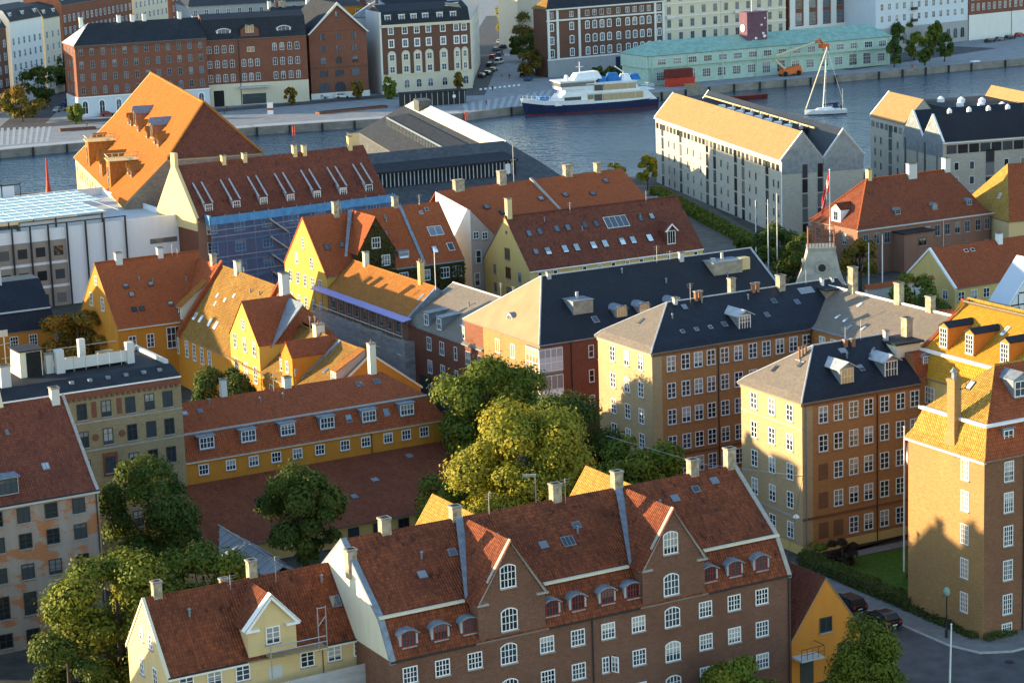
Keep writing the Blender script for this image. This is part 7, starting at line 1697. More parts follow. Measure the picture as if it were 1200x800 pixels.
# ------------------------------------------------------------------ hedges and shrubs
def hedge(label, a, b, w, h, seed, mat='leaf_dark', dens=70, name='hedge', cat='hedge', leaf=.22):
    """clipped hedge: leaf sprays over a box with a woody core"""
    a, b = Vector((a[0], a[1], 0)), Vector((b[0], b[1], 0)); L = (b - a).length
    root = empty(name, a, math.atan2(b.y - a.y, b.x - a.x), label, cat)
    k = MB(); k.box(.15, -w / 2 + .15, 0, L - .15, w / 2 - .15, h - .15); k.build('stem', 'bark', root)
    rg = np.random.default_rng(seed); n = int((L * (w + 2 * h) + w * h * 2) * dens)
    u = rg.random((n, 3)); f = rg.random(n); top = f < w / (w + 2 * h)
    pos = np.stack([u[:, 0] * L, (u[:, 1] - .5) * w, u[:, 2] * h], 1)
    pos[top, 2] = h; pos[~top, 1] = np.where(u[~top, 1] > .5, w / 2, -w / 2); pos += rg.normal(size=(n, 3)) * .09
    pos[:, 2] += .12 * np.sin(pos[:, 0] * 1.3)
    nrm = rg.normal(size=(n, 3)); nrm[:, 2] += .6; nrm /= np.linalg.norm(nrm, axis=1)[:, None]
    t_ = np.cross(nrm, rg.normal(size=(n, 3))); t_ /= np.linalg.norm(t_, axis=1)[:, None]; bb = np.cross(nrm, t_); sz = leaf * rg.uniform(.6, 1.4, n)[:, None]
    q = np.stack([pos - t_ * sz * .5, pos + bb * sz * .35, pos + t_ * sz * .5, pos - bb * sz * .35], 1).reshape(-1, 3)
    me = bpy.data.meshes.new('foliage'); me.from_pydata(q.tolist(), [], [[4 * i, 4 * i + 1, 4 * i + 2, 4 * i + 3] for i in range(n)])
    atb = me.color_attributes.new('tone', 'FLOAT_COLOR', 'CORNER'); c = np.zeros((n, 4), np.float32); c[:, 3] = 1; c[:, 0] = rg.random(n); c[:, 1] = np.clip(rg.normal(.08, .12, n), 0, 1)
    atb.data.foreach_set('color', np.repeat(c, 4, 0).ravel()); me.materials.append(MATS[mat]); link('foliage', me, root)
    return root
p, q = W(-2.0, -31), W(-2.0, -48.5); hedge('clipped green hedge between the pavement and the lawn', p, q, 1.5, 1.3, 3)
p, q = W(14.2, -33), W(14.2, -45); hedge('tall dark hedge at the back of the lawn beside the tower house', p, q, 1.6, 2.4, 4)
a, b = at(768, 228), at(935, 318); hedge('long low hedge along the foot of the pale stone warehouse', a, b, 2.2, 1.6, 5, 'leaf_olive', 22, leaf=.45)

# ------------------------------------------------------------------ trees of the near side
def gt(U, V): p = W(U, V); return p.x, p.y
def T_(name, lab, U, V, top, rx, **k): x, y = gt(U, V); return tree(name, lab, x, y, top, rx, **k)
T_('broadleaf_tree', 'largest golden lit tree in the middle, in front of the glazed corner block', -27.6, -20.5, 18.2, 7.3, rz=6.9, lobes=60, n=52000, leaf=.4, seed=11, mat='leaf_lime', tone=(.45, .2), trunk=.45)
T_('broadleaf_tree', 'tall green tree behind the golden one, against the brick street houses', -14.6, 11.5, 14.9, 6.1, rz=5.9, lobes=46, n=26000, leaf=.46, seed=12, tone=(.5, .15), trunk=.4)
T_('broadleaf_tree', 'dark shaded tree pressed against the yellow end wall of the apartment block', -13.2, -2.5, 13.0, 6.0, rz=6.0, lobes=40, n=24000, leaf=.46, seed=13, mat='leaf_dark', tone=(.5, .1), trunk=.4)
T_('chestnut_tree', 'smaller dull green tree in front of the apartment block beyond the front roof', -9.8, -12.5, 11.2, 4.7, rz=4.4, lobes=34, n=15000, leaf=.48, seed=14, tone=(.7, .12))
T_('broadleaf_tree', 'low pale green bush-like tree below the golden tree by the front roof', -28.5, -5.0, 8.4, 3.8, rz=3.8, lobes=26, n=11000, leaf=.4, seed=15, tone=(.75, .2))
T_('broadleaf_tree', 'dark green tree in front of the buff brick tenement', -59.5, 1.0, 13.0, 5.4, rz=6.0, lobes=40, n=24000, leaf=.42, seed=16, mat='leaf_dark', tone=(.7, .08), trunk=.35)
T_('broadleaf_tree', 'round dark tree in front of the long ochre house', -46.5, -7.5, 12.2, 4.2, rz=5.2, lobes=32, n=17000, leaf=.42, seed=17, mat='leaf_dark', tone=(.6, .15))
T_('broadleaf_tree', 'big tree with a yellow lit top left of the cream house', -72.6, -26.5, 12.6, 6.2, rz=6.8, lobes=60, n=36000, leaf=.42, seed=18, mat='leaf_olive', tone=(.5, .2), trunk=.45)
T_('broadleaf_tree', 'spreading tree with a yellow rim behind the cream house roof', -63.5, -24.0, 11.2, 4.8, rz=4.8, lobes=36, n=20000, leaf=.42, seed=19, mat='leaf_olive', tone=(.4, .15), trunk=.35)
T_('broadleaf_tree', 'dark lower tree hiding the foot of the patchy tenement', -78.5, -30.0, 7.5, 4.6, rz=4.0, lobes=30, n=15000, leaf=.4, seed=20, mat='leaf_dark', tone=(.4, .05))
T_('garden_shrub', 'dark garden shrub in the bottom left corner', -87.0, -33.0, 5.0, 3.4, rz=2.6, lobes=20, n=8000, leaf=.35, seed=21, mat='leaf_dark', cat='shrub')
T_('autumn_tree', 'russet and gold tree between the dark roofed house and the buff tenement', -35.5, 96.0, 10.4, 5.6, rx if False else 5.6, ) if False else T_('autumn_tree', 'russet and gold tree between the dark roofed house and the buff tenement', -35.5, 95.0, 10.0, 5.8, rz=3.8, lobes=40, n=18000, leaf=.5, seed=22, mat='leaf_autumn', tone=(.5, .3))
T_('broadleaf_tree', 'dark tree in the shaded courtyard of the ochre houses', -29.5, 55.5, 8.6, 3.9, rz=3.6, lobes=26, n=10000, leaf=.45, seed=23, mat='leaf_dark', tone=(.4, .05))
T_('conifer', 'feathery green conifer standing in the street at the bottom right', -21.6, -67.0, 8.6, 3.9, rz=5.2, lobes=60, n=26000, leaf=.3, seed=24, mat='leaf_conifer', conic=.55, tone=(.55, .25), loose=.5)
T_('broadleaf_tree', 'small yellow green tree at the foot of the brick house gable', -31.8, -63.6, 6.0, 3.3, rz=3.2, lobes=30, n=12000, leaf=.34, seed=25, mat='leaf_olive', tone=(.8, .25))
T_('broadleaf_tree', 'tip of a small tree below the open window of the brick house', -43.2, -62.2, 3.9, 1.5, rz=1.9, lobes=14, n=4000, leaf=.3, seed=26, mat='leaf_olive', tone=(.8, .2))
T_('garden_shrub', 'dark purple shrub by the yellow plinth of the brick block', 1.2, -33.4, 2.8, 1.6, rz=1.4, lobes=16, n=5000, leaf=.25, seed=27, mat='leaf_purple', cat='shrub')
T_('garden_shrub', 'light green shrub under the brick block corner', -.2, -30.6, 1.9, 1.4, rz=1.0, lobes=14, n=3500, leaf=.25, seed=28, cat='shrub')
T_('garden_shrub', 'rounded shrub at the foot of the lawn flagpole', 4.6, -42.8, 1.6, 2.0, rz=.9, lobes=16, n=4500, leaf=.25, seed=29, mat='leaf_dark', cat='shrub')
for i, (px, py, zc, r, s_, lab, mt) in enumerate(((912, 290, 4.5, 4.2, 31, 'green tree at the foot of the stone warehouse, left of the turret', 'leaf_dark'), (940, 306, 4, 4.6, 32, 'broader green tree just left of the roof turret', 'leaf_dark'), (1008, 305, 6, 3.2, 33, 'brownish creeper covered bush right of the turret', 'leaf_autumn'), (1072, 352, 4, 4.0, 34, 'green bush behind the slate wing near the yellow cottage', 'leaf_olive'), (1092, 372, 3, 3.2, 35, 'dark bush below the yellow cottage gable', 'leaf_dark'), (1180, 368, 1.5, 1.9, 36, 'low garden shrub beside the half timbered house', 'leaf_olive'), (868, 285, 1.5, 1.2, 37, 'single small shrub on the warehouse lane', 'leaf_dark'))):
    p = at(px, py, zc); tree('garden_tree', lab, p.x, p.y, zc + r, r, rz=r, lobes=24, n=7000, leaf=.5, seed=s_, mat=mt, tone=(.5, .1))
for px, py, r, s_, lab in ((720, 207, 2.6, 41, 'small brilliant yellow green tree on the near quay, beside the lane'), (758.5, 199, 2.5, 42, 'small yellow green tree on the near quay, close to the stone warehouse')):
    p = at(px, py, 4.4); tree('quay_tree', lab, p.x, p.y, 4.4 + r * 1.15, r, rz=r * 1.15, lobes=22, n=6000, leaf=.45, seed=s_, mat='leaf_lime', tone=(.7, .2), trunk=.15, group='yellow trees on the near quay')

# glasshouse, kiosk
g = empty('glasshouse', at(262, 640, 0), RAD(-50), 'long pale blue glasshouse roof among the dark garden trees', 'greenhouse')
g.location = W(-52.5, 6.0); g.rotation_euler = (0, 0, RAD(GA - 90))
k = MB(); k.box(0, 0, 0, 17, 4.4, 2.0); k.build('wall', 'pale_grey_render', g)
k = MB(); k.slab([(0, -.1, 2.0), (17, -.1, 2.0), (17, 2.2, 3.4), (0, 2.2, 3.4)], .06); k.slab([(0, 4.5, 2.0), (17, 4.5, 2.0), (17, 2.2, 3.4), (0, 2.2, 3.4)], .06); k.build('glass_roof', 'pale_sky_glass', g)
k = MB()
for i in range(13): k.tube([(i * 1.4, -.1, 2.05), (i * 1.4, 2.2, 3.47), (i * 1.4, 4.5, 2.05)], .05, 4)
k.tube([(0, 2.2, 3.5), (17, 2.2, 3.5)], .08, 5); k.build('glazing_bar', 'zinc_light', g)
p = at(748, 262, 0); g = empty('kiosk', p, RAD(14), 'small kiosk with a blue metal roof on the warehouse lane', 'kiosk')
k = MB(); k.box(-4.3, -2.6, 0, 4.3, 2.6, 3.4); k.build('wall', 'pale_grey_render', g); k = MB(); k.hull([(-4.8, -3.1, 3.4), (4.8, -3.1, 3.4), (4.8, 3.1, 4.4), (-4.8, 3.1, 4.4)], [(-4.8, -3.1, 3.6), (4.8, -3.1, 3.6), (4.8, 3.1, 4.6), (-4.8, 3.1, 4.6)])
for i in range(13): k.hull([(-4.8 + i * .8 - .04, -3.1, 3.6), (-4.8 + i * .8 + .04, -3.1, 3.6), (-4.8 + i * .8 + .04, 3.1, 4.6), (-4.8 + i * .8 - .04, 3.1, 4.6)], [(-4.8 + i * .8 - .04, -3.1, 3.72), (-4.8 + i * .8 + .04, -3.1, 3.72), (-4.8 + i * .8 + .04, 3.1, 4.72), (-4.8 + i * .8 - .04, 3.1, 4.72)])
k.build('roof', 'lead', g)
for i, (px, py, hh, lab) in enumerate(((886, 295, 11, 'leftmost of the thin white poles by the turret'), (900.5, 318, 14, 'middle white pole with stays by the turret'), (911, 318, 15, 'rightmost white pole left of the turret'), (1018, 352, 11, 'thin white mast standing behind the slate wing'), (1034, 350, 12, 'taller white mast beside a small satellite dish'))):
    p = at(px, py, 2); k = MB(); k.tube([(p.x, p.y, 0), (p.x, p.y, hh)], .12, 6, 0, .07); tag(k.build('mast', 'white_pole'), lab, 'pole')

# ------------------------------------------------------------------ street things near the tower house
p = W(-6.75, -44.3); near_car('black estate car parked by the hedge, the one farther up the street', p, RAD(GA + 90), 'estate', 'paint_black')
p = W(-6.85, -49.9); near_car('black hatchback parked at the hedge end nearest the junction', p, RAD(GA + 90), 'hatch', 'paint_black')
p = W(-4.4, -56.4); g = empty('street_lamp', p, 0, 'green globe street lamp on the pavement corner of the tower house', 'lamp')
k = MB(); k.tube([(0, 0, .1), (0, 0, 4.2)], .06, 8); k.lathe([(.14, .1), (.14, .9), (.07, 1.0)], 8, 0); k.build('post', 'dark_metal', g); k = MB(); k.lathe([(.1, 4.1), (.28, 4.3), (.32, 4.6), (.2, 4.85), (.03, 4.95)], 10, 0); k.build('lantern', 'copper_green', g)
k = MB(); k.tube([(-.5, 0, 4.0), (-.1, 0, 4.2)], .03, 5); k.build('bracket', 'dark_metal', g)
for px, py, hh, lab in ((1113, 800, 5.3, 'white post at the bottom edge in front of the tower house'), (946, 788, 8.3, 'tall leaning white pole in front of the small orange house')):
    p = at(px, py, 0); g = empty('post', p, 0, lab, 'pole'); k = MB(); k.tube([(0, 0, 0), (.1, 0, hh)], .1, 8, 0, .06); k.build('shaft', 'white_pole', g); k = MB(); k.lathe([(.02, hh), (.11, hh + .06), (.02, hh + .15)], 8, 0, (.1, 0)); k.build('finial', 'white_pole', g)
p = at(1183, 775, .03); k = MB(); k.lathe([(.42, 0), (.42, .012)], 20); tag(k.build('manhole_cover', 'dark_metal', None, p), 'round dark manhole cover in the road at the bottom right', 'manhole cover')
bm = bike_mesh().mesh('bicycle', ['paint_black', 'tyre'])
for i, (U, V, an_, lab) in enumerate(((6.0, -59.2, 10, 'bicycle with clear round wheels leaning by the tower house basement window'), (7.6, -59.2, 4, 'second bicycle right of the basement window at the right edge'), (-2.6, -50.5, 92, 'bicycle leaning on the tower house side wall, far end'), (-2.6, -52.6, 88, 'bicycle leaning on the side wall, between two others'), (-2.6, -54.5, 91, 'bicycle leaning on the side wall nearest the corner'))):
    p = W(U, V); o = link('bicycle', bm, None, (p.x, p.y, .13), RAD(GA + an_)); tag(o, lab, 'bicycle', 'bicycles against the tower house')
hedge('low dark planting along the foot of the tower house side wall', W(-2.5, -48), W(-2.5, -58.2), .7, .55, 8, dens=60, name='planting', cat='plants')
hedge('low dark planting along the foot of the tower house front wall', W(-2.2, -59.1), W(1.6, -59.1), .6, .5, 9, dens=60, name='planting', cat='plants')
# street lamp hung on a wire
a, b = Vector((22.2, 188.0, 9.4)), Vector((29.4, 226.6, 9.6)); m_ = a.lerp(b, .6) - Vector((0, 0, .8))
g = empty('hanging_lamp', m_, 0, 'white street lamp hanging from a wire beside the brick block', 'lamp'); k = MB(); k.tube([a - m_, Vector((0, 0, .2)), b - m_], .02, 4); k.build('wire', 'dark_metal', g); k = MB(); k.lathe([(.03, .2), (.32, -.1), (.3, -.2), (.05, -.3)], 10); k.build('lamp_shade', 'lamp_glass', g)
k = MB(); a = W(-14, -13, 11.5); b = Vector((29.0, 225.8, 8.5)); c = a.lerp(b, .5) - Vector((0, 0, .9)); k.tube([a, c, b], .03, 4); tag(k.build('overhead_cable', 'steel_pole'), 'thin overhead cable crossing in front of the brick block', 'cable')
p = W(-36, -44.0, 16); 
k = MB(); 
g = empty('street_lamp', W(-31, -28), 0, 'slim grey lamp post rising behind the long brick roof', 'lamp'); k = MB(); k.tube([(0, 0, 0), (0, 0, 13.4)], .07, 6); k.build('post', 'steel_pole', g); k = MB(); k.box(-1.2, -.12, 13.3, .1, .12, 13.5); k.build('lamp_head', 'zinc_light', g)

# ------------------------------------------------------------------ ferry
fe = empty('ferry', (at(690, 130, -2).x, at(690, 130, -2).y, -2.0), RAD(20), 'white passenger ferry with a dark blue hull moored at the quay', 'ferry')
secs = [(-20.5, .15, 4.9, .1), (-18, 1.5, 4.5, .7), (-14, 3.0, 4.0, 2.0), (-8, 3.9, 3.7, 3.2), (0, 4.1, 3.6, 3.6), (10, 4.1, 3.6, 3.5), (18, 3.9, 3.9, 3.2), (20.2, 3.7, 4.1, 3.0)]
def loft(secs, z0f, z1f):
    k = MB()
    for (x0, w0, h0, b0), (x1, w1, h1, b1) in zip(secs, secs[1:]):
        def ring(x, w, h, b): lo, hi = z0f(h), z1f(h); f0, f1 = lo / h, hi / h; wa, wb = b + (w - b) * f0, b + (w - b) * f1; xo = x + (1 - f0) * (1.4 if x < -15 else 0); xp = x + (1 - f1) * (1.4 if x < -15 else 0); return [(xo, -wa, lo), (xp, -wb, hi), (xp, wb, hi), (xo, wa, lo)]
        r0, r1 = ring(x0, w0, h0, b0), ring(x1, w1, h1, b1); k.hull(r0, r1)
    return k
loft(secs, lambda h: .3, lambda h: h - 1.2).build('hull', 'navy_hull', fe); loft(secs, lambda h: -.8, lambda h: .3).build('boot_top', 'hull_red', fe); loft(secs[:5], lambda h: h - 1.2, lambda h: h).build('bulwark', 'boat_white', fe)
k = MB(); k.hull([(-11.5, -3.4, 2.4), (19.6, -3.7, 2.4), (19.6, 3.7, 2.4), (-11.5, 3.4, 2.4)], [(-9.0, -3.3, 5.3), (16.5, -3.6, 5.3), (16.5, 3.6, 5.3), (-9.0, 3.3, 5.3)]); k.hull([(-8.5, -3.0, 5.3), (14.6, -3.4, 5.3), (14.6, 3.4, 5.3), (-8.5, 3.0, 5.3)], [(-7.4, -3.0, 8.0), (12.8, -3.4, 8.0), (12.8, 3.4, 8.0), (-7.4, 3.0, 8.0)])
k.box(-1.5, -3.75, 5.2, 18.8, 3.75, 5.42); k.box(-2, -3.55, 7.8, 13.6, 3.55, 8.05); k.build('superstructure', 'boat_white', fe)
k = MB()
for i in range(5): k.box(3.0 + i * 2.5, -3.68, 3.1, 5.3 + i * 2.5, -3.58 if False else -3.5, 4.9)
for i in range(4): k.box(3.4 + i * 2.5, -3.44, 5.9, 5.7 + i * 2.5, -3.3, 7.5)
k.build('saloon_window', 'warm_glass', fe)
k = MB(); k.box(-8.6, -3.46, 3.0, -3.6, -3.2, 4.6); k.box(.4, -3.66, 3.1, 2.7, -3.4, 4.9); k.box(.6, -3.44, 5.9, 3.1, -3.2, 7.5); k.box(11.2, -3.58, 3.1, 16.4, -3.4, 4.9) if False else None; k.build('window', 'dim_glass', fe)
k = MB(); k.box(-1.6, -3.56, 2.6, .1, -3.45, 4.9); k.build('door', 'wood_plank', fe)
b = link('bridge', None, fe, (0, 0, 0)); k = MB(); k.hull([(-9.4, -3.4, 6.6), (1, -3.2, 6.6), (1, 3.2, 6.6), (-9.4, 3.4, 6.6)], [(-9.8, -3.5, 8.9), (1, -3.3, 8.9), (1, 3.3, 8.9), (-9.8, 3.5, 8.9)]); k.box(-10.3, -3.8, 8.9, 1.3, 3.8, 9.15); k.build('wheelhouse', 'boat_white', b)
k = MB(); k.hull([(-9.75, -3.56, 7.5), (.6, -3.36, 7.5), (.6, 3.36, 7.5), (-9.75, 3.56, 7.5)], [(-9.87, -3.6, 8.6), (.6, -3.38, 8.6), (.6, 3.38, 8.6), (-9.87, 3.6, 8.6)]); k.build('bridge_window', 'dim_glass', b)
k = MB(); k.hull([(-5, -2.2, 9.1), (3.4, -2.4, 9.1), (3.4, 2.4, 9.1), (-5, 2.2, 9.1)], [(-3.8, -1.6, 10.9), (2.4, -1.8, 11.2), (2.4, 1.8, 11.2), (-3.8, 1.6, 10.9)]); k.lathe([(.5, 9.1), (.7, 10), (.3, 10.6)], 10, 0, (-7, -1.2)); k.lathe([(.5, 9.1), (.6, 9.8), (.3, 10.4)], 10, 0, (-6, 1.6)); k.build('funnel_casing', 'boat_white', fe)
k = MB(); k.tube([(-2.5, 0, 9), (-2.5, 0, 14)], .12, 6); k.tube([(-3.6, 0, 12.6), (-1.4, 0, 12.6)], .09, 5); k.tube([(10.4, -2, 8), (9.9, -2, 10.6), (7.5, -2, 12.2)], .16, 6); k.build('mast', 'boat_white', fe)
for i, (x, r_, m) in enumerate(((3.9, 1.1, 'tarp_blue'), (7.5, 1.7, 'tarp_blue'), (11.2, 1.3, 'boat_white'), (14.2, 1.2, 'tarp_blue'))):
    k = MB(); k.hull([(x - r_ * 1.2, -1.6, 8.0), (x + r_ * 1.2, -1.6, 8.0), (x + r_ * 1.2, 1.6, 8.0), (x - r_ * 1.2, 1.6, 8.0)], [(x - r_ * .7, -.8, 8.1 + r_ * 1.3), (x + r_ * .7, -.8, 8.1 + r_ * 1.3), (x + r_ * .7, .8, 8.1 + r_ * 1.3), (x - r_ * .7, .8, 8.1 + r_ * 1.3)]); k.build('covered_boat', m, fe)
k = MB()
for z in (5.0, 5.6): k.tube([(-20, -.5, z), (-14, -3.0, z - .5), (-11, -3.5, z - .6)], .05, 4)
for i in range(8): x = -20 + i * 1.2; k.tube([(x, -.5 - i * .36, 4.3), (x, -.5 - i * .36, 5.7 - i * .06)], .05, 4)
for z in (6.1, 6.6): k.tube([(14.8, -3.7, z), (18.8, -3.7, z)], .05, 4); k.tube([(18.8, -3.7, z), (18.8, 3.7, z)], .05, 4)
k.build('railing', 'boat_white', fe); k = MB(); k.box(-15.5, -2.0, 3.6, -12.8, 1.6, 5.2); k.build('deck_box', 'tarp_blue', fe)

# ------------------------------------------------------------------ sailing yacht
p = at(968, 134, -2); sb = empty('sailing_yacht', (p.x, p.y, -2), RAD(8), 'white sailing yacht with a bare mast crossing the harbour', 'sailboat')
loft([(-5.9, .1, 1.5, .05), (-4, .9, 1.35, .5), (-1, 1.7, 1.2, 1.2), (2.5, 1.75, 1.15, 1.2), (5.6, 1.4, 1.2, .9)], lambda h: .18, lambda h: h).build('hull', 'boat_white', sb)
loft([(-5.2, .1, 1.5, .05), (-4, .9, 1.35, .5), (-1, 1.7, 1.2, 1.2), (2.5, 1.75, 1.15, 1.2), (5.5, 1.4, 1.2, .9)], lambda h: -.3, lambda h: .18).build('waterline', 'navy_hull', sb)
k = MB(); k.hull([(-3, -.8, 1.2), (2, -1.1, 1.2), (2, 1.1, 1.2), (-3, .8, 1.2)], [(-2.2, -.6, 1.75), (2, -.9, 1.9), (2, .9, 1.9), (-2.2, .6, 1.75)]); k.build('cabin', 'boat_white', sb)
k = MB(); k.hull([(1.6, -1.1, 1.8), (3.2, -1.1, 1.8), (3.2, 1.1, 1.8), (1.6, 1.1, 1.8)], [(2.0, -.9, 2.7), (3.0, -.9, 2.7), (3.0, .9, 2.7), (2.0, .9, 2.7)]); k.build('spray_hood', 'navy_hull', sb)
k = MB(); k.tube([(-.8, 0, 1.5), (.3, 0, 18.2)], .17, 8, 0, .11); k.tube([(-.3, -1.0, 6.5), (-.3, 1.0, 6.5)], .07, 5); k.tube([(0, -.8, 11.5), (0, .8, 11.5)], .07, 5); k.build('mast', 'white_pole', sb)
k = MB(); k.tube([(-.7, 0, 2.6), (3.6, 0, 2.9)], .2, 8); k.build('boom_with_sail', 'navy_hull', sb); k = MB(); k.tube([(-5.6, 0, 1.7), (.2, 0, 17.4)], .16, 6); k.build('furled_sail', 'cream_pale', sb)
k = MB()
for a, b in (((-.6, -1.6, 1.2), (-.3, -1.0, 6.5)), ((-.3, -1.0, 6.5), (.25, 0, 17)), ((-.6, 1.6, 1.2), (-.3, 1.0, 6.5)), ((-.3, 1.0, 6.5), (.25, 0, 17)), ((5.4, 0, 1.3), (.3, 0, 18))): k.tube([a, b], .035, 4)
k.tube([(4.9, .9, 1.2), (4.9, .9, 6.6)], .05, 5); k.build('rigging', 'steel_pole', sb)
pm = person_mesh(.2, 'cloth_dark', 'cloth_blue'); pm2 = person_mesh(.5, 'cloth_red', 'cloth_dark'); pm3 = person_mesh(.35, 'cloth_pale', 'cloth_blue')
M0 = p + Vector((math.cos(RAD(8)) * 4.3, math.sin(RAD(8)) * 4.3, 0)); o = link('person', pm, None, (M0.x, M0.y, -1.2), 1.2); tag(o, 'person in dark clothes standing at the stern of the sailing yacht', 'person')
def small_boat(lab, px, py, L, ang, m, m2, name='motor_boat', cat='boat', cab=True):
    p = at(px, py, -2); s = empty(name, (p.x, p.y, -2), ang, lab, cat); h = L / 2
    loft([(-h, .15, 1.3, .05), (-h * .6, L * .11, 1.15, L * .07), (0, L * .15, 1.0, L * .11), (h, L * .14, 1.0, L * .1)], lambda z: -.2, lambda z: z).build('hull', m, s)
    if cab: k = MB(); k.hull([(-h * .3, -L * .1, .9), (h * .4, -L * .1, .9), (h * .4, L * .1, .9), (-h * .3, L * .1, .9)], [(-h * .1, -L * .08, 2.3), (h * .35, -L * .08, 2.3), (h * .35, L * .08, 2.3), (-h * .1, L * .08, 2.3)]); k.build('cabin', m2, s)
    return s
small_boat('grey patrol launch moored at the far quay on the right', 1141, 80, 10.5, RAD(30), 'paint_grey', 'boat_white'); small_boat('low dark red barge moored behind the stone warehouse at the far quay', 873, 116, 14, RAD(30), 'hull_red', 'hull_red', 'barge', 'barge', False)
small_boat('small brown rowing boat at the near quay by the yellow trees', 749, 213.5, 7.5, RAD(10), 'rust_brown', 'rust_brown', 'rowing_boat', 'boat', False)
p = at(57, 226, 0); bc = empty('beacon', p, 0, 'slim red conical beacon rising at the water edge on the left', 'beacon'); k = MB(); k.lathe([(.7, 0), (.32, 2.6), (.16, 7.4), (.05, 7.8)], 10); k.build('cone', 'signal_red', bc); k = MB(); k.box(-2.2, -1.8, -.6, 2.2, 1.8, .02); k.build('base', 'granite', bc)

# ------------------------------------------------------------------ things on the far quay
p = at(797, 101); 
for i, (dx, z, L, m, lab) in enumerate(((0, 0, 9, 'signal_red', 'red shipping container standing on the quay beside the green shed'), (-.4, 2.6, 8.6, 'hull_red', 'dark red shipping container stacked on the other one by the green shed'))):
    c = empty('shipping_container', (p.x + dx, p.y + .6, z + .02), RAD(27), lab, 'container', 'red shipping containers'); k = MB(); k.box(-L / 2, -1.3, 0, L / 2, 1.3, 2.5)
    for j in range(18): k.box(-L / 2 + .3 + j * (L - .5) / 18, -1.36, .2, -L / 2 + .5 + j * (L - .5) / 18, -1.302, 2.35)
    k.build('shell', m, c); k = MB(); k.box(-L / 2 - .05, -1.25, .1, -L / 2 - .004, 1.25, 2.4); k.build('door', m, c)
k = MB(); q = at(811, 102.5); k.box(-2.1, -.9, 0, 2.1, .9, 1.2); tag(k.build('timber_stack', 'wood_plank', None, (q.x, q.y - 1, .02), RAD(27)), 'low stack of pale timber beside the red containers', 'timber')
p = at(925, 89); lf = empty('boom_lift', p, RAD(27), 'orange boom lift with a cream arm raised against the green shed', 'boom lift')
k = MB(); k.hull([(-3.4, -1.3, .7), (4.2, -1.3, .7), (4.2, 1.3, .7), (-3.4, 1.3, .7)], [(-2.8, -1.2, 2.0), (3.4, -1.2, 3.0), (3.4, 1.2, 3.0), (-2.8, 1.2, 2.0)]); k.build('body', 'lift_orange', lf)
for x in (-2.3, 2.6):
    for y in (-1.3, 1.3): k = MB(); k.lathe([(.3, -.25), (.75, -.25), (.8, 0), (.75, .25), (.3, .25)], 12); o = k.build('wheel', 'tyre', lf, (x, y, .8)); o.rotation_euler = (math.pi / 2, 0, 0)
k = MB(); k.tube([(-1.6, 0, 2.2), (-5.0, 0, 5.0)], .35, 6); k.tube([(-5.0, 0, 5.0), (-4.8, 0, 6.4), (9.5, 0, 9.6)], .42, 6, 0, .3); k.build('arm', 'lift_cream', lf); k = MB(); k.tube([(9.5, 0, 9.6), (11.5, 0, 10.4), (12.6, 0, 8.9)], .4, 6); k.box(11.6, -1.1, 7.6, 14.2, 1.1, 8.9); k.build('basket', 'lift_orange', lf)
p = at(506, 123); pv = empty('pavilion', p, RAD(20), 'long black slatted pavilion on the quay in front of the brick and cream mansion', 'pavilion'); k = MB(); k.box(-9, -2.5, 0, 9.6, 2.5, 3.7); k.build('wall', 'tar_black', pv); k = MB()
for i in range(12): k.box(-9 + i * 1.65, -2.6, 0, -8.85 + i * 1.65, -2.502, 3.7)
k.build('slat', 'steel_pole', pv); k = MB(); k.box(-9.2, -2.7, 3.7, 9.8, 2.7, 3.95); k.build('roof', 'roof_felt', pv); k = MB(); k.prism([(6 + .5 * math.cos(i * math.pi / 8), 2.3 + .5 * math.sin(i * math.pi / 8)) for i in range(16)], 'y', -2.64, -2.61); k.build('round_sign', 'white_paint', pv)
for q0, q1, lab in (((372, 134), (452, 126), 'long low rust coloured planter on the promenade'), ((70, 154), (112, 151), 'dark low planter bed beside the striped paving')):
    a, b = at(*q0), at(*q1); L = (b - a).length; k = MB(); k.box(0, -1.2, 0, L, 1.2, .6); g = empty('planter', a, math.atan2(b.y - a.y, b.x - a.x), lab, 'planter'); k.build('box', 'rust_brown', g); k = MB(); k.box(.2, -1.0, .6, L - .2, 1.0, .66); k.build('earth', 'soil', g)
for i, (px, py, lab) in enumerate(((317, 134, 'cluster post with white and red ring buoys on the promenade'),)):
    p = at(px, py); g = empty('buoy_stand', p, 0, lab, 'buoy stand'); k = MB(); k.box(-.8, -.5, 0, .8, .5, 3.2); k.build('board', 'white_paint', g); k = MB(); k.box(-.85, -.55, 1.2, .85, .55, 1.8); k.build('band', 'signal_red', g)
for px, py in ((344, 157), (960, 141) if False else (546, 140), (767, 100), (1068, 84)):
    p = at(px, py, -1); k = MB(); 
    for x in (-.3, .3): k.tube([(x, -.3, -1.4), (x, -.3, 1.1)], .12, 5)
    for i in range(5): k.tube([(-.3, -.3, -1.1 + i * .5), (.3, -.3, -1.1 + i * .5)], .09, 4)
    lab = {344: 'red rescue ladder on the quay below the gabled warehouse', 546: 'red rescue ladder on the quay near the ferry bow', 767: 'red rescue ladder on the quay behind the ferry stern', 1068: 'red rescue ladder on the quay below the square trees'}[px]
    tag(k.build('quay_ladder', 'signal_red', None, (p.x, p.y, 0), RAD(28)), lab, 'ladder', 'rescue ladders on the quay')
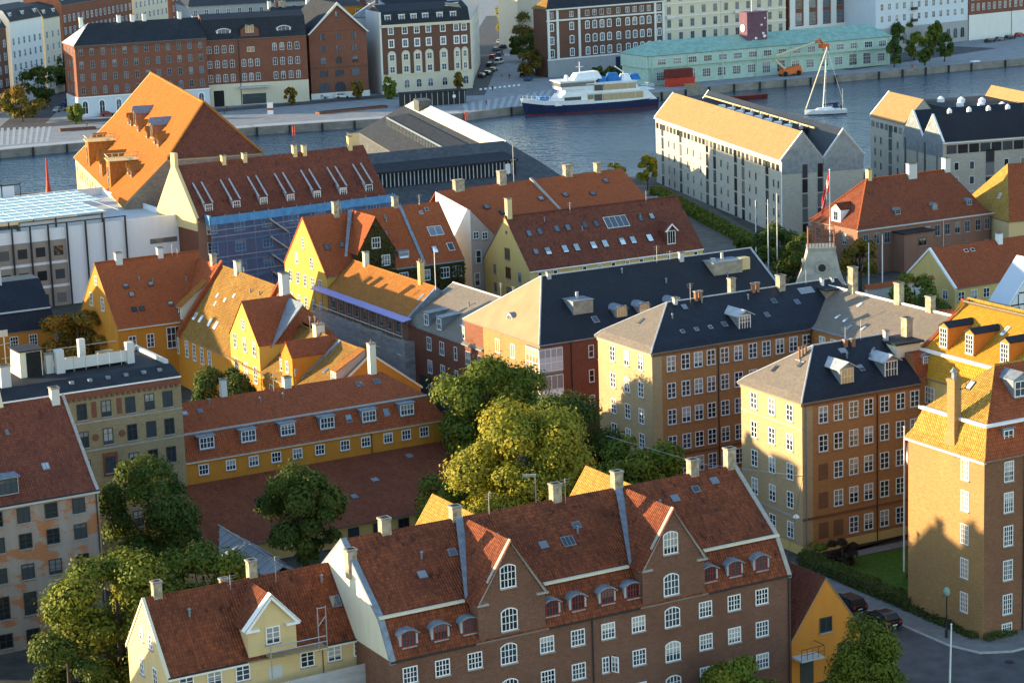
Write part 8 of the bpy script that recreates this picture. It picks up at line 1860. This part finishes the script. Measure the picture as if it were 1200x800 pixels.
for px, py, hh, lab in ((53 * 1.0 + 300, 118, 13, 'tall thin flagpole before the pale red brick building'), (386, 113, 11, 'grey lamp post in front of the gabled warehouse'), (526, 104, 12, 'grey lamp post in front of the brick and cream mansion'), (1078, 48, 14, 'dark lamp post among the square trees'), (1185, 45, 16, 'dark lamp post near the top right corner')):
    p = at(px, py); g = empty('lamp_post', p, 0, lab, 'lamp'); k = MB(); k.tube([(0, 0, 0), (0, 0, hh)], .13, 6, 0, .08); k.build('post', 'white_pole' if 'flag' in lab else 'dark_metal', g); k = MB(); k.lathe([(.1, hh), (.3, hh + .2), (.1, hh + .5)], 8); k.build('lamp_head', 'zinc_light', g)
# trees of the far bank
def ft(px, py, z, r, lab, s_, mat='leaf_dark', rz=None, n=3500, tone=(.5, .1), name='street_tree', group='street trees across the harbour', leaf=.9, cat='tree'):
    p = at(px, py, z); rz = rz or r; return tree(name, lab, p.x, p.y, z + rz, r, rz=rz, lobes=24, n=n, leaf=leaf, seed=s_, mat=mat, tone=tone, trunk=.25, group=group, limbs=4)
ft(25, 122, 5, 6, 'brownish street tree at the mouth of the left street', 51, 'leaf_autumn', 5.5, tone=(.1, .1)); ft(48, 97, 6.5, 6, 'dark street tree, second in the left street', 52); ft(62, 82, 7, 6, 'dark street tree against the white terrace house', 53); ft(72, 66, 7, 5, 'dark street tree deepest in the left street', 54); ft(76, 90, 5, 4, 'dark street tree beside the red brick corner', 55)
ft(88, 133, 3, 2.2, 'small young tree before the pale blue arched ground floor', 56, 'leaf_olive', 3)
ft(592, 20, 7.5, 4.6, 'yellow topped street tree in the parking street', 57, 'leaf_lime', 7, tone=(.3, .2)); ft(620, 38, 7, 6.5, 'large dull green tree beside the dark brick mansion', 58, 'leaf_autumn', 7, tone=(.1, .05)); ft(622, 76, 4, 4, 'bushy tree by the mansion end wall', 59, 'leaf_autumn', 5, tone=(.2, .05)); ft(612, 55, 5, 4.5, 'shadowed tree along the parking street', 60)
for i, (px, py, lab) in enumerate(((1048, 62, 'dark square tree, tallest of the plaza trees'), (1071, 54, 'square tree at the back of the plaza beside the shed'), (1084, 60, 'square tree at the front of the plaza'), (1094, 48, 'square tree in the middle of the plaza'), (1107, 56, 'square tree at the right end of the plaza'), (1096, 40, 'dark tree closest to the blue grey office'), (1052, 42, 'dark tree behind the shed end'), (1064, 40, 'small tree before the arched shop windows'))): ft(px, py, 4.5, 2.6, lab, 61 + i, 'leaf_dark' if i % 2 == 0 else 'leaf_olive', 4.2, n=2500)
ft(340, 113, 2.5, 1.7, 'little yellowing tree before the cream ground floor', 75, 'leaf_autumn', 2.6, n=1200); ft(419, 106, 2.6, 1.8, 'little yellowing tree before the gabled warehouse', 76, 'leaf_autumn', 2.8, n=1200); ft(457, 104, 3, 2.0, 'cone shaped green tree at the mansion corner', 77, 'leaf_olive', 3.6, n=1500); ft(537, 96, 2.8, 1.6, 'little bare looking tree before the mansion', 78, 'leaf_autumn', 2.6, n=900)
for i, (px, lab) in enumerate(((701, 'clipped bush behind the ferry funnel'), (716, 'clipped bush behind the ferry deck'), (729, 'clipped bush by the mansion blue door'))): ft(px, 86, 2.2, 2.0, lab, 80 + i, 'leaf_dark', 2.4, n=1200, name='clipped_bush', cat='shrub', group='clipped bushes behind the ferry')
for px, py, lab in ((136, 147 - 9, 'low bush beside the promenade path') ,): ft(px, py, 1.2, 1.2, lab, 90, 'leaf_olive', n=600, cat='shrub', name='shrub')
for px, py, lab in ((430, 38, 'bush in the narrow alley right of the gabled warehouse'), (348, 46, 'bush in the alley left of the gabled warehouse'), (432, 70, 'dark ivy bush in the alley beside the mansion end wall')): ft(px, py, 6, 4.5, lab, 91 + px, 'leaf_olive', 7, n=2500)

# parked cars across the harbour
cols = ['paint_black', 'paint_grey', 'paint_silver', 'paint_blue', 'paint_white', 'paint_black', 'paint_red', 'paint_grey']
cname = {'paint_black': 'black', 'paint_grey': 'dark grey', 'paint_silver': 'silver', 'paint_blue': 'dark blue', 'paint_white': 'white', 'paint_red': 'dark red'}
lot = [(376, 116, 0, 'silver', 'estate', 'in front of the gabled warehouse, left of the white one'), (402, 115, 0, 'white', 'estate', 'in front of the gabled warehouse, right of the grey one'),
       (32, 138, 60, 'grey', 'hatch', 'nearest the camera in the left street'), (70, 131, 60, 'silver', 'hatch', 'on the right kerb of the left street, nearest the plaza'), (78, 125, 60, 'blue', 'hatch', 'on the right kerb of the left street, second from the plaza'), (84, 119, 60, 'black', 'hatch', 'on the right kerb of the left street, third from the plaza'), (46, 128, 60, 'red', 'hatch', 'on the left kerb of the left street under the brownish tree'), (52, 120, 60, 'black', 'estate', 'on the left kerb of the left street, before the silver van'), (58, 112, 60, 'silver', 'van', 'on the left kerb of the left street, among dark cars'), (66, 107, 60, 'grey', 'hatch', 'on the left kerb of the left street, beyond the van'), (72, 101, 60, 'blue', 'hatch', 'on the left kerb of the left street, deep in the shade'), (80, 95, 60, 'silver', 'hatch', 'deepest in the left street'), (126, 136, 22, 'red', 'hatch', 'by the blue arched ground floor, half hidden by the orange roof'),
       (565, 91, 72, 'black', 'hatch', 'nearest row in the parking street, first at the crossing'), (572, 88, 72, 'black', 'estate', 'nearest row in the parking street, second from the crossing'), (578, 84, 72, 'grey', 'hatch', 'parking street row, third from the crossing'), (575, 78, 72, 'black', 'estate', 'parking street row, beside the white van'), (585, 75, 72, 'white', 'van', 'standing out in the dark parking street row'), (578, 69, 72, 'red', 'hatch', 'parking street row, behind the white van'), (586, 66, 72, 'blue', 'hatch', 'parking street row, blue one in the middle'), (582, 60, 72, 'grey', 'estate', 'parking street row, upper part beside a blue one'), (590, 57, 72, 'black', 'hatch', 'parking street row, upper part right side'), (586, 51, 72, 'silver', 'hatch', 'parking street row, near the yellow tree'), (594, 46, 72, 'grey', 'hatch', 'parking street row, farthest visible'), (619, 95, 72, 'blue', 'hatch', 'on the far kerb of the parking street, under the bushy tree'), (614, 90, 72, 'black', 'hatch', 'on the far kerb of the parking street, left of the blue one'), (626, 88, 72, 'grey', 'hatch', 'on the far kerb beside the mansion end wall'),
       (1118, 49, 36, 'silver', 'hatch', 'in front of the office arches, left'), (1130, 47, 36, 'white', 'estate', 'in front of the office arches, centre'), (1141, 45, 36, 'white', 'hatch', 'in front of the office arches, right'), (1152, 42, 36, 'grey', 'hatch', 'in front of the white ground floor, left'), (1166, 39, 36, 'white', 'estate', 'in front of the white ground floor, centre'), (1196, 31, 36, 'blue', 'van', 'at the top right edge by the white ground floor'), (1160, 50, 36, 'black', 'hatch', 'in the right car park, dark front row'), (1172, 48, 36, 'grey', 'hatch', 'in the right car park, front row centre'), (1184, 46, 36, 'black', 'estate', 'in the right car park, front row right'), (1195, 43, 36, 'red', 'hatch', 'in the right car park, last in the front row'), (1108, 44, 36, 'black', 'hatch', 'half hidden behind the plaza trees')]
for px, py, a, c, kd, where in lot:
    p = at(px, py); far_car('%s %s parked %s' % (cname['paint_' + c], CAR_KIND[kd], where), p.x, p.y, RAD(a), kd, 'paint_' + c, 'cars parked across the harbour', .02)
for i, (px, py, me, an_, lab) in enumerate(((263, 134, pm, 0, 'person in dark clothes walking by the cream gateway building'), (266, 131, pm2, 1, 'person in a red top walking by the cream gateway building'), (597, 93, pm, 2, 'person crossing the road near the striped plaza'), (588, 90, pm3, .5, 'person in pale clothes on the parking street kerb'), (577, 107, pm, 1, 'person standing by the zebra crossing'), (570, 124, pm2, 2, 'person sitting out near the ferry bow on the plaza'), (102, 150, pm, 1, 'person strolling on the promenade behind the orange roof'), (555, 103, pm3, 0, 'person waiting at the mansion corner'), (1115, 64, pm2, 0, 'person in red walking across the right plaza'))):
    p = at(px, py); tag(link('person', me, None, (p.x, p.y, .02), an_), lab, 'person')
